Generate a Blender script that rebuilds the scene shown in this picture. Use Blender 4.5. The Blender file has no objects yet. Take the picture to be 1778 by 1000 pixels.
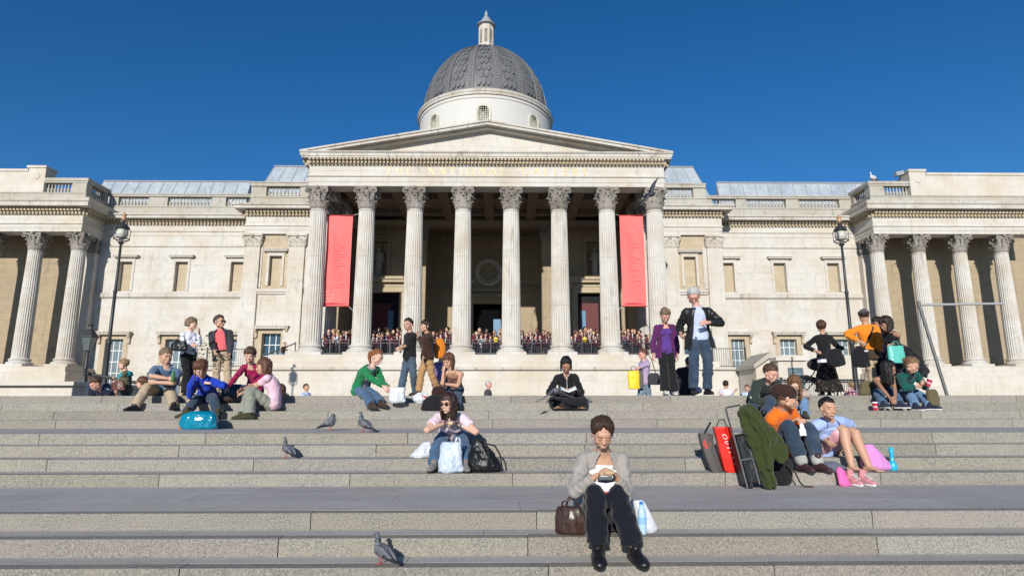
import bpy, math, random
from mathutils import Vector, Matrix, noise
import numpy as np
R = math.radians
SC = bpy.context.scene
# ---------------------------------------------------------------- camera
# world: x to the right, y away from the photographer, z up; eye level is z = 0
PITCH, YAW, ROLL = math.atan(206/1080), R(0.8), -0.001
cam_d = bpy.data.cameras.new('camera'); cam = bpy.data.objects.new('camera', cam_d)
SC.collection.objects.link(cam); SC.camera = cam
cam_d.sensor_fit = 'HORIZONTAL'; cam_d.sensor_width = 36.0; cam_d.lens = 36.0*1080/1778
cam_d.clip_start = 0.05; cam_d.clip_end = 3000
_f = Vector((math.sin(YAW)*math.cos(PITCH), math.cos(YAW)*math.cos(PITCH), math.sin(PITCH)))
_r = Vector((math.cos(YAW), -math.sin(YAW), 0)); _u = _r.cross(_f)
_r2 = _r*math.cos(ROLL)+_u*math.sin(ROLL); _u2 = _u*math.cos(ROLL)-_r*math.sin(ROLL)
cam.matrix_world = Matrix(((_r2.x, _u2.x, -_f.x, 0), (_r2.y, _u2.y, -_f.y, 0), (_r2.z, _u2.z, -_f.z, 0), (0, 0, 0, 1)))
# ---------------------------------------------------------------- sun and sky
SUN_EL, SUN_AZ = R(21), R(12)          # azimuth: how far the sun stands to the left of straight behind the camera
world = bpy.data.worlds.new('World'); SC.world = world; world.use_nodes = True
_n = world.node_tree.nodes; _l = world.node_tree.links; _n.clear()
sky = _n.new('ShaderNodeTexSky'); sky.sky_type = 'NISHITA'; sky.sun_disc = False
sky.sun_elevation = SUN_EL; sky.sun_rotation = math.pi+SUN_AZ
sky.altitude = 1200; sky.air_density = 1.0; sky.dust_density = 0.0; sky.ozone_density = 4.0
hs = _n.new('ShaderNodeHueSaturation'); hs.inputs['Saturation'].default_value = 1.25; hs.inputs['Hue'].default_value = 0.503
bg = _n.new('ShaderNodeBackground'); bg.inputs['Strength'].default_value = 0.100
wo = _n.new('ShaderNodeOutputWorld')
_l.new(sky.outputs[0], hs.inputs['Color']); _l.new(hs.outputs[0], bg.inputs['Color']); _l.new(bg.outputs[0], wo.inputs['Surface'])
sun_d = bpy.data.lights.new('sun', 'SUN'); sun_d.energy = 4.6; sun_d.angle = R(0.53); sun_d.color = (1.0, 0.955, 0.88)
sun = bpy.data.objects.new('sun', sun_d); SC.collection.objects.link(sun)
_sd = Vector((-math.sin(SUN_AZ)*math.cos(SUN_EL), -math.cos(SUN_AZ)*math.cos(SUN_EL), math.sin(SUN_EL)))  # towards the sun
sun.rotation_euler = _sd.to_track_quat('Z', 'Y').to_euler()
vs = SC.view_settings; vs.view_transform = 'Standard'; vs.look = 'None'; vs.gamma = 1; vs.exposure = 0.12
SC.render.film_transparent = False
SC.cycles.max_bounces = 6; SC.cycles.diffuse_bounces = 2
COL = SC.collection
# ---------------------------------------------------------------- helpers
def tag(o, label=None, cat=None, group=None, kind=None):
    if label: o['label'] = label
    if cat: o['category'] = cat
    if group: o['group'] = group
    if kind: o['kind'] = kind
    return o
def empty(name, loc=(0, 0, 0), rz=0, label=None, cat=None, group=None):
    o = bpy.data.objects.new(name, None); COL.objects.link(o); o.location = loc; o.rotation_euler = (0, 0, rz)
    o.empty_display_size = 0.2
    return tag(o, label, cat, group)
def link(name, me, parent=None, loc=None, rz=0):
    o = bpy.data.objects.new(name, me); COL.objects.link(o)
    if parent: o.parent = parent
    if loc is not None: o.location = loc
    if rz: o.rotation_euler = (0, 0, rz)
    return o
def copy_tree(o, parent=None):
    c = o.copy(); COL.objects.link(c); c.parent = parent
    for ch in list(o.children): copy_tree(ch, c)
    return c
class MB:
    """collects shapes; build() links them as ONE mesh object"""
    def __init__(s): s.v = []; s.f = []; s.m = []; s.cm = 0
    def add(s, vs, fs):
        b = len(s.v); s.v += [tuple(p) for p in vs]; s.f += [tuple(i+b for i in f) for f in fs]; s.m += [s.cm]*len(fs); return s
    def box(s, x0, x1, y0, y1, z0, z1):
        return s.add([(x0, y0, z0), (x1, y0, z0), (x1, y1, z0), (x0, y1, z0), (x0, y0, z1), (x1, y0, z1), (x1, y1, z1), (x0, y1, z1)],
                     [(0, 3, 2, 1), (4, 5, 6, 7), (0, 1, 5, 4), (1, 2, 6, 5), (2, 3, 7, 6), (3, 0, 4, 7)])
    def cbox(s, c, d): return s.box(c[0]-d[0]/2, c[0]+d[0]/2, c[1]-d[1]/2, c[1]+d[1]/2, c[2]-d[2]/2, c[2]+d[2]/2)
    def hexa(s, lo, hi):     # two quads (4 points each, same winding)
        return s.add(list(lo)+list(hi), [(0, 3, 2, 1), (4, 5, 6, 7), (0, 1, 5, 4), (1, 2, 6, 5), (2, 3, 7, 6), (3, 0, 4, 7)])
    def rings(s, rs, cap=True, close=True):
        n = len(rs[0]); vs = [p for r in rs for p in r]; fs = []
        for i in range(len(rs)-1):
            for j in range(n if close else n-1):
                a = i*n+j; b = i*n+(j+1) % n; fs.append((a, b, b+n, a+n))
        if cap: fs.append(tuple(range(n-1, -1, -1))); fs.append(tuple((len(rs)-1)*n+j for j in range(n)))
        return s.add(vs, fs)
    def lathe(s, c, prof, n=16, ph=0, cap=True, sx=1, sy=1):
        return s.rings([[(c[0]+r*sx*math.cos(ph+2*math.pi*j/n), c[1]+r*sy*math.sin(ph+2*math.pi*j/n), c[2]+z) for j in range(n)] for r, z in prof], cap)
    def tube(s, pts, rad, n=8, cap=True):
        pts = [Vector(p) for p in pts]; rs = []; k = len(pts)
        if not hasattr(rad, '__len__'): rad = [rad]*k
        pu = None
        for i, p in enumerate(pts):
            d = (pts[min(i+1, k-1)]-pts[max(i-1, 0)]).normalized()
            if pu is None: pu = Vector((0, 0, 1)) if abs(d.z) < .9 else Vector((0, 1, 0))
            a = d.cross(pu).normalized(); b = a.cross(d).normalized(); pu = b
            rs.append([p+(a*math.cos(2*math.pi*j/n)+b*math.sin(2*math.pi*j/n))*rad[i] for j in range(n)])
        return s.rings(rs, cap)
    def prof_x(s, prof, x0, x1, m0=0, m1=0):
        """closed (y,z) profile run along x; m0/m1 mitre: end x moves by m*(y0-y) at that end"""
        ya = max(p[0] for p in prof)
        return s.rings([[(x0-m0*(ya-y), y, z) for y, z in prof], [(x1+m1*(ya-y), y, z) for y, z in prof]])
    def prof_y(s, prof, y0, y1):
        return s.rings([[(x, y0, z) for x, z in prof], [(x, y1, z) for x, z in prof]])
    def ell(s, c, r, n=12, m=8, M=None):
        rs = []; c = Vector(c)
        for i in range(1, m):
            t = math.pi*i/m; rs.append([])
            for j in range(n):
                a = 2*math.pi*j/n; q = Vector((r[0]*math.sin(t)*math.cos(a), r[1]*math.sin(t)*math.sin(a), -r[2]*math.cos(t)))
                rs[-1].append(c+(M @ q if M else q))
        b0 = len(s.v); s.rings(rs, False)
        bot = Vector((0, 0, -r[2])); top = Vector((0, 0, r[2]))
        s.add([c+(M @ bot if M else bot), c+(M @ top if M else top)], [])
        ib = len(s.v)-2; it = ib+1; L = b0+(m-2)*n
        for j in range(n): s.f.append((b0+(j+1) % n, b0+j, ib)); s.f.append((L+j, L+(j+1) % n, it)); s.m += [s.cm]*2
        return s
    def build(s, name, mats, parent=None, smooth=False, loc=None, rz=0, bevel=0, auto=None):
        me = bpy.data.meshes.new(name); me.from_pydata(s.v, [], s.f); 
        for m in (mats if isinstance(mats, (list, tuple)) else [mats]): me.materials.append(m)
        if any(s.m): me.polygons.foreach_set('material_index', s.m)
        if smooth: me.polygons.foreach_set('use_smooth', [True]*len(me.polygons))
        me.update(); o = link(name, me, parent, loc, rz)
        if auto is not None: 
            me.polygons.foreach_set('use_smooth', [True]*len(me.polygons)); me.set_sharp_from_angle(angle=R(auto))
        if bevel:
            b = o.modifiers.new('bevel', 'BEVEL'); b.width = bevel; b.segments = 1; b.limit_method = 'ANGLE'; b.angle_limit = R(40)
        return o
# ---------------------------------------------------------------- materials
_mc = {}
class NT:
    def __init__(s, name):
        s.mat = bpy.data.materials.new(name); s.mat.use_nodes = True; s.t = s.mat.node_tree
        s.b = s.t.nodes['Principled BSDF']
    def n(s, ty, **kw):
        x = s.t.nodes.new('ShaderNode'+ty)
        for k, v in kw.items():
            if k.startswith('i_'):
                x.inputs[k[2:].replace('_', ' ')].default_value = v
            else: setattr(x, k, v)
        return x
    def l(s, a, b): s.t.links.new(a, b)
    def mix(s, fac, a, b, mode='MIX'):
        x = s.t.nodes.new('ShaderNodeMix'); x.data_type = 'RGBA'; x.blend_type = mode
        for sock, v in ((x.inputs[0], fac), (x.inputs[6], a), (x.inputs[7], b)):
            if hasattr(v, 'node'): s.l(v, sock)
            elif isinstance(v, (int, float)): sock.default_value = v
            else: sock.default_value = tuple(v)+(1,) if len(v) == 3 else v
        return x.outputs[2]
    def ramp(s, fac, p0, p1, c0=(0, 0, 0), c1=(1, 1, 1)):
        x = s.n('ValToRGB'); x.color_ramp.elements[0].position = p0; x.color_ramp.elements[1].position = p1
        x.color_ramp.elements[0].color = tuple(c0)+(1,); x.color_ramp.elements[1].color = tuple(c1)+(1,)
        s.l(fac, x.inputs[0]); return x.outputs[0]
    def noise(s, scale, det=4, vec=None, rough=.55, dist=0):
        x = s.n('TexNoise'); x.inputs['Scale'].default_value = scale; x.inputs['Detail'].default_value = det; x.inputs['Roughness'].default_value = rough
        x.inputs['Distortion'].default_value = dist
        if vec: s.l(vec, x.inputs['Vector'])
        return x.outputs['Fac']
    def coord(s, scale=(1, 1, 1), kind='Object', rot=(0, 0, 0)):
        c = s.n('TexCoord'); m = s.n('Mapping'); m.inputs['Scale'].default_value = scale; m.inputs['Rotation'].default_value = rot
        s.l(c.outputs[kind], m.inputs[0]); return m.outputs[0]
    def bump(s, h, st=.3, d=.01, prev=None):
        x = s.n('Bump'); x.inputs['Strength'].default_value = st; x.inputs['Distance'].default_value = d; s.l(h, x.inputs['Height'])
        if prev: s.l(prev, x.inputs['Normal'])
        s.l(x.outputs[0], s.b.inputs['Normal']); return x.outputs[0]
    def out(s, col, rough=.8, spec=.3):
        if hasattr(col, 'node'): s.l(col, s.b.inputs['Base Color'])
        else: s.b.inputs['Base Color'].default_value = tuple(col)+(1,)
        s.b.inputs['Roughness'].default_value = rough; s.b.inputs['Specular IOR Level'].default_value = spec
        return s.mat
def stone(name, base, dark, warm, joints=(1.7, .62), jc=.80, stain=.5, rough=.85, geo=False, streak=.4):
    m = NT(name)
    g = m.n('NewGeometry'); P = g.outputs['Position']
    n1 = m.noise(.45, 6, P, .62, .4); n2 = m.noise(2.3, 5, P, .6); n3 = m.noise(30, 3, P)
    ms = m.n('Mapping'); ms.inputs['Scale'].default_value = (2.2, 2.2, .22); m.l(P, ms.inputs[0]); n4 = m.noise(1.4, 5, ms.outputs[0], .65)
    c = m.mix(m.ramp(n1, .42, .66), base, warm)
    c = m.mix(m.ramp(n2, .5, .8), c, [x*.86 for x in base])
    st = m.n('Math', operation='MULTIPLY'); m.l(m.ramp(n4, .56, .74), st.inputs[0]); st.inputs[1].default_value = streak
    c = m.mix(st.outputs[0], c, dark)
    st2 = m.n('Math', operation='MULTIPLY'); m.l(m.ramp(m.noise(.9, 7, P, .7, 1.2), .57, .72), st2.inputs[0]); st2.inputs[1].default_value = stain
    c = m.mix(st2.outputs[0], c, dark)
    h = n3
    if joints:
        sp = m.n('SeparateXYZ'); m.l(P, sp.inputs[0]); ad = m.n('Math', operation='ADD'); m.l(sp.outputs[0], ad.inputs[0]); m.l(sp.outputs[1], ad.inputs[1])
        cb = m.n('CombineXYZ'); m.l(ad.outputs[0], cb.inputs[0]); m.l(sp.outputs[2], cb.inputs[1])
        br = m.n('TexBrick'); m.l(cb.outputs[0], br.inputs['Vector']); br.inputs['Scale'].default_value = 1.0
        br.inputs['Brick Width'].default_value = joints[0]; br.inputs['Row Height'].default_value = joints[1]; br.inputs['Mortar Size'].default_value = .011
        br.inputs['Color1'].default_value = (1, 1, 1, 1); br.inputs['Color2'].default_value = (.95, .945, .93, 1); br.inputs['Mortar'].default_value = (jc, jc*.93, jc*.85, 1); br.inputs['Mortar Smooth'].default_value = .3
        c = m.mix(1.0, c, br.outputs['Color'], 'MULTIPLY')
    m.bump(n3, .25, .01)
    return m.out(c, rough, .2)
def plain(name, col, rough=.6, spec=.4, metal=0, nz=0, scale=20, bump=0):
    m = NT(name)
    if nz:
        n = m.noise(scale, 4, m.coord()); c = m.mix(n, [x*(1-nz) for x in col], [min(1, x*(1+nz)) for x in col])
        if bump: m.bump(n, bump, .01)
    else: c = col
    m.b.inputs['Metallic'].default_value = metal
    return m.out(c, rough, spec)
def cloth(name, col, kind='knit', rough=.9):
    if (name,) in _mc: return _mc[(name,)]
    m = NT(name); P = m.coord()
    n1 = m.noise(9, 4, P, .6); n2 = m.noise(140 if kind != 'rib' else 60, 2, P)
    k = {'denim': .30, 'leather': .2, 'plastic': .08}.get(kind, .14)
    c = m.mix(n1, [x*(1-k) for x in col], [min(.95, x*(1+k)) for x in col])
    if kind == 'denim':
        w = m.ramp(m.noise(5, 3, P), .42, .68); c = m.mix(w, c, [min(.9, x*1.25+.02) for x in col])
    if kind in ('knit', 'denim', 'cotton', 'rib'):
        c = m.mix(m.ramp(n2, .3, .7), c, m.mix(.5, c, [x*.7 for x in col]))
    bp = m.bump(n1, .55 if kind != 'plastic' else .8, .02)
    if kind in ('knit', 'rib'): m.bump(n2, .4, .003, bp)
    _mc[(name,)] = m.out(c, {'leather': .38, 'plastic': .3}.get(kind, rough), .35 if kind in ('leather', 'plastic') else .15)
    if kind not in ('leather', 'plastic'):
        m.b.inputs['Sheen Weight'].default_value = .15
    return m.mat
M = {}
M['stone'] = stone('portland_stone', (.58, .555, .51), (.27, .245, .215), (.54, .475, .385), stain=.55)
M['stone_top'] = stone('weathered_cornice_stone', (.56, .53, .48), (.20, .18, .165), (.48, .42, .34), joints=(2.2, 9.0), jc=.6, stain=.75, streak=.8)
M['plinth'] = stone('plinth_stone', (.60, .56, .50), (.36, .32, .27), (.55, .48, .38), joints=(2.3, .75), stain=.35)
M['parapet'] = stone('grey_parapet_stone', (.44, .42, .37), (.18, .17, .15), (.42, .37, .29), joints=(2.4, 9.0), stain=.6, streak=.6)
M['warm'] = stone('warm_panel_stone', (.45, .37, .26), (.33, .27, .19), (.50, .42, .31), joints=(1.2, .5), jc=.75, stain=.25, streak=.25)
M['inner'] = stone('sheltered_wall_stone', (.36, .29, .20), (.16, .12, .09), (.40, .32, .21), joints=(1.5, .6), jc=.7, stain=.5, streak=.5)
M['column'] = stone('column_stone', (.58, .555, .51), (.26, .235, .20), (.49, .43, .35), joints=(9.0, 3.1), jc=.6, stain=.5, streak=.75)
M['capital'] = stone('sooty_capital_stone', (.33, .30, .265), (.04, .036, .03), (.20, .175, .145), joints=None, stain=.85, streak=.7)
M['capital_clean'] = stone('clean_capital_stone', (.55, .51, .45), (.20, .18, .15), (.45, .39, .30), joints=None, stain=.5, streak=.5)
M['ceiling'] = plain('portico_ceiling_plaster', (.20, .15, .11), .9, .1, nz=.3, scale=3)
M['lead'] = NT('lead_sheet')
def _lead():
    m = M['lead']; g = m.n('NewGeometry'); P = g.outputs['Position']
    c = m.mix(m.ramp(m.noise(1.6, 6, P, .65), .35, .7), (.08, .08, .088), (.165, .165, .17))
    c = m.mix(m.ramp(m.noise(7, 4, P), .55, .75), c, (.26, .265, .275))
    m.bump(m.noise(9, 4, P), .3, .03); return m.out(c, .55, .5)
M['lead'] = _lead()
def _glassroof():
    m = NT('roof_glazing'); g = m.n('NewGeometry'); P = g.outputs['Position']
    c = m.mix(m.ramp(m.noise(.5, 5, P, .6), .3, .75), (.30, .34, .38), (.46, .50, .54))
    c = m.mix(m.ramp(m.noise(3, 5, P, .6), .5, .8), c, (.22, .24, .26)); return m.out(c, .35, .5)
M['roofglass'] = _glassroof()
M['leadgrey'] = plain('grey_lead_roofing', (.30, .31, .32), .6, .4, nz=.2, scale=3)
M['gold'] = plain('gilded_metal', (.72, .47, .15), .45, .6, metal=.0)
M['iron'] = plain('black_painted_iron', (.028, .03, .033), .45, .5)
M['pane'] = plain('dark_window_glass', (.035, .07, .11), .08, .6)
M['pane_light'] = plain('grey_window_glass', (.16, .20, .22), .12, .6)
M['bar'] = plain('white_glazing_bar', (.72, .72, .70), .6, .3)
M['doorglass'] = plain('dark_door_glass', (.008, .008, .010), .3, .2)
M['bluepanel'] = plain('pale_blue_door_panel', (.10, .22, .34), .4, .4)
M['redpanel'] = plain('deep_red_interior_panel', (.12, .03, .035), .6, .3)
M['curtain'] = plain('pale_window_blind', (.50, .49, .44), .8, .2, nz=.15, scale=4)
M['lattice'] = plain('cream_lattice', (.70, .68, .55), .7, .2)
M['black'] = plain('deep_shadow_glass', (.005, .005, .006), .9, .02)
def _granite():
    m = NT('speckled_granite'); g = m.n('NewGeometry'); P = g.outputs['Position']
    at = m.n('Attribute', attribute_name='tone')
    v = m.noise(70, 5, P, .8); w = m.noise(210, 2, P, .7)
    c = m.mix(m.ramp(v, .40, .62), (.13, .12, .105), (.37, .345, .30))
    c = m.mix(m.ramp(w, .56, .66), c, (.56, .53, .48)); c = m.mix(m.ramp(w, .33, .42, (1, 1, 1), (0, 0, 0)), c, (.12, .11, .10))
    c = m.mix(m.ramp(m.noise(2.2, 5, P, .65), .40, .72), c, m.mix(.5, c, (.33, .30, .25)))
    c = m.mix(1.0, c, at.outputs['Color'], 'MULTIPLY')
    ge = m.n('SeparateXYZ'); m.l(P, ge.inputs[0])
    sm = m.ramp(m.noise(.9, 6, m_vec(m, P, (1, 1, 6)), .7, 1.0), .60, .74); f = m.n('Math', operation='MULTIPLY'); m.l(sm, f.inputs[0]); f.inputs[1].default_value = .4
    c = m.mix(f.outputs[0], c, (.17, .155, .135))
    m.bump(v, .25, .004); return m.out(c, .8, .25)
def m_vec(m, P, sc):
    a = m.n('Mapping'); a.inputs['Scale'].default_value = sc; m.l(P, a.inputs[0]); return a.outputs[0]
M['granite'] = _granite()
def _tread():
    m = NT('worn_grey_tread_stone'); g = m.n('NewGeometry'); P = g.outputs['Position']; at = m.n('Attribute', attribute_name='tone')
    c = m.mix(m.ramp(m.noise(1.3, 7, P, .7, .6), .35, .7), (.43, .40, .37), (.51, .475, .435))
    c = m.mix(m.ramp(m.noise(6, 5, P, .7), .58, .72), c, (.33, .315, .31))
    c = m.mix(m.ramp(m.noise(120, 3, P), .35, .65), m.mix(.3, c, (.2, .2, .2)), c)
    c = m.mix(m.ramp(m.noise(26, 1, P, .5), .72, .76), c, (.15, .145, .14))
    c = m.mix(1.0, c, at.outputs['Color'], 'MULTIPLY')
    m.bump(m.noise(150, 3, P), .2, .002); return m.out(c, .75, .3)
M['tread'] = _tread()
M['paving'] = plain('plaza_paving', (.30, .29, .27), .85, .2, nz=.2, scale=1.5)
M['sq'] = plain('square_paving', (.27, .26, .25), .85, .2, nz=.2, scale=1.2)
M['banner'] = NT('coral_banner_cloth')
def _ban():
    m = M['banner']; n = m.noise(1.2, 3, m.coord((1, 1, .4))); c = m.mix(n, (.86, .14, .135), (.92, .20, .185)); m.bump(n, .3, .05); return m.out(c, .8, .1)
M['banner'] = _ban()
M['white'] = plain('white_paint', (.80, .80, .80), .6, .3)
M['pink_ink'] = plain('pale_pink_lettering', (.95, .40, .36), .8, .1)
M['lampglass'] = plain('milky_lamp_glass', (.50, .48, .42), .15, .6)
# ---------------------------------------------------------------- the steps, terrace and ground
RISE = 0.1265
def lev(i): return -0.825+i*RISE
EDGE = {-6: 3.16, -5: 3.50, -4: 3.85, -3: 4.20, -2: 4.55, -1: 4.875, 0: 5.20, 1: 6.89, 2: 7.24, 3: 7.59, 4: 7.92, 5: 9.74, 6: 10.08, 7: 10.42, 8: 10.76}
def tone_attr(o, tones):
    a = o.data.color_attributes.new('tone', 'BYTE_COLOR', 'CORNER'); k = 0; buf = np.ones(len(a.data)*4, dtype=np.float32)
    for p, t in zip(o.data.polygons, tones):
        for li in p.loop_indices: buf[li*4:li*4+3] = t
    a.data.foreach_set('color', buf)
def build_steps():
    rnd = random.Random(4)
    treads = MB(); tt = []; cour = MB(); ct = []
    X0, X1 = -17.0, 17.0
    for i in sorted(EDGE):
        z = lev(i); y0 = EDGE[i]; y1 = EDGE.get(i+1, 14.2)
        # kerb course: speckled granite blocks carrying the nosing, 3 mm joints between them
        x = X0-rnd.random()*2
        while x < X1:
            w = rnd.uniform(1.5, 2.9); t = rnd.uniform(.82, 1.08); tc = (t, t*rnd.uniform(.97, 1.0), t*rnd.uniform(.92, .99))
            xa, xb = x+.004, x+w-.004; b = .008; yb = y0+.13
            dz = rnd.uniform(-.0012, .0012)
            pr = [(y0, z-RISE-.02), (y0, z-b), (y0+b*.4, z-b*.35), (y0+b, z+dz), (yb, z+dz), (yb, z-RISE-.02)]
            n0 = len(cour.f); cour.prof_x(pr[::-1], xa, xb); ct += [tc]*(len(cour.f)-n0); x += w
        cour.box(X0, X1, y0+.012, y0+.125, z-RISE-.03, z-.010); ct += [(.25, .24, .22)]*6
        x = X0-rnd.random()*2; ya = y0+.133; yb = y1-.006
        rows = 1 if yb-ya < .6 else (3 if yb-ya < 2.2 else 5)
        for r in range(rows):
            x = X0-rnd.random()*2; a = ya+(yb-ya)*r/rows; b_ = ya+(yb-ya)*(r+1)/rows
            while x < X1:
                w = rnd.uniform(1.2, 2.6); t = rnd.uniform(.9, 1.06)
                treads.box(x+.002, x+w-.002, a+.002, b_-.002, z-.05, z-.0005*rnd.random()); tt += [(t, t, t)]*6; x += w
        treads.box(X0, X1, ya, yb, z-RISE-.05, z-.006); tt += [(.4, .4, .4)]*6
    s = cour.build('steps', M['granite']); tag(s, kind='structure'); tone_attr(s, ct)
    t = treads.build('step_treads', M['tread'], s); tone_attr(t, tt)
build_steps()
g = MB()
# plaza behind the terrace, sloping down to the road level, and the square in front of the steps
PZ = -0.85
ys = [(14.22, lev(8)-.004), (16.4, PZ), (60, PZ), (900, PZ)]
for (ya, za), (yb, zb) in zip(ys, ys[1:]): g.add([(-900, ya, za), (900, ya, za), (900, yb, zb), (-900, yb, zb)], [(0, 1, 2, 3)])
for sx in (-1, 1):   # ground beside the steps
    g.add([(sx*17, 3.1, -1.72), (sx*900, 3.1, -1.72), (sx*900, 14.22, lev(8)-.004), (sx*17, 14.22, lev(8)-.004)], [(0, 1, 2, 3) if sx > 0 else (3, 2, 1, 0)])
tag(g.build('ground', M['paving']), kind='structure')
q = MB(); q.add([(-900, -900, -1.716), (900, -900, -1.716), (900, 3.2, -1.716), (-900, 3.2, -1.716)], [(0, 1, 2, 3)])
tag(q.build('square_ground', M['sq']), kind='structure')
for sx, nm in ((-1, 'flank_wall'), (1, 'flank_wall')):
    w = MB(); w.box(min(sx*17, sx*17.6), max(sx*17, sx*17.6), 3.0, 14.2, -1.8, .35)
    tag(w.build(nm, M['plinth'], bevel=.01), 'low stone wall closing the %s end of the steps' % ('left' if sx < 0 else 'right'), 'wall')
# ---------------------------------------------------------------- the gallery building
XC, YP = -1.06, 38.0            # portico axis, face of its entablature
ROOT = empty('gallery_building', (XC, 44.0, PZ), label='pale stone classical gallery with columned portico, pediment and grey scaled dome', cat='building')
OFF = tuple(-c for c in ROOT.location)
def part(mb, name, mats, parent=None, **kw):
    o = mb.build(name, mats, parent or ROOT, **kw)
    if parent is None: o.location = OFF
    return o
def sweep(mb, path, prof, cap=True):
    """profile [(outward, z)] swept along a plan polyline; outward is to the right-hand side looking back along it"""
    n = len(path); rs = []
    for i, p in enumerate(path):
        ds = []
        if i > 0: d = Vector((p[0]-path[i-1][0], p[1]-path[i-1][1])).normalized(); ds.append(d)
        if i < n-1: d = Vector((path[i+1][0]-p[0], path[i+1][1]-p[1])).normalized(); ds.append(d)
        ns = [Vector((d.y, -d.x)) for d in ds]
        if len(ns) == 2:
            m = (ns[0]+ns[1]); m = m/(m.length_squared)*2
        else: m = ns[0]
        rs.append([(p[0]+m.x*o, p[1]+m.y*o, z) for o, z in prof])
    return mb.rings(rs, cap)
def dentils(mb, path, o0, o1, z0, z1, w, pitch):
    for a, b in zip(path, path[1:]):
        d = Vector((b[0]-a[0], b[1]-a[1])); L = d.length; d.normalize(); nn = Vector((d.y, -d.x)); k = int(L/pitch)
        for i in range(k):
            c = Vector(a)+d*((i+.5)*L/k); p = [c-d*w/2+nn*o0, c+d*w/2+nn*o0, c+d*w/2+nn*o1, c-d*w/2+nn*o1]
            mb.hexa([(q.x, q.y, z0) for q in p], [(q.x, q.y, z1) for q in p])
def leaf(mb, base, out, w, h, curl, r0=0.0, lob=.16):
    """acanthus leaf: a thick lobed blade that rises and curls outward"""
    base = Vector(base); out = Vector(out).normalized(); side = Vector((-out.y, out.x, 0)); rs = []
    for i in range(8):
        t = i/7; zz = h*(t if t < .86 else .86+(t-.86)*-.9); oo = r0+.03+curl*(t**2.4)
        ww = w*(.62+.5*math.sin(math.pi*min(1, t*1.05)))*(1+(lob if i % 2 else -lob))*(1 if t < .8 else 1-(t-.8)*3.2)
        c = base+out*oo+Vector((0, 0, zz)); th = .035
        rs.append([c-side*ww*.5-out*.03, c-side*ww*.25+out*.012, c+out*.05, c+side*ww*.25+out*.012, c+side*ww*.5-out*.03, c-out*th-out*.03])
    mb.rings(rs)
def volute(mb, c, out, r, th=.06):
    """spiral scroll in the plane of `out` and z"""
    c = Vector(c); out = Vector(out).normalized(); pts = []; rad = []
    for i in range(15):
        a = -math.pi*.6+i*.52; rr = r*(1-i/18); pts.append(c+out*math.cos(a)*rr+Vector((0, 0, 1))*math.sin(a)*rr*-1); rad.append(th*(1-i/26))
    mb.tube(pts, rad, 6); mb.ell(c, (r*.35,)*3, 6, 4)
def capital_round(r=.5, H=1.44, W=.76):
    m = MB()
    m.lathe((0, 0, 0), [(r*1.0, 0), (r*1.08, .03), (r*1.08, .08), (r, .1), (r*.98, .5), (r*1.05, .95), (r*1.3, H-.2)], 24)
    for k in range(8):
        a = 2*math.pi*(k+.5)/8; d = (math.cos(a), math.sin(a), 0); leaf(m, (d[0]*r*.98, d[1]*r*.98, .10), d, .40, .52, .20)
        a = 2*math.pi*k/8; d = (math.cos(a), math.sin(a), 0); leaf(m, (d[0]*r*.98, d[1]*r*.98, .12), d, .40, .93, .27)
    for k in range(4):
        a = math.pi/4+k*math.pi/2; d = Vector((math.cos(a), math.sin(a), 0)); volute(m, d*(W*1.16)+Vector((0, 0, H-.34)), d, .15, .055)
        m.tube([d*r*1.0+Vector((0, 0, .62)), d*r*1.22+Vector((0, 0, .95)), d*(W*1.1)+Vector((0, 0, H-.2))], [.05, .06, .05], 6)
        a = k*math.pi/2; d = Vector((math.cos(a), math.sin(a), 0)); s = Vector((-d.y, d.x, 0))
        for q in (-1, 1):
            volute(m, d*(r*1.3)+s*q*.15+Vector((0, 0, H-.36)), s*q, .09, .035)
            m.tube([d*r*1.1+s*q*.1+Vector((0, 0, .7)), d*r*1.25+s*q*.2+Vector((0, 0, .95)), d*r*1.3+s*q*.22+Vector((0, 0, H-.32))], .035, 5)
        m.ell(d*(W*.86)+Vector((0, 0, H-.10)), (.13, .13, .13), 8, 6)
    ab = []
    for z, s in ((H-.2, .93), (H-.13, .95), (H-.10, 1.0), (H-.002, 1.02)):
        ring = []
        for k in range(4):
            a0 = math.pi/4+k*math.pi/2; a1 = a0+math.pi/2; p0 = Vector((math.cos(a0), math.sin(a0)))*W*1.32*s; p1 = Vector((math.cos(a1), math.sin(a1)))*W*1.32*s
            for j in range(6):
                t = j/6; p = p0.lerp(p1, t); n = (p0+p1).normalized(); p = p-n*W*.22*math.sin(math.pi*t); ring.append((p.x, p.y, z))
        ab.append(ring)
    m.rings(ab); return m
def capital_flat(w=1.05, H=1.1):
    """pilaster capital, standing against the wall plane y = 0 and facing -y"""
    m = MB(); d = (0, -1, 0)
    m.box(-w/2, w/2, -.02, .25, 0, H-.15)
    for k in range(3): leaf(m, ((k-1)*w*.33, -.0, .05), d, w*.36, H*.40, .14)
    for k in range(2): leaf(m, ((k-.5)*w*.5, -.0, .05), d, w*.36, H*.68, .18)
    for q in (-1, 1):
        leaf(m, (q*w*.5, -.0, .05), (q*.7, -.7, 0), w*.3, H*.68, .16)
        volute(m, (q*(w*.58), -.12, H-.28), (q, -.3, 0), .14, .05); volute(m, (q*.1, -.1, H-.28), (-q, 0, 0), .08, .03)
    m.ell((0, -.16, H-.1), (.11, .08, .11), 8, 6)
    m.rings([[(-w*.62*s, .2, z), (w*.62*s, .2, z), (w*.66*s, -.22*s, z), (w*.3*s, -.12*s, z), (-w*.3*s, -.12*s, z), (-w*.66*s, -.22*s, z)] for z, s in ((H-.15, .96), (H-.1, 1), (H-.001, 1.04))])
    return m
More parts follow.
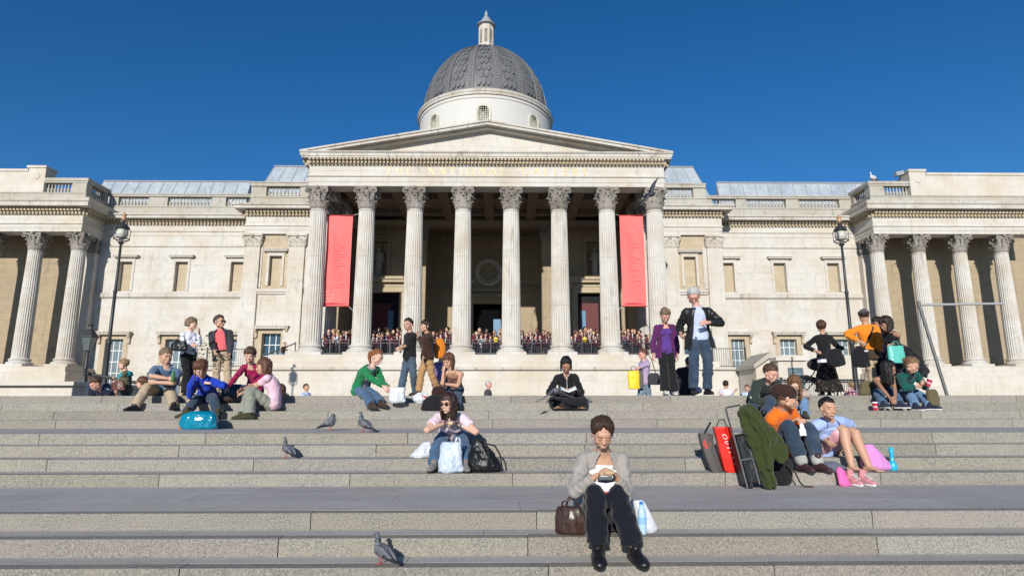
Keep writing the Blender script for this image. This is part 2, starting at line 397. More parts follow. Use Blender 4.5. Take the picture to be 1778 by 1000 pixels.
def shaft(r0, r1, H, fl=24):
    m = MB(); rs = []
    for i in range(9):
        t = i/8; r = r0+(r1-r0)*(t**1.35); z = H*t; k = 0 if i in (0, 8) else 1; ring = []
        zz = z+(0.0)
        for j in range(fl*5):
            u = (j % 5)/5; dp = 0 if u < .2 else .045*math.sin(math.pi*(u-.2)/.8)**.6
            a = 2*math.pi*(j-.5)/(fl*5); rr = r-dp*1.0*(r/.6); ring.append((rr*math.cos(a), rr*math.sin(a), zz))
        rs.append(ring)
    m.rings(rs); m.lathe((0, 0, -.02), [(r0*1.03, 0), (r0*1.03, .07), (r0*1.0, .1)], 32); m.lathe((0, 0, H-.12), [(r1*1.0, 0), (r1*1.05, .04), (r1*1.05, .08), (r1*.98, .12)], 32)
    return m
def col_base(r=.6, H=.7):
    m = MB(); m.lathe((0, 0, .20), [(r*1.42, 0), (r*1.48, .06), (r*1.46, .14), (r*1.34, .19), (r*1.18, .22), (r*1.14, .28), (r*1.22, .32), (r*1.28, .37), (r*1.22, .43), (r*1.06, .47), (r*1.02, .5)], 40)
    m.box(-r*1.5, r*1.5, -r*1.5, r*1.5, 0, .197); return m
_shaft = shaft(.60, .505, 12.43-3.77); _cap = capital_round(.5); _base = col_base()
col0 = part(_shaft, 'portico_column', M['column'], auto=50); col0.location = Vector(OFF)+Vector((XC-3.1*3.5, YP+.62, 3.77))
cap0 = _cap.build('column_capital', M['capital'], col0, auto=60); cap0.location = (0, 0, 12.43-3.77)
base0 = _base.build('column_base', M['column'], col0, auto=40); base0.location = (0, 0, -.7)
def put_col(x, y, z=0):
    c = copy_tree(col0, ROOT); c.location = Vector(OFF)+Vector((x, y, 3.77+z)); return c
for k in range(1, 8): put_col(XC+3.1*(k-3.5), YP+.62)
for k in (0, 7): put_col(XC+3.1*(k-3.5), YP+3.9)
# ---- portico entablature
XL, XR = XC-3.1*3.5-.56, XC+3.1*3.5+.56
pp = [(XL, 49.35), (XL, YP), (XR, YP), (XR, 49.35)]
ent = MB()
sweep(ent, pp, [(-1.15, 13.871), (0, 13.871), (0, 14.14), (.03, 14.14), (.03, 14.44), (.12, 14.50), (.12, 14.56), (.02, 14.58), (.02, 15.17), (.08, 15.22), (.08, 15.30), (-1.15, 15.30)])
part(ent, 'entablature', M['stone'])
den = MB(); sweep(den, pp, [(-.5, 15.302), (.16, 15.302), (.16, 15.62), (-.5, 15.62)]); dentils(den, pp, .15, .34, 15.30, 15.44, .13, .235); dentils(den, pp, .15, .46, 15.47, 15.60, .15, .235)
part(den, 'dentil_course', M['warm'])
cor = MB(); sweep(cor, pp, [(-1.0, 15.622), (.42, 15.622), (.42, 15.70), (.46, 15.72), (.46, 15.90), (.54, 15.97), (.56, 16.04), (-1.0, 16.04)]); part(cor, 'cornice', M['stone_top'])
# raking cornices of the pediment
rk = MB(); ax, az = XC, 18.22
for s in (-1, 1):
    xe = XL-.52 if s < 0 else XR+.52
    def seg(y0, y1, zt, zb, xe=xe, tuck=0):
        ze = 16.10
        lo = [(xe, y0, ze+zb), (ax, y0, az+zb), (ax, y1, az+zb), (xe, y1, ze+zb)]; hi = [(p[0], p[1], p[2]-zb+zt) for p in lo]
        if s > 0: lo = lo[::-1]; hi = hi[::-1]
        rk.hexa(lo, hi)
    seg(YP-.55, 49.6, 0, -.12); seg(YP-.47, 49.6, -.122, -.30); seg(YP-.15, 49.6, -.302, -.40)
part(rk, 'raking_cornice', M['stone_top'])
ty = MB(); ty.rings([[(XL+1.0, y, 16.042), (XR-1.0, y, 16.042), (XC, y, 17.94)] for y in (YP+.35, YP+.8)]); part(ty, 'tympanum', M['stone'])
rf = MB()
for s in (-1, 1):
    xe = XL-.45 if s < 0 else XR+.45; lo = [(xe, YP-.4, 16.12), (ax, YP-.4, az-.01), (ax, 52, az-.01), (xe, 52, 16.12)]
    hi = [(p[0], p[1], p[2]+.05) for p in lo]
    if s > 0: lo = lo[::-1]; hi = hi[::-1]
    rf.hexa(lo, hi)
part(rf, 'portico_roof', M['leadgrey'])
# ceiling with beams behind the architrave
ce = MB(); ce.box(XL+1.0, XR-1.0, YP+1.1, 52.5, 14.6, 14.9)
for k in range(1, 8): x = XC+3.1*(k-4)+0; ce.box(x-.35+1.55-1.55, x+.35, YP+1.16, 47.6, 14.2, 14.598)
for y in (41.9, 45.2): ce.box(XL+1.16, XR-1.16, y-.3, y+.3, 14.22, 14.597)
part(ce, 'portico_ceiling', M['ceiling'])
# gilded lettering, cut letter by letter
GL = {'T': [((.0, 1), (1, 1), .10), ((.5, 0), (.5, 1), .16), ((.3, 0), (.7, 0), .06), ((0, .84), (0, 1), .06), ((1, .84), (1, 1), .06)],
 'H': [((.12, 0), (.12, 1), .16), ((.88, 0), (.88, 1), .16), ((.12, .52), (.88, .52), .08), ((-.04, 0), (.3, 0), .06), ((.7, 0), (1.04, 0), .06), ((-.04, 1), (.3, 1), .06), ((.7, 1), (1.04, 1), .06)],
 'E': [((.12, 0), (.12, 1), .16), ((0, 1), (.8, 1), .08), ((.12, .52), (.65, .52), .08), ((0, 0), (.85, 0), .08), ((.8, .84), (.8, 1), .05), ((.85, 0), (.85, .18), .05)],
 'N': [((.1, 0), (.1, 1), .08), ((.1, 1), (.9, 0), .17), ((.9, 0), (.9, 1), .08), ((-.05, 0), (.25, 0), .06), ((-.05, 1), (.12, 1), .06), ((.72, 1), (1.05, 1), .06)],
 'A': [((.08, 0), (.5, 1), .08), ((.5, 1), (.92, 0), .17), ((.24, .36), (.76, .36), .07), ((-.06, 0), (.24, 0), .06), ((.74, 0), (1.06, 0), .06)],
 'I': [((.5, 0), (.5, 1), .17), ((.32, 0), (.68, 0), .06), ((.32, 1), (.68, 1), .06)],
 'L': [((.15, 0), (.15, 1), .16), ((0, 0), (.85, 0), .08), ((.85, 0), (.85, .2), .05), ((0, 1), (.32, 1), .06)],
 'Y': [((.5, 0), (.5, .48), .16), ((.5, .46), (.08, 1), .16), ((.5, .46), (.92, 1), .08), ((.3, 0), (.7, 0), .06), ((-.06, 1), (.24, 1), .06), ((.76, 1), (1.06, 1), .06)],
 'D': [((.12, 0), (.12, 1), .16), ((0, 1), (.5, 1), .07), ((.5, 1), (.9, .75), .12), ((.9, .75), (.9, .25), .15), ((.9, .25), (.5, 0), .12), ((0, 0), (.5, 0), .07)],
 'R': [((.12, 0), (.12, 1), .16), ((0, 1), (.6, 1), .08), ((.6, 1), (.8, .86), .1), ((.8, .86), (.8, .64), .14), ((.8, .64), (.58, .5), .1), ((.12, .5), (.58, .5), .07), ((.48, .5), (.95, 0), .16), ((0, 0), (.3, 0), .06)]}
def _arc(a0, a1, n=14, w0=.07, w1=.16):
    o = []
    for i in range(n):
        a, b = a0+(a1-a0)*i/n, a0+(a1-a0)*(i+1)/n; o.append(((.5+.5*math.cos(a), .5+.5*math.sin(a)), (.5+.5*math.cos(b), .5+.5*math.sin(b)), w0+(w1-w0)*abs(math.cos((a+b)/2))))
    return o
GL['O'] = _arc(0, 2*math.pi); GL['G'] = _arc(R(50), R(320))+[((.9, .1), (.9, .42), .14), ((.7, .42), (1.05, .42), .06)]
GL['S'] = [((.85, .82), (.62, 1), .08), ((.62, 1), (.3, .97), .09), ((.3, .97), (.15, .76), .13), ((.15, .76), (.5, .52), .16), ((.5, .52), (.85, .3), .16), ((.85, .3), (.7, .03), .13), ((.7, .03), (.35, 0), .09), ((.35, 0), (.12, .18), .08)]
GL['U'] = [((.12, 1), (.12, .3), .15), ((.12, .3), (.32, .02), .12), ((.32, .02), (.68, .02), .1), ((.68, .02), (.88, .3), .12), ((.88, .3), (.88, 1), .12)]
WID = {'I': .35, 'O': 1.0, 'N': .85, 'A': .85, 'T': .75, 'H': .85, 'G': .95, 'D': .85}
def letters(mb, text, place, h, gap=.22, space=.6, total=None, depth=.02, each=None):
    """place(u, v, w) -> point; u along the line, v up, w out of the wall. Returns the length written"""
    ws = [(WID.get(c, .68) if c != ' ' else space) for c in text]; L = sum(ws)+gap*(len(text)-1)
    if total: gap += (total/h-L)/(len(text)-1); L = total/h
    u = 0
    for c, w in zip(text, ws):
        q0 = 0; mb = MB() if each else mb
        for a, b, t in GL.get(c, []):
            a_ = Vector((u+a[0]*w, a[1]))*h; b_ = Vector((u+b[0]*w, b[1]))*h; d = (b_-a_); d = d/max(d.length, 1e-6); n = Vector((-d.y, d.x))*t*h*.42; e = d*t*h*.12; q0 += 1; dd = depth+q0*.0004
            P = [a_-e-n, b_+e-n, b_+e+n, a_-e+n]
            mb.hexa([place(p.x, p.y, 0) for p in P], [place(p.x, p.y, dd) for p in P])
        if each and mb.v: each(mb)
        u += w+gap
    return L*h
letters(None, 'THE NATIONAL GALLERY', lambda u, v, w: (-7.55+u, YP-.022-w, 14.66+v), .46, total=12.95, space=.95, depth=.02, each=lambda m: part(m, 'gilded_letter', M['gold']))
# ---- podium
po = MB()
po.box(-13.9, 12.2, 37.22, 52.0, 2.62, 3.069); po.box(-14.3, 12.9, 37.05, 52.0, 2.28, 2.618)
part(po, 'podium_steps', M['plinth'], bevel=.02)
pw = MB(); pw.box(-18.6, 16.6, 36.85, 51.5, 2.13, 2.278); part(pw, 'podium_string_course', M['stone_top'], bevel=.02)
pw = MB(); pw.box(-18.4, 16.4, 37.02, 51.4, PZ-.3, 2.128); part(pw, 'podium_wall', M['plinth'])
# ---- walls with openings
def holes_wall(mb, x0, x1, z0, z1, y0, y1, holes):
    """wall slab with rectangular openings (xa, xb, za, zb)"""
    holes = [(h[0]-.012, h[1]+.012, h[2]-.012, h[3]+.012) for h in holes]
    xs = sorted({x0, x1, *[h[0] for h in holes], *[h[1] for h in holes]})
    for a, b in zip(xs, xs[1:]):
        hs_ = sorted([(h[2], h[3]) for h in holes if h[0] < (a+b)/2 < h[1]]); z = z0
        for ha, hb in hs_:
            if ha > z: mb.box(a, b, y0, y1, z, ha)
            z = hb
        if z < z1: mb.box(a, b, y0, y1, z, z1)
def window_blind(x0, x1, z0, z1, y, head=True, sill=False):
    f = MB(); w = .20
    f.box(x0-w, x0, y-.06, y+.3, z0, z1); f.box(x1, x1+w, y-.06, y+.3, z0, z1); f.box(x0-w, x1+w, y-.06, y+.3, z1, z1+.22)
    f.box(x0-w-.08, x1+w+.08, y-.10, y+.1, z1+.222, z1+.34); f.box(x0-w-.28, x1+w+.28, y-.32, y+.1, z1+.342, z1+.46); f.box(x0-w-.34, x1+w+.34, y-.4, y+.1, z1+.462, z1+.53)
    if sill: f.box(x0-.85, x1+.85, y-.25, y+.1, z0-.52, z0-.28); f.box(x0-.8, x1+.8, y-.16, y+.1, z0-.7, z0-.522)
    o = part(f, 'blind_window', M['stone'])
    p = MB(); p.box(x0-.05, x1+.05, y+.36, y+.5, z0-.05, z1+.05); part(p, 'window_panel', M['warm'], o)
    return o
def window_low(x0, x1, z0, z1, y, cols=4, rows=3, glass='pane_light', curtain=False, corbels=True):
    f = MB(); w = .32
    f.box(x0-w, x0, y-.05, y+.5, z0, z1); f.box(x1, x1+w, y-.05, y+.5, z0, z1); f.box(x0-w, x1+w, y-.05, y+.5, z1, z1+.34)
    f.box(x0-w-.12, x0-w, y-.02, y+.3, z0, z1+.34); f.box(x1+w, x1+w+.12, y-.02, y+.3, z0, z1+.34)
    o = part(f, 'sash_window', M['warm'])
    h = MB(); h.box(x0-w-.3, x1+w+.3, y-.42, y+.1, z1+.342, z1+.50); h.box(x0-w-.36, x1+w+.36, y-.5, y+.1, z1+.502, z1+.60)
    part(h, 'window_cornice', M['stone_top'], o)
    if corbels:
        for x in (x0-w-.16, x1+w+.16):
            c = MB(); c.rings([[(x-.1, y-.01, z), (x+.1, y-.01, z), (x+.1, y-d, z), (x-.1, y-d, z)] for z, d in ((z1+.34, .36), (z1+.2, .34), (z1+.05, .2), (z1-.15, .16), (z1-.32, .2), (z1-.4, .08))])
            part(c, 'window_bracket', M['warm'], o)
    g = MB(); g.box(x0, x1, y+.42, y+.45, z0, z1); part(g, 'window_pane', M[glass], o)
    b = MB()
    for i in range(cols+1): x = x0+(x1-x0)*i/cols; b.box(x-.028, x+.028, y+.36, y+.415, z0, z1)
    for i in range(rows+1): z = z0+(z1-z0)*i/rows; b.box(x0, x1, y+.355, y+.412, z-.03, z+.03)
    part(b, 'glazing_bars', M['bar'], o)
    if curtain:
        c = MB(); c.box(x0+.45, x1-.02, y+.455, y+.5, z0, z1-1.1); part(c, 'window_blind', M['curtain'], o)
        # set in front so the pale cloth reads through the glass
        c2 = o.children[-1]; c2.location = (0, -.042, 0)
    return o
# wing walls (set back) and flanks beside the portico
YW, YF, YV = 51.6, 49.4, 48.8
def wing(sgn, wins, lows, xa, xb, xlines):
    w = MB(); H = []
    for c in wins: H.append((c-.52, c+.52, 9.52, 12.05))
    for (a, b, z0, z1, *_) in lows: H.append((a, b, z0, z1))
    holes_wall(w, xa, xb, PZ-.3, 13.9, YW, YW+.7, H)
    part(w, 'wing_wall', M['stone'])
    s = MB(); s.prof_x([(YW-.18, 9.02), (YW-.18, 9.3), (YW-.1, 9.36), (YW+.05, 9.4), (YW+.05, 8.9), (YW-.06, 8.9)][::1], xa, xb); s.prof_x([(YW-.06, 13.32), (YW-.1, 13.38), (YW-.1, 13.44), (YW+.05, 13.5), (YW+.05, 13.3)], xa, xb)
    part(s, 'string_course', M['stone_top'])
    e = MB(); path = [(xa, YW), (xb, YW)]
    sweep(e, path, [(-.7, 13.901), (.0, 13.901), (.0, 14.3), (.03, 14.3), (.03, 14.62), (.12, 14.7), (.1, 14.78), (.02, 14.8), (.02, 15.15), (.08, 15.2), (.08, 15.28), (-.7, 15.28)])
    part(e, 'entablature', M['stone'])
    d = MB(); sweep(d, path, [(-.5, 15.282), (.12, 15.282), (.12, 15.66), (-.5, 15.66)]); dentils(d, path, .11, .28, 15.28, 15.42, .16, .29); dentils(d, path, .11, .40, 15.45, 15.64, .19, .29); part(d, 'dentil_course', M['warm'])
    c = MB(); sweep(c, path, [(-.6, 15.662), (.82, 15.662), (.82, 15.84), (.92, 15.9), (.94, 15.97), (.94, 16.02), (.2, 16.12), (-.6, 16.12)]); part(c, 'cornice', M['stone_top'])
    for x in wins: window_blind(x-.52, x+.52, 9.52, 12.05, YW)
    for (a, b, z0, z1, *k) in lows: window_low(a, b, z0, z1, YW, *(k[0] if k else ()))
def balusters(mb, x0, x1, y, z0, z1, pitch=.30, along='x'):
    n = max(1, int(round(abs(x1-x0)/pitch))); H = z1-z0
    pr = [(.09, 0), (.09, .06*H), (.055, .1*H), (.105, .28*H), (.11, .36*H), (.05, .62*H), (.042, .82*H), (.08, .87*H), (.085, .93*H), (.085, H)]
    for i in range(n):
        t = x0+(x1-x0)*(i+.5)/n; mb.lathe((t, y, z0) if along == 'x' else (y, t, z0), pr, 8, cap=False)
def balustrade(x0, x1, y, z0, zb, zt, zr, open_):
    """blocking course z0..zb, balusters zb..zt in the open_ stretches, rail zt..zr"""
    b = MB(); b.box(x0, x1, y, y+.5, z0, zb-.12); b.box(x0-.03, x1+.03, y-.06, y+.56, zb-.118, zb)
    xs = x0
    for a, c in open_+[(x1, x1)]:
        if a > xs+.01: b.box(xs, a, y+.03, y+.47, zb+.002, zt)
        xs = c
    o = part(b, 'balustrade', M['parapet'])
    r = MB(); r.box(x0-.04, x1+.04, y-.08, y+.58, zt+.002, zr-.1); r.box(x0-.08, x1+.08, y-.13, y+.62, zr-.098, zr); part(r, 'balustrade_rail', M['parapet'], o)
    for a, c in open_: m = MB(); balusters(m, a, c, y+.25, zb, zt); part(m, 'baluster_row', M['parapet'], o, smooth=True)
    return o
wing(-1, [-31.8, -27.15, -22.5], [(-32.75, -31.3, .9, 5.5, (3, 5, 'pane_light', True)), (-27.85, -26.35, .9, 5.5, (3, 5, 'pane_light', True)), (-23.0, -21.7, .9, 5.5, (3, 5))], -34.3, -21.2, None)
wing(1, [19.15, 23.6, 28.2], [(19.0, 20.15, 2.9, 5.52, (3, 3)), (23.1, 24.5, 4.2, 5.52, (3, 2)), (27.6, 29.0, 4.2, 5.52, (3, 2))], 18.1, 30.9, None)
balustrade(-34.0, -21.0, YW+.1, 16.12, 17.0, 17.82, 18.08, [(-33.2, -30.6), (-29.0, -25.2), (-24.0, -21.3)])
balustrade(17.2, 30.6, YW+.1, 16.12, 17.0, 17.82, 18.08, [(18.2, 20.3), (21.2, 24.7), (25.8, 29.4)])
def flank(s, x0, x1, p1, p2, wx, low):
    """x0..x1 wall beside the portico with two pilasters and one window bay"""
    zc = 12.8
    w = MB(); holes_wall(w, x0, x1, PZ-.3, 13.9, YF+.25, YF+.95, [(wx-.5, wx+.5, 9.62, 12.1), (low[0], low[1], low[2], low[3])]); part(w, 'flank_wall', M['warm'])
    lo = MB(); lo.box(x0, low[0]-.55, YF+.19, YF+.249, PZ, 8.9); lo.box(low[1]+.55, x1, YF+.19, YF+.249, PZ, 8.9); lo.box(low[0]-.55, low[1]+.55, YF+.19, YF+.249, low[3]+.62, 8.9)
    lo.box(x0, wx-1.1, YF+.19, YF+.249, 9.45, 12.9); lo.box(wx+1.1, x1, YF+.19, YF+.249, 9.45, 12.9); part(lo, 'wall_facing', M['stone'])
    for px, wdt in (p1, p2):
        p = MB(); p.box(px-wdt/2, px+wdt/2, YF, YF+.24, 3.4, zc); p.box(px-wdt/2-.1, px+wdt/2+.1, YF-.1, YF+.24, 3.0, 3.25); p.box(px-wdt/2-.05, px+wdt/2+.05, YF-.05, YF+.24, 3.252, 3.398)
        o = part(p, 'pilaster', M['stone'], bevel=.015)
        c = capital_flat(wdt*.98, 1.06).build('pilaster_capital', M['capital_clean'], o, auto=60); c.location = (px, YF+.0, zc)
    window_blind(wx-.5, wx+.5, 9.62, 12.1, YF+.22, sill=True)
    window_low(low[0], low[1], low[2], low[3], YF+.2, 3, 4, 'pane')
    sg = s; xe = x0 if s < 0 else x1; xi = x1 if s < 0 else x0
    path = [(xe, YW-.1), (xe, YF), (xi, YF)] if s < 0 else [(xi, YF), (xe, YF), (xe, YW-.1)]
    e = MB(); sweep(e, path, [(-.7, 13.901), (.0, 13.901), (.0, 14.2), (.03, 14.2), (.03, 14.5), (.12, 14.56), (.1, 14.64), (.02, 14.66), (.02, 15.32), (.08, 15.4), (-.7, 15.4)]); part(e, 'entablature', M['stone'])
    d = MB(); sweep(d, path, [(-.5, 15.402), (.12, 15.402), (.12, 15.86), (-.5, 15.86)]); dentils(d, path, .11, .3, 15.41, 15.58, .16, .28); dentils(d, path, .11, .42, 15.62, 15.84, .19, .28); part(d, 'dentil_course', M['warm'])
    c = MB(); sweep(c, path, [(-.6, 15.862), (.78, 15.862), (.78, 16.06), (.88, 16.12), (.92, 16.26), (.2, 16.34), (-.6, 16.34)]); part(c, 'cornice', M['stone_top'])
    m = MB(); m.box(x0, x1, YF+.96, 54, 3.0, 16.3); part(m, 'wall_core', M['inner'])
flank(-1, -21.1, -12.2, (-20.45, 1.25), (-16.85, 1.3), -18.55, (-19.2, -17.7, 2.2, 5.75))
flank(1, 9.9, 18.05, (13.7, 1.3), (17.35, 1.25), 15.3, (14.5, 16.0, 2.3, 5.6))
balustrade(-20.95, -12.6, YF+.1, 16.34, 17.15, 18.0, 18.38, [(-19.7, -16.9)])
balustrade(10.6, 16.9, YF+.1, 16.34, 17.15, 18.0, 18.38, [(13.2, 15.9)])
# ---- portico interior
iw = MB(); YI = 47.9
holes_wall(iw, XL+.6, -6.9, 3.07, 14.58, YI, YI+.6, [(-10.5, -8.1, 3.07, 8.75), (-10.55, -9.2, 10.2, 12.9)])
holes_wall(iw, 4.75, XR-.6, 3.07, 14.58, YI, YI+.6, [(5.8, 8.2, 3.07, 8.75), (6.6, 7.95, 10.2, 12.9)])
iw.box(-6.9, -6.5, YI, 52.2, 3.07, 14.58); iw.box(4.35, 4.75, YI, 52.2, 3.07, 14.58)
holes_wall(iw, -6.5, 4.35, 3.07, 14.58, 52.2, 52.8, [(-2.55, .25, 3.07, 8.6)])
iw.box(XL+.1, XL+.62, 44.6, 49.3, 3.07, 14.58); iw.box(XR-.62, XR-.1, 44.6, 49.3, 3.07, 14.58)
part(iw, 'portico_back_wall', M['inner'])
for x in (-6.35, 3.35):      # antae that catch the low sun
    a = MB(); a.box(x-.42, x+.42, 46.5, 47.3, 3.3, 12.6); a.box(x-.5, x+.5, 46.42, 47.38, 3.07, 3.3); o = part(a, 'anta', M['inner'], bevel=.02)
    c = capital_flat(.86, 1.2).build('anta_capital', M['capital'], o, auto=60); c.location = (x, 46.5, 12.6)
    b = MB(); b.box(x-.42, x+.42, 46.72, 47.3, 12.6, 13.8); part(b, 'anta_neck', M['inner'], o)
be = MB(); be.box(XL+1.16, XR-1.16, 46.45, 47.35, 13.802, 14.19); part(be, 'inner_architrave', M['inner'])
for xa, xb in ((-10.5, -8.1), (5.8, 8.2)):
    f = MB(); f.box(xa-.42, xa, YI-.12, YI+.3, 3.07, 8.75); f.box(xb, xb+.42, YI-.12, YI+.3, 3.07, 8.75); f.box(xa-.42, xb+.42, YI-.12, YI+.3, 8.75, 9.2); f.box(xa-.5, xb+.5, YI-.16, YI+.1, 9.202, 9.5)
    f.box(xa-.75, xb+.75, YI-.5, YI+.1, 9.502, 9.72); f.box(xa-.85, xb+.85, YI-.62, YI+.1, 9.722, 9.95)
    for x in (xa-.62, xb+.62): f.rings([[(x-.13, YI-.01, z), (x+.13, YI-.01, z), (x+.13, YI-d, z), (x-.13, YI-d, z)] for z, d in ((9.5, .4), (9.2, .36), (8.9, .2), (8.3, .2), (8.1, .26), (7.9, .1))])
    o = part(f, 'door_surround', M['warm'], bevel=.01)
    g = MB(); g.box(xa, xb, YI+.45, YI+.5, 3.07, 8.75); part(g, 'door_glazing', M['doorglass'], o)
    r = MB(); r.box(xa+.15, xb-.75, YI+.40, YI+.448, 4.6, 8.0); part(r, 'interior_panel', M['redpanel'], o)
    r = MB(); r.box(xb-.9, xb-.5, YI+.38, YI+.43, 3.07, 7.4) if xa < 0 else r.box(xa+.25, xa+.65, YI+.38, YI+.43, 3.07, 7.4); part(r, 'blue_door_leaf', M['bluepanel'], o)
    # statue niche above
    nx = (-9.87 if xa < 0 else 7.27); n = MB(); n.box(nx-.66, nx+.66, YI+.55, YI+.6, 10.2, 12.9)
    n.box(nx-.95, nx-.7, YI-.1, YI+.1, 10.0, 13.1); n.box(nx+.7, nx+.95, YI-.1, YI+.1, 10.0, 13.1); n.box(nx-1.1, nx+1.1, YI-.25, YI+.1, 13.1, 13.3); part(n, 'statue_niche', M['inner'])
    s = MB(); s.lathe((nx, YI+.25, 10.2), [(.32, 0), (.34, .12), (.24, .14), (.27, .5), (.23, 1.1), (.26, 1.35), (.29, 1.65), (.24, 1.85), (.09, 1.95), (.08, 2.02)], 12, sy=.75); s.ell((nx, YI+.2, 12.33), (.13, .14, .17), 10, 8)
    s.tube([(nx-.28, YI+.2, 11.95), (nx-.38, YI+.12, 11.5), (nx-.12, YI-.02, 11.35)], [.09, .08, .06], 7); s.tube([(nx+.28, YI+.2, 11.95), (nx+.36, YI+.15, 11.5), (nx+.3, YI+.1, 11.1)], [.09, .08, .06], 7)
    part(s, 'niche_statue', M['capital_clean'], smooth=True)
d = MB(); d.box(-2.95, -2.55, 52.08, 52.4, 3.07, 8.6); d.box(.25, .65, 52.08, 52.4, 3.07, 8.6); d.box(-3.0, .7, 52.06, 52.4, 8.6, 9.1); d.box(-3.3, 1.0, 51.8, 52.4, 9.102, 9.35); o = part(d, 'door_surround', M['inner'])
g = MB(); g.box(-2.55, .25, 52.6, 52.65, 3.07, 8.6); part(g, 'door_glazing', M['black'], o)
r = MB(); r.box(-.85, -.2, 52.5, 52.55, 3.07, 7.3); part(r, 'blue_door_leaf', M['bluepanel'], o)
wr = MB(); c = Vector((-1.25, 52.0, 11.3))
for k in range(26):
    a = 2*math.pi*k/26; p = c+Vector((math.cos(a)*1.05, 0, math.sin(a)*1.05)); wr.ell(p, (.22, .16, .17), 8, 6, Matrix.Rotation(-a, 3, 'Y'))
wr.tube([c+Vector((math.cos(2*math.pi*k/30)*.8, 0, math.sin(2*math.pi*k/30)*.8)) for k in range(31)], .07, 8)
for s in (-1, 1): wr.tube([c+Vector((s*1.1, 0, -.6)), c+Vector((s*1.7, 0, -1.1)), c+Vector((s*2.1, 0, -.8)), c+Vector((s*2.3, 0, -1.35))], [.12, .14, .1, .05], 7)
part(wr, 'carved_wreath', M['capital_clean'], smooth=True)
lg = MB(); lg.box(-6.5, 4.35, 51.95, 52.2, 9.6, 9.9); lg.box(-5.9, -3.9, 52.1, 52.2, 10.3, 12.6); lg.box(1.6, 3.7, 52.1, 52.2, 10.3, 12.6); part(lg, 'inner_ledge', M['inner'])
pq = MB(); pq.box(3.75, 4.55, 46.9, 46.96, 4.9, 5.9); part(pq, 'notice_board', plain('grey_notice_board', (.25, .30, .34), .6), None)
# ---- bodies of the building behind the facades and their roofs
bd = MB(); bd.box(-48, -21.2, YW+.72, 75, PZ, 16.2); bd.box(18.1, 48, YW+.72, 75, PZ, 16.2); bd.box(-21.2, 18.1, 54.0, 75, PZ, 17.5); part(bd, 'building_body', M['inner'])
def skylight(x0, x1, y0, y1, zb, zt, name='skylight_roof', pitch=1.17, hip=(0, 0), zw=15.9):
    m = MB(); a = (x0, y0, zb); b = (x1, y0, zb); c = (x1-hip[1], y1, zt); d_ = (x0+hip[0], y1, zt)
    m.hexa([(x0, y0, zb-.1), (x1, y0, zb-.1), (x1-hip[1], y1+.1, zt-.1), (x0+hip[0], y1+.1, zt-.1)], [a, b, c, d_])
    m.hexa([(x0, 2*y1-y0, zb-.1), (x0+hip[0], y1+.1, zt-.1), (x1-hip[1], y1+.1, zt-.1), (x1, 2*y1-y0, zb-.1)], [(x0, 2*y1-y0, zb), (x0+hip[0], y1+.101, zt), (x1-hip[1], y1+.101, zt), (x1, 2*y1-y0, zb)])
    for xx, h in ((x0, hip[0]), (x1, -hip[1])):
        m.rings([[(xx+o, y0, zb-.02), (xx+h+o, y1, zt-.02), (xx+o, 2*y1-y0, zb-.02)] for o in (-.02, .02)])
    o = part(m, name, M['roofglass'])
    w = MB(); w.box(x0, x1, y0+.05, 2*y1-y0-.05, zw, zb-.12); part(w, 'skylight_kerb', M['leadgrey'], o)
    r = MB(); n = int((x1-x0)/pitch)
    for i in range(n+1):
        t = i/n; A = Vector(a).lerp(Vector(b), t); B = Vector(d_).lerp(Vector(c), t); r.tube([A+Vector((0, -.02, .03)), B+Vector((0, 0, .03))], .035, 4)
    r.tube([Vector(d_)+Vector((0, 0, .05)), Vector(c)+Vector((0, 0, .05))], .09, 6); part(r, 'roof_rib', M['leadgrey'], o)
    return o
skylight(-39.5, -24.7, 57.3, 58.1, 19.3, 21.55, hip=(.6, 0)); skylight(21.0, 36.0, 57.3, 58.1, 19.3, 21.65, hip=(0, 0))
skylight(-23.4, -14.2, 56.6, 57.6, 19.8, 22.95, hip=(1.1, 0)); skylight(11.4, 19.7, 56.6, 57.6, 19.8, 23.05, hip=(0, 1.1))
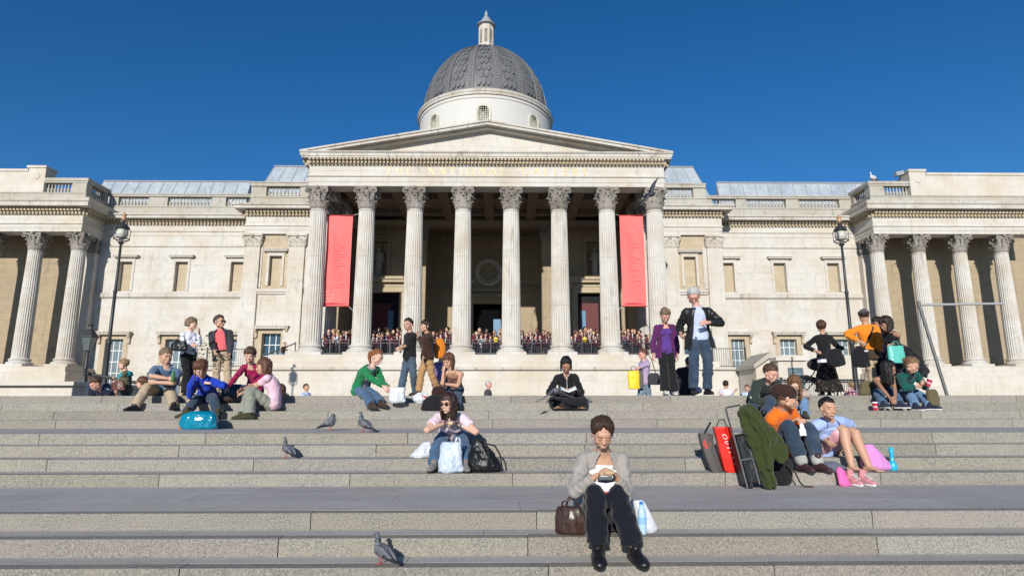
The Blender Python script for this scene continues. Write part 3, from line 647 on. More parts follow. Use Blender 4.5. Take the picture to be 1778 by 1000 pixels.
# ---- end pavilions with free-standing columns
def pavilion(s):
    xe = 30.35 if s > 0 else -34.0; far = 44 if s > 0 else -46
    a, b = (xe, far) if s > 0 else (far, xe)
    path = [(xe, YW+.2), (xe, YV), (far, YV)] if s > 0 else [(far, YV), (xe, YV), (xe, YW+.2)]
    e = MB(); sweep(e, path, [(-1.2, 13.871), (.0, 13.871), (.0, 14.14), (.03, 14.14), (.03, 14.44), (.12, 14.5), (.12, 14.58), (.02, 14.6), (.02, 15.2), (.08, 15.26), (-1.2, 15.26)]); part(e, 'entablature', M['stone'])
    d = MB(); sweep(d, path, [(-.5, 15.262), (.12, 15.262), (.12, 15.80), (-.5, 15.80)]); dentils(d, path, .11, .28, 15.3, 15.48, .16, .28); dentils(d, path, .11, .42, 15.52, 15.78, .19, .28); part(d, 'dentil_course', M['warm'])
    c = MB(); sweep(c, path, [(-1, 15.802), (.8, 15.802), (.8, 16.1), (.9, 16.2), (.95, 16.45), (.2, 16.56), (-1, 16.56)]); part(c, 'cornice', M['stone_top'])
    p = MB(); ww = .0
    sweep(p, path, [(-.45, 16.562), (-.02, 16.562), (-.02, 17.05), (.04, 17.1), (.04, 17.17), (-.45, 17.17)])
    x0 = xe+(.08 if s > 0 else -.08)
    def bx(x1_, x2_, y1_, y2_, z1_, z2_): p.box(min(x1_, x2_), max(x1_, x2_), y1_, y2_, z1_, z2_)
    bx(x0, x0+s*1.15, YV+.05, YV+.6, 17.172, 18.0); bx(x0, x0+s*.6, YW-.4, YW+.1, 17.172, 18.0); bx(x0, x0+s*.6, YV+.6, YV+.75, 17.172, 18.0)
    o = part(p, 'balustrade', M['parapet'])
    m = MB(); balusters(m, x0+s*1.2, x0+s*3.35, YV+.3, 17.18, 18.0, .27); part(m, 'baluster_row', M['parapet'], o, smooth=True); m = MB(); balusters(m, YV+.8, YW-.45, x0+s*.28, 17.18, 18.0, .27, 'y'); part(m, 'baluster_row', M['parapet'], o, smooth=True)
    r = MB(); sweep(r, [(xe, YW+.2), (xe, YV+.02), (xe+s*3.5, YV+.02)] if s > 0 else [(xe+s*3.5, YV+.02), (xe, YV+.02), (xe, YW+.2)], [(-.55, 18.002), (.0, 18.002), (.0, 18.14), (.06, 18.16), (.06, 18.4), (-.6, 18.4)]); part(r, 'balustrade_rail', M['parapet'], o)
    t = MB(); xa = xe+s*3.5; t.box(min(xa, xa+s*1.4), max(xa, xa+s*1.4), YV-.02, YV+1.2, 17.172, 19.25); t.box(min(xa, xa+s*1.5)-.05, max(xa, xa+s*1.4)+.05, YV-.1, YV+1.3, 19.252, 19.45)
    t.box(min(xa+s*1.4, far), max(xa+s*1.4, far), YV+.1, YV+1.2, 17.172, 18.98); t.box(min(xa+s*1.5, far), max(xa+s*1.5, far), YV+.02, YV+1.3, 18.982, 19.2)
    t.lathe((0, 0, 0), [(.3, 0), (.3, .04), (.22, .06)], 20); k = len(t.v)-60
    for i in range(k, len(t.v)): x, y, z = t.v[i]; t.v[i] = (xa+s*.7+x, YV-.02-z, 18.55+y)
    part(t, 'attic_block', M['plinth'], bevel=.015)
    for i in range(4): put_col(xe+s*(.5+3.45*i), YV+.75)
    # wall behind the columns
    yb = 53.0
    w = MB(); wx = [xe+s*(5.6+3.45*i) for i in (-1, 0, 1, 2)]
    holes_wall(w, min(xe+s*.0, far), max(xe, far), PZ-.3, 14.6, yb, yb+.6, sorted([(x-.6, x+.6, 9.6, 12.2) for x in wx]+[(x-.8, x+.8, 1.4, 6.0) for x in wx]))
    part(w, 'pavilion_wall', M['warm'])
    for x in wx:
        window_blind(x-.6, x+.6, 9.6, 12.2, yb); window_low(x-.8, x+.8, 1.4, 6.0, yb, 6, 6, 'pane_light')
    for i in range(4):
        x = xe+s*(.55+3.45*i); q = MB(); q.box(x-.5, x+.5, yb-.3, yb, 3.3, 12.7); o = part(q, 'pilaster', M['stone']); c = capital_flat(1.0, 1.15).build('pilaster_capital', M['capital'], o, auto=60); c.location = (x, yb-.28, 12.7)
    q = MB(); q.box(min(xe+s*.1, xe+s*1.1), max(xe+s*.1, xe+s*1.1), 51.0, 52.3, 3.3, 12.65); q.box(min(xe, xe+s*1.2), max(xe, xe+s*1.2), 50.9, 52.35, 3.07, 3.298); o = part(q, 'anta', M['stone'], bevel=.015)
    c = capital_flat(1.0, 1.18).build('anta_capital', M['capital'], o, auto=60); c.location = (xe+s*.6, 51.02, 12.65)
    l = MB(); l.box(min(xe, far), max(xe, far), yb-.12, yb, 8.9, 9.3); part(l, 'string_course', M['stone_top'])
    f = MB(); f.box(min(xe, far)+.3, max(xe, far)-.3, YV+1.25, 53.6, 14.3, 14.6); part(f, 'pavilion_ceiling', M['ceiling'])
    g = MB(); g.box(min(xe-s*.6, far), max(xe-s*.6, far), YV-.6, 53.1, 2.65, 3.069); g.box(min(xe-s*.8, far), max(xe-s*.8, far), YV-.8, 53.1, PZ-.3, 2.648); part(g, 'pavilion_podium', M['plinth'], bevel=.02)
    h = MB(); h.box(min(xe, far), max(xe, far), 53.6, 75, PZ, 16.5); part(h, 'pavilion_body', M['inner'])
pavilion(1); pavilion(-1)
# ---- drum, dome and lantern
DX, DY = -1.95, 62.0
dr = MB(); 
dr.lathe((DX, DY, 0), [(6.9, 17.5), (6.9, 29.0), (6.98, 29.05), (7.0, 29.3)], 96, cap=False); drum = part(dr, 'drum', plain('drum_render', (.58, .56, .52), .85, .2, nz=.07, scale=.8), smooth=False, auto=30)
dc = MB(); dc.lathe((DX, DY, 0), [(6.7, 29.301), (7.12, 29.35), (7.13, 29.55), (7.2, 29.62), (7.22, 29.8), (7.02, 29.95), (6.75, 30.15), (6.6, 30.2)], 96, cap=False); part(dc, 'drum_cornice', M['stone_top'], drum, auto=30)
for k in range(8):
    a = -math.pi/2+k*math.pi/4; ca, sa = math.cos(a), math.sin(a); T = lambda u, w, z: (DX+ca*(6.93+w)-sa*u, DY+sa*(6.93+w)+ca*u, z)
    f = MB(); zs = 27.65; r_ = .60
    outer = [(-.74, 25.9)]+[(-.74*math.cos(t), zs+.74*math.sin(t)) for t in [math.pi*i/12 for i in range(13)]]+[(.74, 25.9)]
    inner = [(-r_, 25.9)]+[(-r_*math.cos(t), zs+r_*math.sin(t)) for t in [math.pi*i/12 for i in range(13)]]+[(r_, 25.9)]
    for (o1, i1), (o2, i2) in zip(zip(outer, inner), zip(outer[1:], inner[1:])):
        f.hexa([T(o1[0], -.1, o1[1]), T(o2[0], -.1, o2[1]), T(i2[0], -.1, i2[1]), T(i1[0], -.1, i1[1])], [T(o1[0], .07, o1[1]), T(o2[0], .07, o2[1]), T(i2[0], .07, i2[1]), T(i1[0], .07, i1[1])])
    wn = part(f, 'arched_window', M['stone'], drum)
    g = MB(); g.rings([[T(p[0], w, p[1]) for p in inner] for w in (-.06, -.0)]); part(g, 'window_pane', M['black'], wn)
    l = MB()
    q = .22
    for i in range(-4, 5):
        for j in range(0, 12):
            x = i*q; z = 25.95+j*q
            if abs(x) > r_-.05 or (z > zs and (x*x+(z-zs)**2) > (r_-.04)**2): continue
            l.cbox((0, 0, 0), (.0, .0, .0)) if False else None
            k0 = len(l.v); l.lathe((0, 0, 0), [(.055, 0), (.055, .05)], 8); 
            for t in range(k0, len(l.v)): vx, vy, vz = l.v[t]; l.v[t] = T(x+vx, .0+vz, z+vy)
    for i in range(-7, 8):
        d1 = i*q
        pts = [(u, 25.9+(u-d1)) for u in np.linspace(-r_, r_, 14)]
        for sg in (1, -1):
            seg = [(u*sg, zz) for u, zz in pts if zz > 25.9 and (zz < zs or u*u+(zz-zs)**2 < r_*r_)]
            if len(seg) > 1: l.tube([T(seg[0][0], .02, seg[0][1]), T(seg[-1][0], .02, seg[-1][1])], .024, 4)
    l2 = [T(p[0]*.98, .035, p[1]) for p in inner]; l.tube(l2, .05, 5)
    part(l, 'window_lattice', M['lattice'], wn)
RD, HD, Z0 = 6.5, 7.75, 30.05
def dome_pt(th, ph, dr_=0): return Vector((DX+(RD+dr_)*math.cos(ph)*math.cos(th), DY+(RD+dr_)*math.cos(ph)*math.sin(th), Z0+(HD+dr_)*math.sin(ph)))
dm = MB(); dm.rings([[dome_pt(2*math.pi*j/96, R(82)*i/28) for j in range(96)] for i in range(29)], True); dome = part(dm, 'dome', M['lead'], smooth=True)
rb = MB()
for k in range(16):
    th = R(11.25+22.5*k); 
    for off, w, h in ((-.042, .018, .15), (.042, .018, .15), (0, .075, .06)):
        rs = []
        for i in range(26):
            ph = R(1+79.5*i/25); sc = max(.22, math.cos(ph)**.6)/max(math.cos(ph), .16); o = off*sc*.8+0; ww = w*sc*.5
            rs.append([dome_pt(th+o-ww, ph, -.02), dome_pt(th+o+ww, ph, -.02), dome_pt(th+o+ww, ph, h), dome_pt(th+o-ww, ph, h)])
        rb.rings(rs)
    for i in range(30):       # beading along the rib
        ph = R(2+75*i/29); rb.ell(dome_pt(th, ph, .07), (.09, .09, .09), 5, 4)
part(rb, 'dome_rib', plain('rib_lead', (.155, .155, .155), .6, .4, nz=.3, scale=3), dome, auto=40)
sc_ = MB()
for k in range(16):
    for row in range(12):
        ph0 = R(3+row*6.4); dphi = R(8.6); n = 3 if row % 2 == 0 else 2; half = R(22.5)/2-.085*max(.22, math.cos(ph0)**.6)/max(math.cos(ph0), .16)
        if half < .03: continue
        if row > 8: n = 2 if row % 2 == 0 else 1
        wd = 2*half/(3 if row <= 8 else 2)
        for c in range(n):
            th = R(22.5*k)+ (c-(n-1)/2)*wd
            shape = [(-.5, 1), (-.5, .42), (-.38, .18), (0, 0), (.38, .18), (.5, .42), (.5, 1)]
            P = [(th+u*wd*.97, ph0+v*dphi) for u, v in shape]
            lo = [dome_pt(a, b, .015) for a, b in P]; hi = [dome_pt(a, b, .06+.10*(1-(b-ph0)/dphi)) for a, b in P]
            sc_.rings([lo[::-1], hi[::-1]] if False else [lo, hi])
part(sc_, 'dome_scales', plain('scale_lead', (.135, .135, .14), .55, .5, nz=.5, scale=1.6), dome)
ln = MB(); lz = 37.55
ln.lathe((DX, DY, lz-.3), [(1.5, 0), (1.45, .25), (1.15, .35), (1.12, .9)], 8, ph=R(22.5))
ln.lathe((DX, DY, lz+.6), [(.80, 0), (.80, 2.9)], 8, ph=R(22.5))
lant = part(ln, 'lantern', M['stone'], bevel=.02)
w = MB()
for k in range(8):
    a = R(-90+45*k); ca, sa = math.cos(a), math.sin(a); T = lambda u, ww, z: (DX+ca*(.745+ww)-sa*u, DY+sa*(.745+ww)+ca*u, z)
    for u in (-.27, .27): w.hexa([T(u-.06, -.1, lz+.7), T(u+.06, -.1, lz+.7), T(u+.06, .06, lz+.7), T(u-.06, .06, lz+.7)], [T(u-.06, -.1, lz+3.2), T(u+.06, -.1, lz+3.2), T(u+.06, .06, lz+3.2), T(u-.06, .06, lz+3.2)])
part(w, 'lantern_pilaster', M['stone'], lant)
w = MB()
for k in range(8):
    a = R(-90+45*k); ca, sa = math.cos(a), math.sin(a); T = lambda u, ww, z: (DX+ca*(.745+ww)-sa*u, DY+sa*(.745+ww)+ca*u, z)
    w.hexa([T(-.16, -.1, lz+1.3), T(.16, -.1, lz+1.3), T(.16, .012, lz+1.3), T(-.16, .012, lz+1.3)], [T(-.16, -.1, lz+2.9), T(.16, -.1, lz+2.9), T(.16, .012, lz+2.9), T(-.16, .012, lz+2.9)])
part(w, 'lantern_opening', M['capital'], lant)
w = MB(); w.lathe((DX, DY, lz+3.5), [(.85, 0), (1.02, .1), (1.02, .2), (.9, .25), (.62, .6), (.42, 1.0), (.25, 1.2)], 16); part(w, 'lantern_roof', M['leadgrey'], lant, auto=40)
w = MB(); w.lathe((DX, DY, lz+4.7), [(.2, 0), (.26, .1), (.12, .2), (.22, .32), (.24, .42), (.1, .6), (.03, .85), (.0, .95)], 10); part(w, 'finial', M['leadgrey'], lant, smooth=True)
db = MB(); db.box(DX-9, DX+9, DY-8, DY+10, 17.5, 20.5); part(db, 'dome_base', M['parapet'])
# ---------------------------------------------------------------- people
PEND = []          # garments and bodies waiting to be fused into one surface each
def queue(mb, name, mat, parent, voxel=.009, disp=0.0, dscale=.09, smooth=3, extra=None, mats=None):
    o = mb.build(name, mats or mat, parent)
    r = o.modifiers.new('fuse', 'REMESH'); r.mode = 'VOXEL'; r.voxel_size = voxel; r.use_smooth_shade = True
    if disp:
        tx = bpy.data.textures.get('fold%g' % dscale) or bpy.data.textures.new('fold%g' % dscale, 'CLOUDS'); tx.noise_scale = dscale; tx.noise_depth = 2
        d = o.modifiers.new('fold', 'DISPLACE'); d.texture = tx; d.strength = disp; d.mid_level = .5; d.texture_coords = 'LOCAL'
    if smooth:
        s = o.modifiers.new('relax', 'SMOOTH'); s.factor = .5; s.iterations = smooth
    PEND.append((o, extra)); return o
def finalize():
    dg = bpy.context.evaluated_depsgraph_get(); dg.update()
    res = [bpy.data.meshes.new_from_object(o.evaluated_get(dg)) for o, _ in PEND]
    for (o, ex), me in zip(PEND, res):
        nm = o.name.split('.')[0]; old = o.data; mats = [m for m in old.materials]; o.modifiers.clear()
        if ex:
            nv = len(me.vertices); nf = len(me.polygons)
            V_ = [tuple(v.co) for v in me.vertices]+ex.v; F_ = [tuple(p.vertices) for p in me.polygons]+[tuple(i+nv for i in f) for f in ex.f]
            mi = [0]*nf+ex.m; me2 = bpy.data.meshes.new(nm); me2.from_pydata(V_, [], F_); me2.polygons.foreach_set('material_index', mi); bpy.data.meshes.remove(me); me = me2
        me.materials.clear()
        for m in mats: me.materials.append(m)
        me.polygons.foreach_set('use_smooth', [True]*len(me.polygons)); me.name = nm; o.data = me; bpy.data.meshes.remove(old)
    PEND.clear()
def catmull(P, X, k=4):
    """smooth a chain of points and the numbers that ride on it"""
    P = [Vector(p) for p in P]; out = []; xo = []
    for i in range(len(P)-1):
        p0 = P[max(i-1, 0)]; p1 = P[i]; p2 = P[i+1]; p3 = P[min(i+2, len(P)-1)]
        for j in range(k):
            t = j/k; out.append(.5*((2*p1)+(-p0+p2)*t+(2*p0-5*p1+4*p2-p3)*t*t+(-p0+3*p1-3*p2+p3)*t**3))
            a, b = X[i], X[i+1]; xo.append(a+(b-a)*t if not hasattr(a, '__len__') else [u+(w-u)*t for u, w in zip(a, b)])
    out.append(P[-1]); xo.append(X[-1]); return out, xo
def limb(mb, pts, rad, n=12, side=None, k=4, flat=1.0):
    """rounded tapered limb through the points; flat squashes it across `side`"""
    P, Rr = catmull(pts, rad, k); m = len(P); rs = []; d0 = (P[1]-P[0]).normalized(); d1 = (P[-1]-P[-2]).normalized()
    cen = []; 
    for q in (-.96, -.8, -.45): cen.append((P[0]+d0*q*Rr[0], Rr[0]*math.sqrt(1-q*q), d0))
    for i in range(m):
        d = (P[min(i+1, m-1)]-P[max(i-1, 0)]).normalized(); cen.append((P[i], Rr[i], d))
    for q in (.45, .8, .96): cen.append((P[-1]+d1*q*Rr[-1], Rr[-1]*math.sqrt(1-q*q), d1))
    ref = Vector(side) if side is not None else (Vector((0, 0, 1)) if abs(d0.z) < .8 else Vector((0, 1, 0)))
    for c, r, d in cen:
        a = ref-d*ref.dot(d)
        if a.length < 1e-3: a = d.orthogonal()
        a.normalize(); b = d.cross(a); ref = a
        rs.append([c+a*(r*math.cos(2*math.pi*j/n))+b*(r*flat*math.sin(2*math.pi*j/n)) for j in range(n)])
    mb.rings(rs)
def creased(mb, pts, rad, n=16, seed=0.0):
    """a sleeve or trouser leg: like limb(), with folds that gather at the bends and the hem"""
    P, Rr = catmull(pts, rad, 9); m = len(P); rs = []; bends = [9*i for i in range(1, len(pts)-1)]+[m-1]
    ref = None
    for i in range(m):
        d = (P[min(i+1, m-1)]-P[max(i-1, 0)]).normalized()
        if ref is None: ref = d.orthogonal()
        a = ref-d*ref.dot(d); a.normalize(); b = d.cross(a); ref = a; w = .35+sum(math.exp(-((i-q)/3.0)**2) for q in bends)
        ring = []
        for j in range(n):
            t = 2*math.pi*j/n; r = Rr[i]+.0050*w*math.sin(i*1.55+1.6*math.sin(t+seed)+seed)+.0035*w*math.sin(i*.83-2.2*math.sin(t*2+seed*.7))
            ring.append(P[i]+a*(r*math.cos(t))+b*(r*math.sin(t)))
        rs.append(ring)
    d0 = (P[1]-P[0]).normalized(); c = P[0]; rs = [[c-d0*Rr[0]*.6+(q-c)*.6 for q in rs[0]]]+rs; mb.rings(rs)
class Fig:
    """skeleton of one person, in the local axes of the root"""
    def __init__(s, key):
        s.H, sex, phi, phs, hy, hp, ta, tb, root, pts = POSE[key]; s.root = Vector(root); s.male = sex == 'm'
        s.J = {k: Vector(v)-s.root for k, v in zip(['pel', 'neck', 'head']+[j+q for j in ('sh', 'hi', 'el', 'wr', 'kn', 'an') for q in 'ab'], pts)}
        F = lambda a: Vector((math.sin(R(a)), -math.cos(R(a)), 0)); s.Fh = F(phi); s.Fs = F(phs)
        s.Sh = Vector((math.cos(R(phi)), math.sin(R(phi)), 0)); s.Ss = (s.J['sh'+'b']-s.J['sh'+'a']).normalized()
        s.P = s.J['pel']; s.N = s.J['neck']; s.T = (s.N-s.P).normalized(); s.L = (s.N-s.P).length
        s.seated = s.J['kn'+'a'].z > s.P.z-.30*s.H*.6
        y, p = hy, hp; f = F(y); s.hf = (f*math.cos(R(p))-Vector((0, 0, 1))*math.sin(R(p))).normalized()
        s.hs = Vector((math.cos(R(y)), math.sin(R(y)), 0)); s.hu = s.hs.cross(s.hf)*1.0
        if s.hu.z < 0: s.hu = -s.hu
        s.k = s.H/1.72; s.hk = s.k*(1.06 if root[1] < 9 else 1.20); s.C = s.J['head']
        s.F_ = {'a': F(ta), 'b': F(tb)}
    def sp(s, t):
        """spine point and frame at t (0 pelvis, 1 neck base)"""
        bul = -s.Fs*(.035*s.H if s.seated else .0); tt = max(-.3, min(1.1, t))
        p = s.P+(s.N-s.P)*tt+bul*4*max(0, tt)*(1-min(1, max(0, tt)))
        sd = s.Sh.lerp(s.Ss, max(0, min(1, t*1.1))); sd = (sd-s.T*sd.dot(s.T)).normalized(); f = sd.cross(s.T)*-1
        if f.dot(s.Fs+s.Fh) < 0: f = -f
        return p, sd, f
    def trunk(s, mb, t0, t1, infl=0.0, caps=True, n=22, xs=1.0):
        tab = [(-.20, .050, .045), (-.10, .088, .063), (.05, .095, .067), (.22, .089, .061), (.42, .083, .056), (.62, .092, .062), (.80, .101, .061), (.92, .083, .048), (1.0, .048, .038), (1.06, .036, .034)] if s.male else \
              [(-.20, .050, .045), (-.10, .092, .064), (.05, .101, .070), (.22, .087, .061), (.42, .070, .052), (.62, .079, .057), (.80, .086, .055), (.92, .070, .043), (1.0, .042, .034), (1.06, .031, .030)]
        def at_(t):
            for a, b in zip(tab, tab[1:]):
                if t <= b[0]: u = (t-a[0])/(b[0]-a[0]); return a[1]+(b[1]-a[1])*u, a[2]+(b[2]-a[2])*u
            return tab[-1][1:]
        rs = []; m = 14
        for i in range(m+1):
            t = t0+(t1-t0)*i/m; rx, ry = at_(t); rx = rx*s.H*xs+infl; ry = ry*s.H+infl; p, sd, f = s.sp(t)
            if i in (0, m): 
                q = -.5 if i == 0 else .5; 
            rs.append([p+sd*rx*math.copysign(abs(math.cos(a))**.85, math.cos(a))+f*ry*math.sin(a) for a in [2*math.pi*j/n for j in range(n)]])
        mb.rings(rs)
        if not s.male and t1 > .75:
            for q in (-1, 1):
                p, sd, f = s.sp(.70); mb.ell(p+sd*q*.040*s.H+f*(.036*s.H+infl*.7), (.034*s.H+infl*.5,)*3, 10, 8)
        for q in ('a', 'b'):
            if t1 > .85 and caps: limb(mb, [s.sp(.97)[0], s.J['sh'+q]], [.028*s.H+infl, .030*s.H+infl], 10)
        if s.seated and t0 < 0:
            for q in (-1, 1): p, sd, f = s.sp(0); mb.ell(p+sd*q*.045*s.H-f*.02*s.H, (.052*s.H+infl, .055*s.H+infl, .052*s.H+infl), 10, 8)
    def arm(s, mb, q, infl=0.0, to=2.0, fl=0.0):
        """to: 1 = elbow, 2 = wrist"""
        a, e, w = s.J['sh'+q], s.J['el'+q], s.J['wr'+q]; H = s.H; g = 1.08 if s.male else .95
        P = [a, a.lerp(e, .5), e, e.lerp(w, .35), w]; Rd = [.031*H*g, .027*H*g, .0225*H*g, .0235*H*g, .0150*H*g]; tt = [0, .5, 1, 1.35, 2]
        if to < 2:
            P2, R2 = [], []
            for i, t in enumerate(tt):
                if t < to-1e-6: P2.append(P[i]); R2.append(Rd[i])
                else:
                    u = (to-tt[i-1])/(t-tt[i-1]); P2.append(P[i-1].lerp(P[i], u)); R2.append(Rd[i-1]+(Rd[i]-Rd[i-1])*u); break
            P, Rd = P2, R2
        (creased if infl > .004 else limb)(mb, P, [r+infl+fl*i/len(Rd) for i, r in enumerate(Rd)], 14, *((((a+e+w).x*53),) if infl > .004 else ()))
    def leg(s, mb, q, infl=0.0, flare=0.0, to=2.0, loose=0.0):
        h, k, a = s.J['hi'+q], s.J['kn'+q], s.J['an'+q]; H = s.H; g = 1.0
        P = [h, h.lerp(k, .45), k, k.lerp(a, .35), a+Vector((0, 0, .0))]; Rd = [.050*H, .047*H, .034*H+loose, .034*H+loose, .022*H+loose]; tt = [0, .45, 1, 1.35, 2]
        if to < 2:
            P2, R2 = [], []
            for i, t in enumerate(tt):
                if t < to-1e-6: P2.append(P[i]); R2.append(Rd[i])
                else: u = (to-tt[i-1])/(t-tt[i-1]); P2.append(P[i-1].lerp(P[i], u)); R2.append(Rd[i-1]+(Rd[i]-Rd[i-1])*u); break
            P, Rd = P2, R2
        Rd = [r+infl for r in Rd]; Rd[-1] += flare
        if flare and len(Rd) > 1: Rd[-2] += flare*.35
        if infl > .004: creased(mb, P, Rd, 16, (h+k+a).x*37)
        else: limb(mb, P, Rd, 14)
def hand(mb, w, d, nrm, sc=1.0, curl=.9, right=1, spread=.12):
    """palm, four fingers and a thumb; d = along the hand, nrm = the side the fingers close to"""
    d = d.normalized(); nrm = (nrm-d*nrm.dot(d)).normalized(); sd = d.cross(nrm)*right
    limb(mb, [w, w+d*.04*sc, w+d*.082*sc], [.022*sc, .036*sc, .037*sc], 12, side=sd, flat=.42, k=3)
    Ls = [(.030, .072), (.011, .082), (-.010, .076), (-.029, .060)]
    for i, (o, L) in enumerate(Ls):
        b = w+d*.080*sc+sd*o*sc; dr = (d+sd*o*spread*12).normalized(); c = curl*(1+.12*i); P = [b-dr*.012*sc, b]; q = b
        for j, fr in enumerate((.45, .30, .25)):
            a = c*(.35+.55*j); q = q+(dr*math.cos(a)+nrm*math.sin(a))*L*fr*sc; P.append(q)
        limb(mb, P, [.0085*sc, .0088*sc, .0082*sc, .0075*sc, .0065*sc], 8, k=2)
    b = w+d*.022*sc+sd*.024*sc; t1 = (d*.55+sd*.75+nrm*.35).normalized(); t2 = (d*.8+sd*.2+nrm*.6).normalized()
    limb(mb, [b-t1*.01*sc, b+t1*.038*sc, b+t1*.038*sc+t2*.030*sc], [.0125*sc, .0110*sc, .0085*sc], 8, k=2)
def shoe(mb, an, F, k=1.0, hi=0.0, w=1.0):
    S = Vector((F.y, -F.x, 0)); z = -.0+0.0; base = an.z-.045*1.72*k
    h = lambda d, s_, zz: an+F*d*k+S*s_*k+Vector((0, 0, base-an.z+zz*k))
    limb(mb, [h(-.055, 0, .036), h(.02, 0, .040), h(.09, 0, .032), h(.140, 0, .027)], [.036*k*w, .038*k*w, .041*k*w, .033*k*w], 12, side=S, flat=.78)
    limb(mb, [h(-.02, 0, .055), h(0.0, 0, .10+hi)], [.040*k, .040*k], 12)
    limb(mb, [h(.03, 0, .06), h(.09, 0, .045)], [.036*k, .032*k], 10)
    return [h(-.09, 0, 0), h(.2, 0, 0)]
def sole(mb, an, F, k=1.0, th=.018):
    S = Vector((F.y, -F.x, 0)); b = an.z-.045*1.72*k; rs = []
    for z, g in ((0.0, .96), (th, 1.0)):
        pr = [(-.092, .0), (-.088, .026), (-.04, .034), (.02, .035), (.08, .043), (.13, .038), (.168, .020), (.176, 0)]
        ring = [(x, y) for x, y in pr]+[(x, -y) for x, y in pr[::-1][1:-1]]
        rs.append([an+F*x*k*g+S*y*k*g+Vector((0, 0, b-an.z+z*k)) for x, y in ring])
    mb.rings(rs)
SKIN = {}
def skin(t):
    if t not in SKIN:
        c = {'pale': (.62, .38, .28), 'mid': (.52, .30, .20), 'tan': (.36, .19, .115), 'red': (.60, .32, .24), 'dark': (.20, .10, .06)}[t]
        m = NT('skin_'+t); n = m.noise(14, 4, m.coord()); cc = m.mix(n, [x*.9 for x in c], [min(1, x*1.1) for x in c]); m.out(cc, .5, .35)
        m.b.inputs['Subsurface Weight'].default_value = .08; m.b.inputs['Subsurface Radius'].default_value = (.02, .008, .004); m.b.inputs['Subsurface Scale'].default_value = .5
        SKIN[t] = m.mat
    return SKIN[t]
LIPS = plain('lips', (.45, .16, .13), .45, .4); EYEW = plain('eye_white', (.62, .60, .57), .3, .5); EYED = plain('eye_iris', (.03, .02, .015), .2, .6)
HAIRC = {}
def hairmat(nm, c):
    if nm not in HAIRC:
        m = NT('hair_'+nm); P = m.coord((1, 1, .12)); n = m.noise(90, 3, P, .6, .6); n2 = m.noise(6, 3, m.coord())
        cc = m.mix(m.ramp(n, .35, .65), [x*.55 for x in c], [min(1, x*1.35) for x in c]); cc = m.mix(n2, cc, m.mix(.5, cc, [x*.6 for x in c]))
        m.bump(n, .7, .01); HAIRC[nm] = m.out(cc, .5, .35); m.b.inputs['Anisotropic'].default_value = .4
    return HAIRC[nm]
HC = {'brown': (.085, .045, .025), 'dark': (.025, .014, .010), 'black': (.010, .008, .008), 'ginger': (.24, .085, .030), 'blond': (.30, .19, .095), 'grey': (.42, .40, .38), 'white': (.50, .49, .47), 'chestnut': (.12, .05, .028), 'ash': (.19, .13, .08)}
def head(s, mb):
    C, f, sd, u, k = s.C, s.hf, s.hs, s.hu, s.hk; M_ = Matrix((sd, f, u)).transposed()
    E = lambda a, b, c, r: mb.ell(C+sd*a*k+f*b*k+u*c*k, tuple(x*k for x in r), 16, 12, M_)
    E(0, -.012, .028, (.073, .093, .088)); E(0, .026, -.010, (.064, .062, .082)); E(0, .036, -.050, (.052, .047, .046)); E(0, .062, -.084, (.024, .018, .018))
    E(0, .066, .030, (.050, .022, .024))                                     # brow
    for q in (-1, 1):
        E(q*.034, .056, -.024, (.026, .026, .028)); E(q*.074, -.006, -.008, (.010, .020, .032)); E(q*.046, .014, -.056, (.020, .034, .026))
    limb(mb, [C+f*.082*k+u*.010*k, C+f*.095*k-u*.014*k, C+f*.101*k-u*.025*k], [.009*k, .011*k, .012*k], 8, k=2)
    for q in (-1, 1): E(q*.011, .090, -.028, (.009, .010, .008))
    E(0, .083, -.058, (.024, .014, .012))
    nr = (.034 if s.male else .029)*s.H*.98
    limb(mb, [s.N-s.T*.02*s.H, s.N.lerp(C, .45), C-u*.03*k-f*.02*k], [nr*1.2, nr, nr], 12)
def face(s, hair, mouth=0):
    """eyes, brows and lips, set into the face; material slots 1 lips, 2 white, 3 iris, 4 brow"""
    C, f, sd, u, k = s.C, s.hf, s.hs, s.hu, s.hk; m = MB(); M_ = Matrix((sd, f, u)).transposed()
    def E(a, b, c, r, mt): m.cm = mt; m.ell(C+sd*a*k+f*b*k+u*c*k, tuple(x*k for x in r), 10, 6, M_)
    for q in (-1, 1):
        E(q*.031, .0845, .006, (.0145, .008, .0072), 2); E(q*.031, .0915, .0055, (.0062, .0035, .0060), 3); m.cm = 3
        m.tube([C+sd*q*.017*k+f*.088*k+u*.009*k, C+sd*q*.031*k+f*.093*k+u*.0135*k, C+sd*q*.046*k+f*.083*k+u*.008*k], .0026*k, 5)
        m.cm = 4; m.tube([C+sd*q*.014*k+f*.091*k+u*.026*k, C+sd*q*.031*k+f*.091*k+u*.032*k, C+sd*q*.050*k+f*.078*k+u*.025*k], [.0035*k, .0035*k, .002*k], 5)
    E(0, .0935, -.0545, (.022, .006, .0045), 1); E(0, .0925, -.0625, (.019, .006, .0055), 1)
    return m
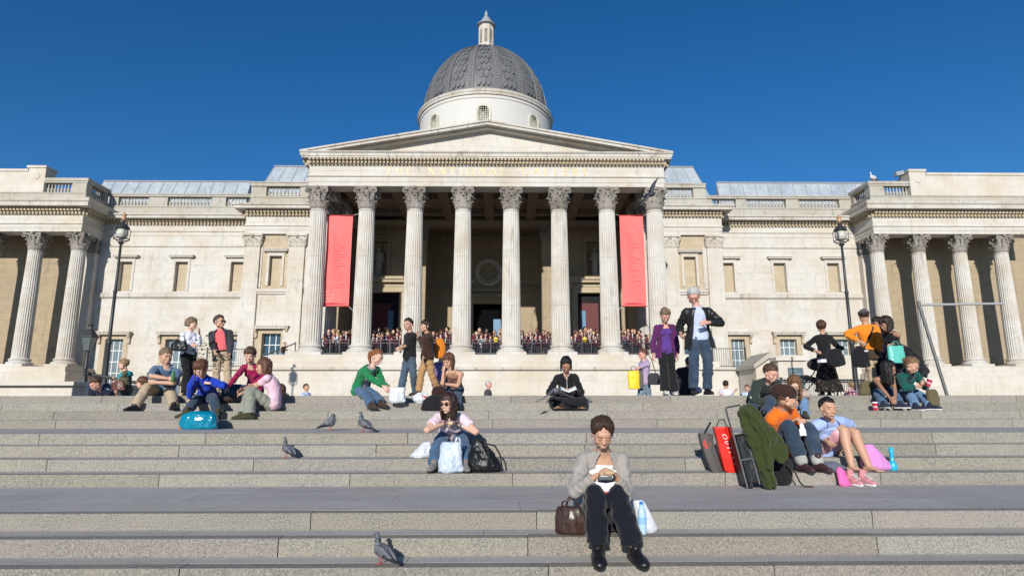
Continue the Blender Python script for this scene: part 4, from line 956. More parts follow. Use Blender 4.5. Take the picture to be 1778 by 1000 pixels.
def body(s, root, tone, hair, legs=None, feet=False, hands=('rest', 'rest'), voxel=.0075, arms=True):
    """one continuous body: head, neck, trunk, arms with hands, legs, bare feet"""
    mb = MB(); head(s, mb); s.trunk(mb, -.2, 1.06)
    for i, q in enumerate('ab'):
        s.arm(mb, q, -.0035); w, e = s.J['wr'+q], s.J['el'+q]; d = (w-e).normalized(); hd = hands[i]; inner = (s.P.lerp(s.N, .5)-w); inner = inner-d*inner.dot(d)
        if isinstance(hd, dict): d = (d+Vector(hd.get('d', (0, 0, 0)))).normalized(); nn = Vector(hd.get('n', inner)); cu = hd.get('c', .9)
        else: nn = inner if inner.length > .02 else s.Fs; cu = .7
        hand(mb, w, d, nn, s.k*1.0, cu, 1 if q == 'a' else -1)
        s.leg(mb, q, 0.0 if feet else -.008)
        if feet:
            F = s.F_[q]; an = s.J['an'+q]; S = Vector((F.y, -F.x, 0)); b = an-Vector((0, 0, .045*s.H)); 
            limb(mb, [an-Vector((0, 0, .02)), b+F*.05+Vector((0, 0, .035)), b+F*.12+Vector((0, 0, .018))], [.034, .030, .018], 10, side=S, flat=.8); limb(mb, [b-F*.035+Vector((0, 0, .028)), b+F*.05+Vector((0, 0, .03))], [.028, .026], 10)
            for j in range(5): o = (j-2)*.017; limb(mb, [b+F*.115+S*o+Vector((0, 0, .016)), b+F*(.158-abs(j-1)*.006)+S*o*1.15+Vector((0, 0, .010))], [.012, .009], 8, k=2)
    sk = skin(tone); o = queue(mb, 'body', sk, root, voxel, 0, smooth=2, extra=face(s, hair), mats=[sk, LIPS, EYEW, EYED, hair]); return o
def hair_shell(s, root, hm, line, drop=None, thick=.018, wave=.006, seed=1, top=.0, name='hair', voxel=.0075, bun=None, tail=None, rough=.014):
    """line(a): hairline height at azimuth a (0 front, 180 back) in head units; drop(a): how far below the head centre long hair hangs"""
    rnd = random.Random(seed); C, f, sd, u, k = s.C, s.hf, s.hs, s.hu, s.hk; nA = 44; cols = []
    dn = Vector((0, 0, -1))
    for j in range(nA):
        a = 360*j/nA; aa = a if a <= 180 else 360-a; w = math.sin(R(a)); c = math.cos(R(a)); jit = rnd.uniform(-1, 1)*wave
        h = line(aa)+rnd.uniform(-.07, .05)+.05*math.sin(j*1.9+seed); th = thick*.68*(1+rnd.uniform(-.25, .3)); P = []; I = []
        ph0 = 90; ph1 = math.degrees(math.asin(max(-.95, min(.95, h)))); n = 10
        D = drop(aa) if drop else 0
        if D: ph1 = 0
        for i in range(n+1):
            ph = R(ph0+(ph1-ph0)*i/n); q = sd*w*.076*math.cos(ph)+f*(c*.097*math.cos(ph)-.012)+u*(.026+.091*math.sin(ph)); nn = (sd*w*math.cos(ph)+f*c*math.cos(ph)+u*math.sin(ph)).normalized()
            t = th*(1 if D else min(1, (n-i)/4+.06))*(1+.2*math.sin(i*2+j)); P.append(C+(q*k)+nn*(t+jit)*k+u*top*math.sin(ph)*k); I.append(C+q*k*.86)
        if D:
            base = P[-1]; bi = I[-1]; mm = 7
            for i in range(1, mm+1):
                v = D*i/mm; out = (sd*w*.5+f*c*.4); wv = math.sin(v*40+j*.9)*wave*1.2+rnd.uniform(-1, 1)*wave*.6; tap = 1-.25*(i/mm)**2
                P.append(base+dn*v*k+out*(wv+.010*math.sin(v*18))*k*1.0-(out*.02*(i/mm))*k); I.append(P[-1]-(sd*w+f*c).normalized()*th*1.6*tap*k)
        m = len(P); N_ = 20
        # resample so that every column has the same count
        def rs(Q):
            o = []
            for i in range(N_):
                x = i*(len(Q)-1)/(N_-1); i0 = min(int(x), len(Q)-2); o.append(Q[i0].lerp(Q[i0+1], x-i0))
            return o
        cols.append(rs(P)+rs(I)[::-1])
    mb = MB(); mb.v = []; L = len(cols[0]); vs_ = [p for c in cols for p in c]; fs = []
    for j in range(nA):
        for i in range(L): 
            a, b = j*L+i, ((j+1) % nA)*L+i; i2 = (i+1) % L; fs.append((a, j*L+i2, ((j+1) % nA)*L+i2, b)) if i2 != 0 else None
    mb.add(vs_, fs)
    if bun: mb.ell(C+f*bun[0]*k+u*bun[1]*k, (bun[2]*k,)*3, 12, 8)
    if tail:
        p0 = C-f*.10*k+u*.03*k
        for q in range(9):
            o = Vector([rnd.uniform(-1, 1)*.018 for _ in range(3)]); limb(mb, [p0, p0-f*.05+o+Vector((0, 0, -.03)), p0-f*.07+o*1.3+Vector((0, 0, -tail*.6)), p0-f*.05+o*1.5+Vector((0, 0, -tail*rnd.uniform(.85, 1.1)))], [.018, .022, .018, .008], 7, k=2)
    return queue(mb, name, hm, root, voxel, rough, .022, 1)
LINE = {'short': lambda a: .50 if a < 35 else .50-(a-35)/45*.40 if a < 80 else (-.18 if a < 95 else -.48-(a-95)/85*.3),
        'fringe': lambda a: .16 if a < 40 else (.16-(a-40)/40*.36 if a < 80 else -.42-(a-80)/100*.45),
        'crop': lambda a: .38 if a < 40 else (.38-(a-40)/40*.45 if a < 80 else -.35-(a-80)/100*.45),
        'part': lambda a: .52 if a < 20 else (.52-(a-20)/50*.58 if a < 70 else -.35-(a-70)/110*.45),
        'back': lambda a: .54 if a < 50 else (.54-(a-50)/35*.55 if a < 85 else -.32-(a-85)/95*.38)}
def drop_fn(start, L, back=None): return lambda a: 0 if a < start else (L if back is None else L+(back-L)*(a-start)/(180-start))
# ---- garments
def g_top(s, root, name, mat, t0=-.12, t1=1.05, infl=.012, slv=2.0, fl=0.0, neckcut=True, disp=.022, voxel=.009, sleeve_infl=None):
    mb = MB(); s.trunk(mb, t0, t1-.03 if neckcut and t1 < 1 else t1, infl, caps=slv > .5, xs=1.0 if slv > .5 or slv == 0 else .94)
    if slv > .5:
        for q in 'ab': s.arm(mb, q, infl if sleeve_infl is None else sleeve_infl, slv-.0 if slv < 2 else 1.93, fl)
    return queue(mb, name, mat, root, voxel, disp, .07)
def g_trousers(s, root, mat, flare=.012, loose=.006, infl=.008, t1=.10, to=1.97, name='trousers', disp=.016):
    loose *= .6; flare *= .8; mb = MB(); s.trunk(mb, -.2, t1, infl)
    for q in 'ab': s.leg(mb, q, infl, flare, to, loose)
    return queue(mb, name, mat, root, .010, disp, .08)
def g_shell(s, root, name, mat, t0=-.3, t1=1.02, infl=.020, open_=28, flare=0.0, slv=1.93, thick=.014, disp=.014, skirt=0.0, sl_infl=.016):
    """open-fronted jacket or cardigan: a C-shaped shell with sleeves"""
    mb = MB(); rs = []; m = 16; n = 26
    tab = [(-.5, .100, .075), (-.25, .098, .070), (.05, .098, .068), (.42, .082, .060), (.62, .092, .064), (.80, .105, .066), (.92, .094, .058), (1.0, .056, .046), (1.05, .044, .040)]
    if not s.male: tab = [(t, a*.95, b) for t, a, b in tab]
    for i in range(m+1):
        t = t0+(t1-t0)*i/m
        for a, b in zip(tab, tab[1:]):
            if t <= b[0]: u = (t-a[0])/(b[0]-a[0]); rx = a[1]+(b[1]-a[1])*u; ry = a[2]+(b[2]-a[2])*u; break
        fl = flare*max(0, (.3-t)); rx = rx*s.H+infl+fl; ry = ry*s.H+infl+fl; p, sd, f = s.sp(t); oa = R(open_ if not hasattr(open_, '__call__') else open_(t)); O = []; I = []
        for j in range(n+1):
            a = math.pi/2+oa+(2*math.pi-2*oa)*j/n; wv = 1+.03*math.sin(j*1.7+i*.5)
            O.append(p+sd*rx*wv*math.cos(a)+f*ry*wv*math.sin(a)); I.append(p+sd*(rx-thick)*wv*math.cos(a)+f*(ry-thick)*wv*math.sin(a))
        rs.append(O+I[::-1])
    mb.rings(rs)
    for q in 'ab':
        limb(mb, [s.sp(.93)[0].lerp(s.J['sh'+q], .45)-s.sp(.9)[2]*.01, s.J['sh'+q]], [.028*s.H, .032*s.H+infl*.6], 10); s.arm(mb, q, sl_infl, slv)
    return queue(mb, name, mat, root, .009, disp, .08)
def g_shoes(s, root, mat, solemat, hi=0.0, name='shoe', w=1.0, only='ab', th=.018, k=None):
    for q in only:
        mb = MB(); kk = (s.k if k is None else k); shoe(mb, s.J['an'+q], s.F_[q], kk, hi, w); o = queue(mb, name, mat, root, .007, .004, .05, 2)
        m2 = MB(); sole(m2, s.J['an'+q], s.F_[q], kk, th); m2.build('sole', solemat, o)
def g_skirt(s, root, name, mat, t_top, rings, disp=.02, dsc=.1):
    """rings: [(centre, rx, ry)] below the waist, in root axes"""
    mb = MB(); n = 28; rs = []; p, sd, f = s.sp(t_top); rs.append([p+sd*.085*s.H*math.cos(2*math.pi*j/n)+f*.065*s.H*math.sin(2*math.pi*j/n) for j in range(n)])
    for i, (c, rx, ry) in enumerate(rings): rs.append([Vector(c)+s.Sh*rx*math.cos(2*math.pi*j/n)*(1+.05*math.sin(j*2.1))+s.Fh*ry*math.sin(2*math.pi*j/n)*(1+.05*math.sin(j*2.6)) for j in range(n)])
    mb.rings(rs); return queue(mb, name, mat, root, .010, disp, dsc)
def g_collar(s, root, mat, r=.0):
    m = MB()
    for q in (-1, 1):
        p, sd, f = s.sp(1.0); a = p+sd*q*(.036*s.H)-f*.02; b = p+sd*q*.038*s.H+f*.03*s.H*1.2; c = p+sd*q*.018*s.H+f*.047*s.H-s.T*.035
        limb(m, [a+s.T*.035, b+s.T*.020, c], [.016, .020, .010], 8, flat=.5)
    limb(m, [s.sp(1.0)[0]-s.sp(1.0)[2]*.042*s.H+s.sp(1.0)[1]*q*.03*s.H+s.T*.035 for q in (-1, 0, 1)], [.016]*3, 8, flat=.6)
    return queue(m, 'collar', mat, root, .007, .004)
def glasses(s, root, dark=True, frame=None):
    C, f, sd, u, k = s.C, s.hf, s.hs, s.hu, s.hk; m = MB(); M_ = Matrix((sd, f, u)).transposed(); fm = frame or M['iron']
    for q in (-1, 1):
        if dark: m.cm = 1; m.ell(C+sd*q*.032*k+f*.094*k+u*.004*k, (.025*k, .006*k, .019*k), 12, 6, M_)
        m.cm = 0; m.tube([C+sd*q*.032*k+f*.096*k+u*.004*k+sd*.024*k*math.cos(a)+u*.017*k*math.sin(a) for a in [2*math.pi*i/12 for i in range(13)]], .0022*k, 5)
        m.tube([C+sd*q*.056*k+f*.090*k+u*.008*k, C+sd*q*.078*k+f*.04*k+u*.008*k, C+sd*q*.079*k-f*.01*k+u*.004*k], .0022*k, 5)
    m.tube([C-sd*.009*k+f*.099*k+u*.006*k, C+sd*.009*k+f*.099*k+u*.006*k], .0025*k, 5)
    return m.build('glasses', [fm, plain('dark_lens', (.03, .012, .008), .08, .7)] if dark else [fm], root)
def new_person(key, label, group=None):
    s = Fig(key); r = empty('person', s.root, 0, label, 'person', group); s.root_o = r; return s, r
# joint positions of every person (metres, world axes): height, facing of hips, of shoulders, of the face, its tilt, of the two feet, root, joints
POSE = {
'blue_shirt_man': (1.76, 'm', 5, 5, 50, 12, -30, 15, (-5.885, 10.98, -0.066),
  ((-5.885, 10.98, 0.287), (-5.68, 10.655, 0.636), (-5.705, 10.626, 0.835), (-5.873, 10.654, 0.62), (-5.537, 10.733, 0.57), (-5.973, 10.972, 0.287), (-5.798, 10.988, 0.287), (-5.788, 10.388, 0.504), (-5.458, 10.499, 0.394), (-5.529, 10.42, 0.462), (-5.718, 10.45, 0.398), (-5.908, 10.548, 0.327), (-5.55, 10.647, 0.193), (-5.935, 10.28, 0.013), (-5.341, 10.332, 0.026))),
'white_blouse_woman': (1.62, 'f', 55, 55, 85, 5, 55, 55, (-6.421, 12.8, 0.187),
  ((-6.421, 12.8, 1.037), (-6.475, 12.891, 1.503), (-6.43, 12.838, 1.676), (-6.551, 12.764, 1.455), (-6.385, 12.996, 1.44), (-6.467, 12.734, 1.037), (-6.374, 12.866, 1.037), (-6.463, 12.658, 1.214), (-6.236, 12.84, 1.264), (-6.245, 12.55, 1.208), (-6.19, 12.7, 1.457), (-6.373, 12.707, 0.652), (-6.355, 12.845, 0.641), (-6.356, 12.701, 0.272), (-6.326, 12.9, 0.265))),
'coral_shirt_man': (1.76, 'm', 10, 10, 70, 0, -10, 25, (-5.96, 13.3, 0.187),
  ((-5.96, 13.3, 1.117), (-6.082, 13.397, 1.612), (-6.075, 13.292, 1.785), (-6.237, 13.351, 1.533), (-5.898, 13.42, 1.574), (-6.046, 13.285, 1.117), (-5.873, 13.315, 1.117), (-6.138, 13.165, 1.316), (-5.798, 13.314, 1.308), (-6.004, 13.013, 1.147), (-5.752, 13.188, 1.081), (-6.005, 13.201, 0.696), (-5.811, 13.298, 0.691), (-5.952, 13.202, 0.286), (-5.729, 13.204, 0.296))),
'blue_sweater_girl': (1.64, 'f', -20, -20, -20, 45, -50, 0, (-4.908, 10.5, -0.319),
  ((-4.908, 10.5, 0.161), (-4.813, 10.139, 0.468), (-4.797, 10.002, 0.597), (-4.964, 10.204, 0.458), (-4.684, 10.159, 0.405), (-4.985, 10.528, 0.161), (-4.831, 10.472, 0.161), (-4.917, 9.961, 0.323), (-4.429, 10.068, 0.328), (-4.982, 10.1, 0.131), (-4.668, 10.1, 0.375), (-4.931, 10.141, 0.067), (-4.616, 10.135, 0.12), (-4.856, 9.798, -0.091), (-4.426, 9.9, -0.119))),
'magenta_sweater_woman': (1.64, 'f', -30, -10, 10, 20, -30, -30, (-4.328, 11.0, 0.06),
  ((-4.328, 11.0, 0.287), (-4.301, 10.75, 0.701), (-4.302, 10.648, 0.859), (-4.447, 10.799, 0.662), (-4.162, 10.761, 0.641), (-4.399, 11.041, 0.287), (-4.257, 10.959, 0.287), (-4.46, 10.561, 0.512), (-3.99, 10.566, 0.532), (-4.605, 10.6, 0.317), (-4.167, 10.55, 0.363), (-4.775, 10.903, 0.322), (-4.64, 10.848, 0.236), (-4.628, 10.6, 0.134), (-4.509, 10.5, 0.134))),
'pink_shirt_girl': (1.63, 'f', -78, -78, -75, 10, -80, -70, (-3.738, 10.3, -0.192),
  ((-3.738, 10.3, 0.034), (-3.841, 10.313, 0.503), (-3.878, 10.185, 0.636), (-3.858, 10.452, 0.442), (-3.8, 10.171, 0.454), (-3.755, 10.38, 0.034), (-3.721, 10.22, 0.034), (-4.107, 10.368, 0.344), (-4.023, 10.266, 0.312), (-4.186, 10.15, 0.267), (-4.242, 10.335, 0.228), (-4.073, 10.207, 0.203), (-4.011, 10.048, 0.247), (-4.085, 10.0, -0.119), (-3.957, 9.95, -0.119))),
'teal_scarf_woman': (1.6, 'f', -75, -75, -80, 15, -75, -75, (-9.184, 15.5, -0.5),
  ((-9.184, 15.5, 0.38), (-9.221, 15.451, 0.848), (-9.277, 15.405, 1.017), (-9.253, 15.592, 0.799), (-9.179, 15.321, 0.786), (-9.204, 15.577, 0.38), (-9.163, 15.423, 0.38), (-9.218, 15.492, 0.545), (-9.254, 15.517, 0.607), (-9.329, 15.3, 0.638), (-9.479, 15.6, 0.608), (-9.16, 15.464, 0.007), (-9.165, 15.538, 0.005), (-9.073, 15.416, -0.355), (-9.126, 15.586, -0.366))),
'bent_man': (1.7, 'm', -10, -10, -30, 40, -10, -10, (-8.952, 14.2, 0.0),
  ((-8.952, 14.2, 0.16), (-8.744, 13.792, 0.365), (-8.768, 13.648, 0.496), (-8.934, 13.822, 0.367), (-8.604, 13.858, 0.314), (-9.035, 14.215, 0.16), (-8.868, 14.185, 0.16), (-8.884, 13.694, 0.108), (-8.543, 14.109, 0.177), (-8.971, 13.9, 0.231), (-8.441, 13.9, 0.28), (-9.077, 13.924, 0.455), (-8.705, 13.939, 0.454), (-8.952, 13.9, 0.076), (-8.579, 13.9, 0.076))),
'dark_jacket_sitter': (1.66, 'f', 150, 150, -100, 10, 150, 150, (-7.827, 14.2, -0.1),
  ((-7.827, 14.2, 0.12), (-7.741, 13.809, 0.402), (-7.777, 13.654, 0.507), (-7.615, 13.815, 0.336), (-7.888, 13.895, 0.4), (-7.755, 14.159, 0.12), (-7.899, 14.241, 0.12), (-7.847, 13.973, 0.286), (-7.69, 14.081, 0.314), (-8.019, 14.15, 0.25), (-7.751, 14.3, 0.211), (-8.103, 14.334, 0.237), (-7.96, 14.562, 0.363), (-8.215, 14.6, -0.025), (-7.953, 14.6, -0.025))),
'hidden_sitter': (1.62, 'f', -160, -160, 180, 0, -160, -160, (-4.62, 13.2, 0.037),
  ((-4.62, 13.2, 0.167), (-4.473, 12.745, 0.164), (-4.444, 12.633, 0.309), (-4.355, 12.845, 0.164), (-4.625, 12.753, 0.164), (-4.544, 13.228, 0.167), (-4.697, 13.172, 0.167), (-4.58, 13.004, 0.12), (-4.447, 12.965, 0.13), (-4.744, 13.179, 0.081), (-4.471, 13.2, 0.075), (-4.89, 13.335, 0.003), (-4.465, 13.434, -0.021), (-4.89, 13.7, 0.11), (-4.705, 13.7, 0.11))),
'green_cardigan_woman': (1.66, 'f', 60, 60, 70, 25, 50, 60, (-2.47, 10.98, -0.066),
  ((-2.47, 10.98, 0.287), (-2.249, 10.754, 0.661), (-2.176, 10.755, 0.838), (-2.356, 10.66, 0.605), (-2.194, 10.902, 0.629), (-2.511, 10.908, 0.287), (-2.428, 11.052, 0.287), (-2.205, 10.46, 0.468), (-2.063, 10.862, 0.379), (-1.992, 10.45, 0.339), (-1.942, 10.65, 0.327), (-2.29, 10.582, 0.185), (-2.187, 10.737, 0.195), (-2.133, 10.26, 0.032), (-2.017, 10.411, 0.065))),
'black_sweater_man': (1.76, 'm', -55, -55, -25, 8, -55, -55, (-2.087, 13.9, 0.187),
  ((-2.087, 13.9, 1.087), (-2.071, 13.84, 1.602), (-2.123, 13.806, 1.795), (-2.173, 13.989, 1.553), (-1.973, 13.705, 1.53), (-2.137, 13.972, 1.087), (-2.036, 13.828, 1.087), (-2.06, 13.79, 1.355), (-2.151, 13.897, 1.378), (-2.223, 13.6, 1.273), (-2.29, 14.099, 1.282), (-2.198, 13.876, 0.671), (-1.969, 13.778, 0.664), (-2.229, 13.709, 0.294), (-1.938, 14.0, 0.316))),
'brown_jacket_woman': (1.68, 'f', -65, -65, -60, 5, -65, -65, (-1.654, 13.6, 0.187),
  ((-1.654, 13.6, 1.047), (-1.658, 13.54, 1.539), (-1.698, 13.51, 1.726), (-1.721, 13.68, 1.49), (-1.595, 13.413, 1.471), (-1.689, 13.676, 1.047), (-1.618, 13.524, 1.047), (-1.691, 13.527, 1.247), (-1.742, 13.606, 1.314), (-1.714, 13.383, 1.041), (-1.867, 13.7, 1.511), (-1.779, 13.564, 0.661), (-1.537, 13.594, 0.65), (-1.8, 13.412, 0.297), (-1.403, 13.75, 0.313))),
'checked_shirt_elder': (1.66, 'm', 170, 170, 140, 10, 170, 170, (-1.524, 14.9, -0.3),
  ((-1.524, 14.9, 0.52), (-1.508, 14.865, 1.008), (-1.456, 14.855, 1.192), (-1.348, 14.841, 0.946), (-1.672, 14.898, 0.955), (-1.443, 14.886, 0.52), (-1.606, 14.914, 0.52), (-1.627, 14.85, 0.883), (-1.391, 14.879, 0.905), (-1.675, 15.0, 0.69), (-1.36, 15.0, 0.69), (-1.577, 15.029, 0.164), (-1.451, 15.033, 0.163), (-1.573, 15.0, -0.225), (-1.437, 15.0, -0.225))),
'brown_top_woman': (1.63, 'f', -25, -10, -30, 25, -25, -25, (-0.851, 10.98, -0.066),
  ((-0.851, 10.98, 0.287), (-0.856, 10.602, 0.584), (-0.925, 10.584, 0.757), (-0.998, 10.663, 0.556), (-0.713, 10.63, 0.542), (-0.925, 11.014, 0.287), (-0.777, 10.946, 0.287), (-1.012, 10.475, 0.349), (-0.751, 10.432, 0.347), (-1.006, 10.55, 0.581), (-0.964, 10.55, 0.371), (-0.94, 10.63, 0.179), (-0.759, 10.56, 0.184), (-0.892, 10.279, 0.034), (-0.732, 10.218, 0.014))),
'sunglasses_woman': (1.66, 'f', -5, -5, -28, 5, -15, 15, (-0.622, 7.78, -0.698),
  ((-0.622, 7.78, -0.345), (-0.612, 7.354, -0.104), (-0.623, 7.222, 0.033), (-0.759, 7.41, -0.128), (-0.467, 7.399, -0.137), (-0.705, 7.787, -0.345), (-0.539, 7.773, -0.345), (-0.868, 7.183, -0.263), (-0.292, 7.235, -0.292), (-0.696, 7.35, -0.195), (-0.497, 7.35, -0.208), (-0.751, 7.397, -0.451), (-0.453, 7.39, -0.452), (-0.755, 7.043, -0.615), (-0.415, 7.038, -0.617))),
'suit_man': (1.76, 'm', 75, 75, 70, 0, 75, 75, (-0.541, 23.0, -0.85),
  ((-0.541, 23.0, 0.07), (-0.562, 22.984, 0.589), (-0.535, 22.977, 0.789), (-0.604, 22.818, 0.523), (-0.514, 23.154, 0.531), (-0.564, 22.915, 0.07), (-0.518, 23.085, 0.07), (-0.592, 22.552, 0.378), (-0.51, 23.434, 0.414), (-0.6, 22.8, 0.287), (-0.505, 23.2, 0.292), (-0.545, 22.98, -0.356), (-0.465, 23.013, -0.352), (-0.598, 22.999, -0.766), (-0.474, 23.001, -0.765))),
'pale_shirt_boy': (1.66, 'm', 60, 60, 70, 0, 60, 60, (-7.14, 23.0, -0.85),
  ((-7.14, 23.0, 0.01), (-7.164, 22.981, 0.499), (-7.156, 22.978, 0.689), (-7.243, 22.841, 0.435), (-7.079, 23.126, 0.446), (-7.182, 22.928, 0.01), (-7.099, 23.072, 0.01), (-7.097, 22.63, 0.309), (-7.205, 23.35, 0.322), (-7.127, 22.8, 0.129), (-7.147, 23.2, 0.131), (-7.106, 22.956, -0.389), (-7.034, 23.001, -0.385), (-7.134, 23.0, -0.775), (-7.031, 23.0, -0.775))),
'reading_woman': (1.62, 'f', 0, 0, 0, 42, 60, -60, (1.068, 10.62, -0.036),
  ((1.068, 10.62, 0.161), (1.032, 10.297, 0.511), (1.026, 10.208, 0.674), (0.894, 10.339, 0.464), (1.179, 10.331, 0.474), (0.987, 10.62, 0.161), (1.149, 10.62, 0.161), (0.748, 10.367, 0.228), (1.294, 10.37, 0.223), (0.924, 10.2, 0.237), (1.121, 10.2, 0.237), (0.804, 10.276, 0.083), (1.308, 10.267, 0.074), (1.182, 10.28, 0.037), (0.932, 10.22, 0.037))),
'grey_cardigan_woman': (1.66, 'f', 0, 0, 0, 32, -4, 8, (0.766, 5.06, -1.078),
  ((0.766, 5.06, -0.837), (0.785, 5.036, -0.348), (0.765, 4.915, -0.202), (0.636, 5.039, -0.402), (0.929, 5.039, -0.409), (0.683, 5.06, -0.837), (0.849, 5.06, -0.837), (0.534, 4.904, -0.632), (0.941, 4.921, -0.669), (0.702, 4.78, -0.496), (0.83, 4.78, -0.496), (0.672, 4.717, -0.617), (0.824, 4.708, -0.634), (0.67, 4.66, -1.003), (0.94, 4.66, -1.003))),
'lavender_top_woman': (1.6, 'f', -70, -70, -75, 10, -70, -70, (3.355, 14.9, -0.3),
  ((3.355, 14.9, 0.57), (3.365, 14.857, 1.04), (3.333, 14.847, 1.221), (3.316, 14.994, 0.992), (3.412, 14.73, 0.976), (3.328, 14.975, 0.57), (3.383, 14.825, 0.57), (3.372, 14.725, 0.986), (3.401, 14.965, 1.12), (3.16, 14.7, 0.876), (3.29, 15.1, 0.955), (3.23, 14.869, 0.206), (3.451, 14.941, 0.202), (3.191, 14.814, -0.164), (3.487, 14.987, -0.169))),
'purple_cardigan_woman': (1.64, 'f', 0, 0, 0, 40, 0, 0, (3.075, 11.75, 0.187),
  ((3.075, 11.75, 1.047), (3.061, 11.691, 1.527), (3.052, 11.587, 1.684), (2.918, 11.698, 1.467), (3.207, 11.697, 1.473), (2.993, 11.75, 1.047), (3.157, 11.75, 1.047), (2.829, 11.663, 1.202), (3.258, 11.647, 1.2), (2.795, 11.609, 0.965), (3.253, 11.607, 0.957), (2.995, 11.637, 0.662), (3.15, 11.692, 0.649), (2.989, 11.603, 0.278), (3.186, 11.7, 0.266))),
'leather_jacket_man': (1.88, 'm', 0, 0, -15, 38, -12, 12, (3.485, 11.0, 0.187),
  ((3.485, 11.0, 1.177), (3.453, 10.922, 1.725), (3.397, 10.903, 1.933), (3.271, 10.932, 1.654), (3.643, 10.93, 1.666), (3.391, 11.0, 1.177), (3.579, 11.0, 1.177), (3.178, 11.129, 1.414), (3.8, 10.76, 1.441), (3.132, 10.9, 1.256), (3.541, 10.65, 1.428), (3.335, 10.886, 0.734), (3.582, 10.91, 0.725), (3.292, 10.864, 0.295), (3.543, 10.902, 0.285))),
'crouching_child': (1.45, 'f', 170, 170, 150, 10, 170, 170, (3.857, 13.3, 0.187),
  ((3.857, 13.3, 0.337), (3.892, 13.264, 0.762), (3.946, 13.206, 0.908), (4.014, 13.247, 0.704), (3.763, 13.29, 0.719), (3.928, 13.287, 0.337), (3.786, 13.313, 0.337), (3.784, 13.297, 0.622), (3.986, 13.277, 0.609), (3.804, 13.4, 0.432), (4.015, 13.4, 0.432), (3.577, 13.317, 0.298), (4.123, 13.202, 0.342), (3.861, 13.5, 0.252), (3.985, 13.5, 0.252))),
'gesturing_man': (1.76, 'm', 150, 150, 150, 0, 150, 150, (8.142, 23.0, -0.85),
  ((8.142, 23.0, 0.07), (8.167, 22.975, 0.588), (8.164, 22.968, 0.79), (8.315, 22.891, 0.52), (8.013, 23.065, 0.533), (8.218, 22.956, 0.07), (8.066, 23.044, 0.07), (8.373, 23.145, 0.366), (7.918, 22.793, 0.439), (8.492, 23.0, 0.552), (7.965, 23.0, 0.282), (8.084, 23.009, -0.337), (8.147, 23.038, -0.353), (8.01, 22.999, -0.743), (8.149, 23.0, -0.765))),
'distant_child': (1.66, 'f', -30, -30, -30, 0, -30, -30, (9.263, 24.0, -0.85),
  ((9.263, 24.0, 0.01), (9.29, 23.978, 0.498), (9.324, 23.958, 0.685), (9.16, 24.053, 0.447), (9.413, 23.907, 0.434), (9.192, 24.041, 0.01), (9.335, 23.959, 0.01), (9.095, 23.776, 0.474), (9.297, 23.647, 0.423), (9.114, 23.8, 0.227), (9.311, 23.8, 0.227), (9.158, 23.961, -0.387), (9.253, 23.951, -0.388), (9.163, 24.0, -0.775), (9.251, 24.0, -0.775))),
'green_sweater_man': (1.76, 'm', 10, 10, 25, 30, 10, 10, (4.345, 10.62, -0.192),
  ((4.345, 10.62, 0.161), (4.294, 10.153, 0.382), (4.291, 10.008, 0.523), (4.126, 10.202, 0.344), (4.474, 10.215, 0.367), (4.259, 10.605, 0.161), (4.432, 10.635, 0.161), (4.005, 10.046, 0.115), (4.521, 10.376, 0.115), (4.239, 10.15, 0.051), (4.335, 10.2, 0.051), (4.078, 10.215, 0.2), (4.349, 10.219, 0.086), (3.944, 9.98, -0.113), (4.106, 9.95, -0.113))),
'long_haired_woman': (1.64, 'f', -10, -10, -20, 40, -10, -10, (5.002, 10.64, -0.192),
  ((5.002, 10.64, 0.161), (4.784, 10.209, 0.198), (4.713, 10.129, 0.353), (4.674, 10.31, 0.192), (4.946, 10.212, 0.196), (4.921, 10.654, 0.161), (5.083, 10.626, 0.161), (4.512, 10.101, 0.095), (5.051, 10.452, 0.092), (4.728, 10.2, 0.032), (4.914, 10.25, 0.06), (4.744, 10.308, 0.059), (4.907, 10.269, 0.101), (4.586, 10.0, -0.11), (4.778, 9.98, -0.119))),
'orange_shirt_man': (1.78, 'm', 38, 38, 75, 12, 12, 18, (3.27, 7.5, -0.698),
  ((3.27, 7.5, -0.472), (3.178, 7.213, -0.042), (3.187, 7.059, 0.092), (3.045, 7.157, -0.138), (3.334, 7.337, -0.047), (3.199, 7.445, -0.472), (3.34, 7.555, -0.472), (3.129, 7.382, -0.328), (3.505, 7.441, -0.279), (3.26, 7.2, -0.183), (3.431, 7.2, -0.19), (3.191, 7.088, -0.222), (3.475, 7.203, -0.253), (3.268, 6.98, -0.618), (3.449, 7.0, -0.618))),
'blue_shirt_woman': (1.66, 'f', 38, 12, 5, 8, 25, 25, (3.785, 7.52, -0.698),
  ((3.785, 7.52, -0.472), (3.695, 7.156, -0.157), (3.628, 7.038, -0.022), (3.561, 7.19, -0.214), (3.85, 7.208, -0.175), (3.72, 7.469, -0.472), (3.85, 7.571, -0.472), (3.613, 7.467, -0.258), (4.061, 7.397, -0.214), (3.657, 7.25, -0.372), (3.998, 7.5, -0.431), (3.828, 7.143, -0.254), (4.001, 7.242, -0.285), (3.822, 7.02, -0.624), (4.024, 7.05, -0.624))),
'black_cardigan_woman': (1.62, 'f', 180, 180, 160, 0, 180, 180, (6.91, 13.3, 0.187),
  ((6.91, 13.3, 1.027), (6.877, 13.262, 1.502), (6.86, 13.247, 1.687), (7.023, 13.266, 1.452), (6.738, 13.267, 1.44), (6.991, 13.3, 1.027), (6.829, 13.3, 1.027), (7.185, 13.23, 1.228), (6.551, 13.392, 1.276), (7.358, 13.4, 1.232), (6.649, 13.2, 1.165), (6.853, 13.329, 0.656), (6.918, 13.291, 0.64), (6.77, 13.3, 0.285), (6.922, 13.3, 0.26))),
'orange_jacket_man': (1.76, 'm', 175, 175, 160, 10, 175, 175, (7.541, 12.7, 0.187),
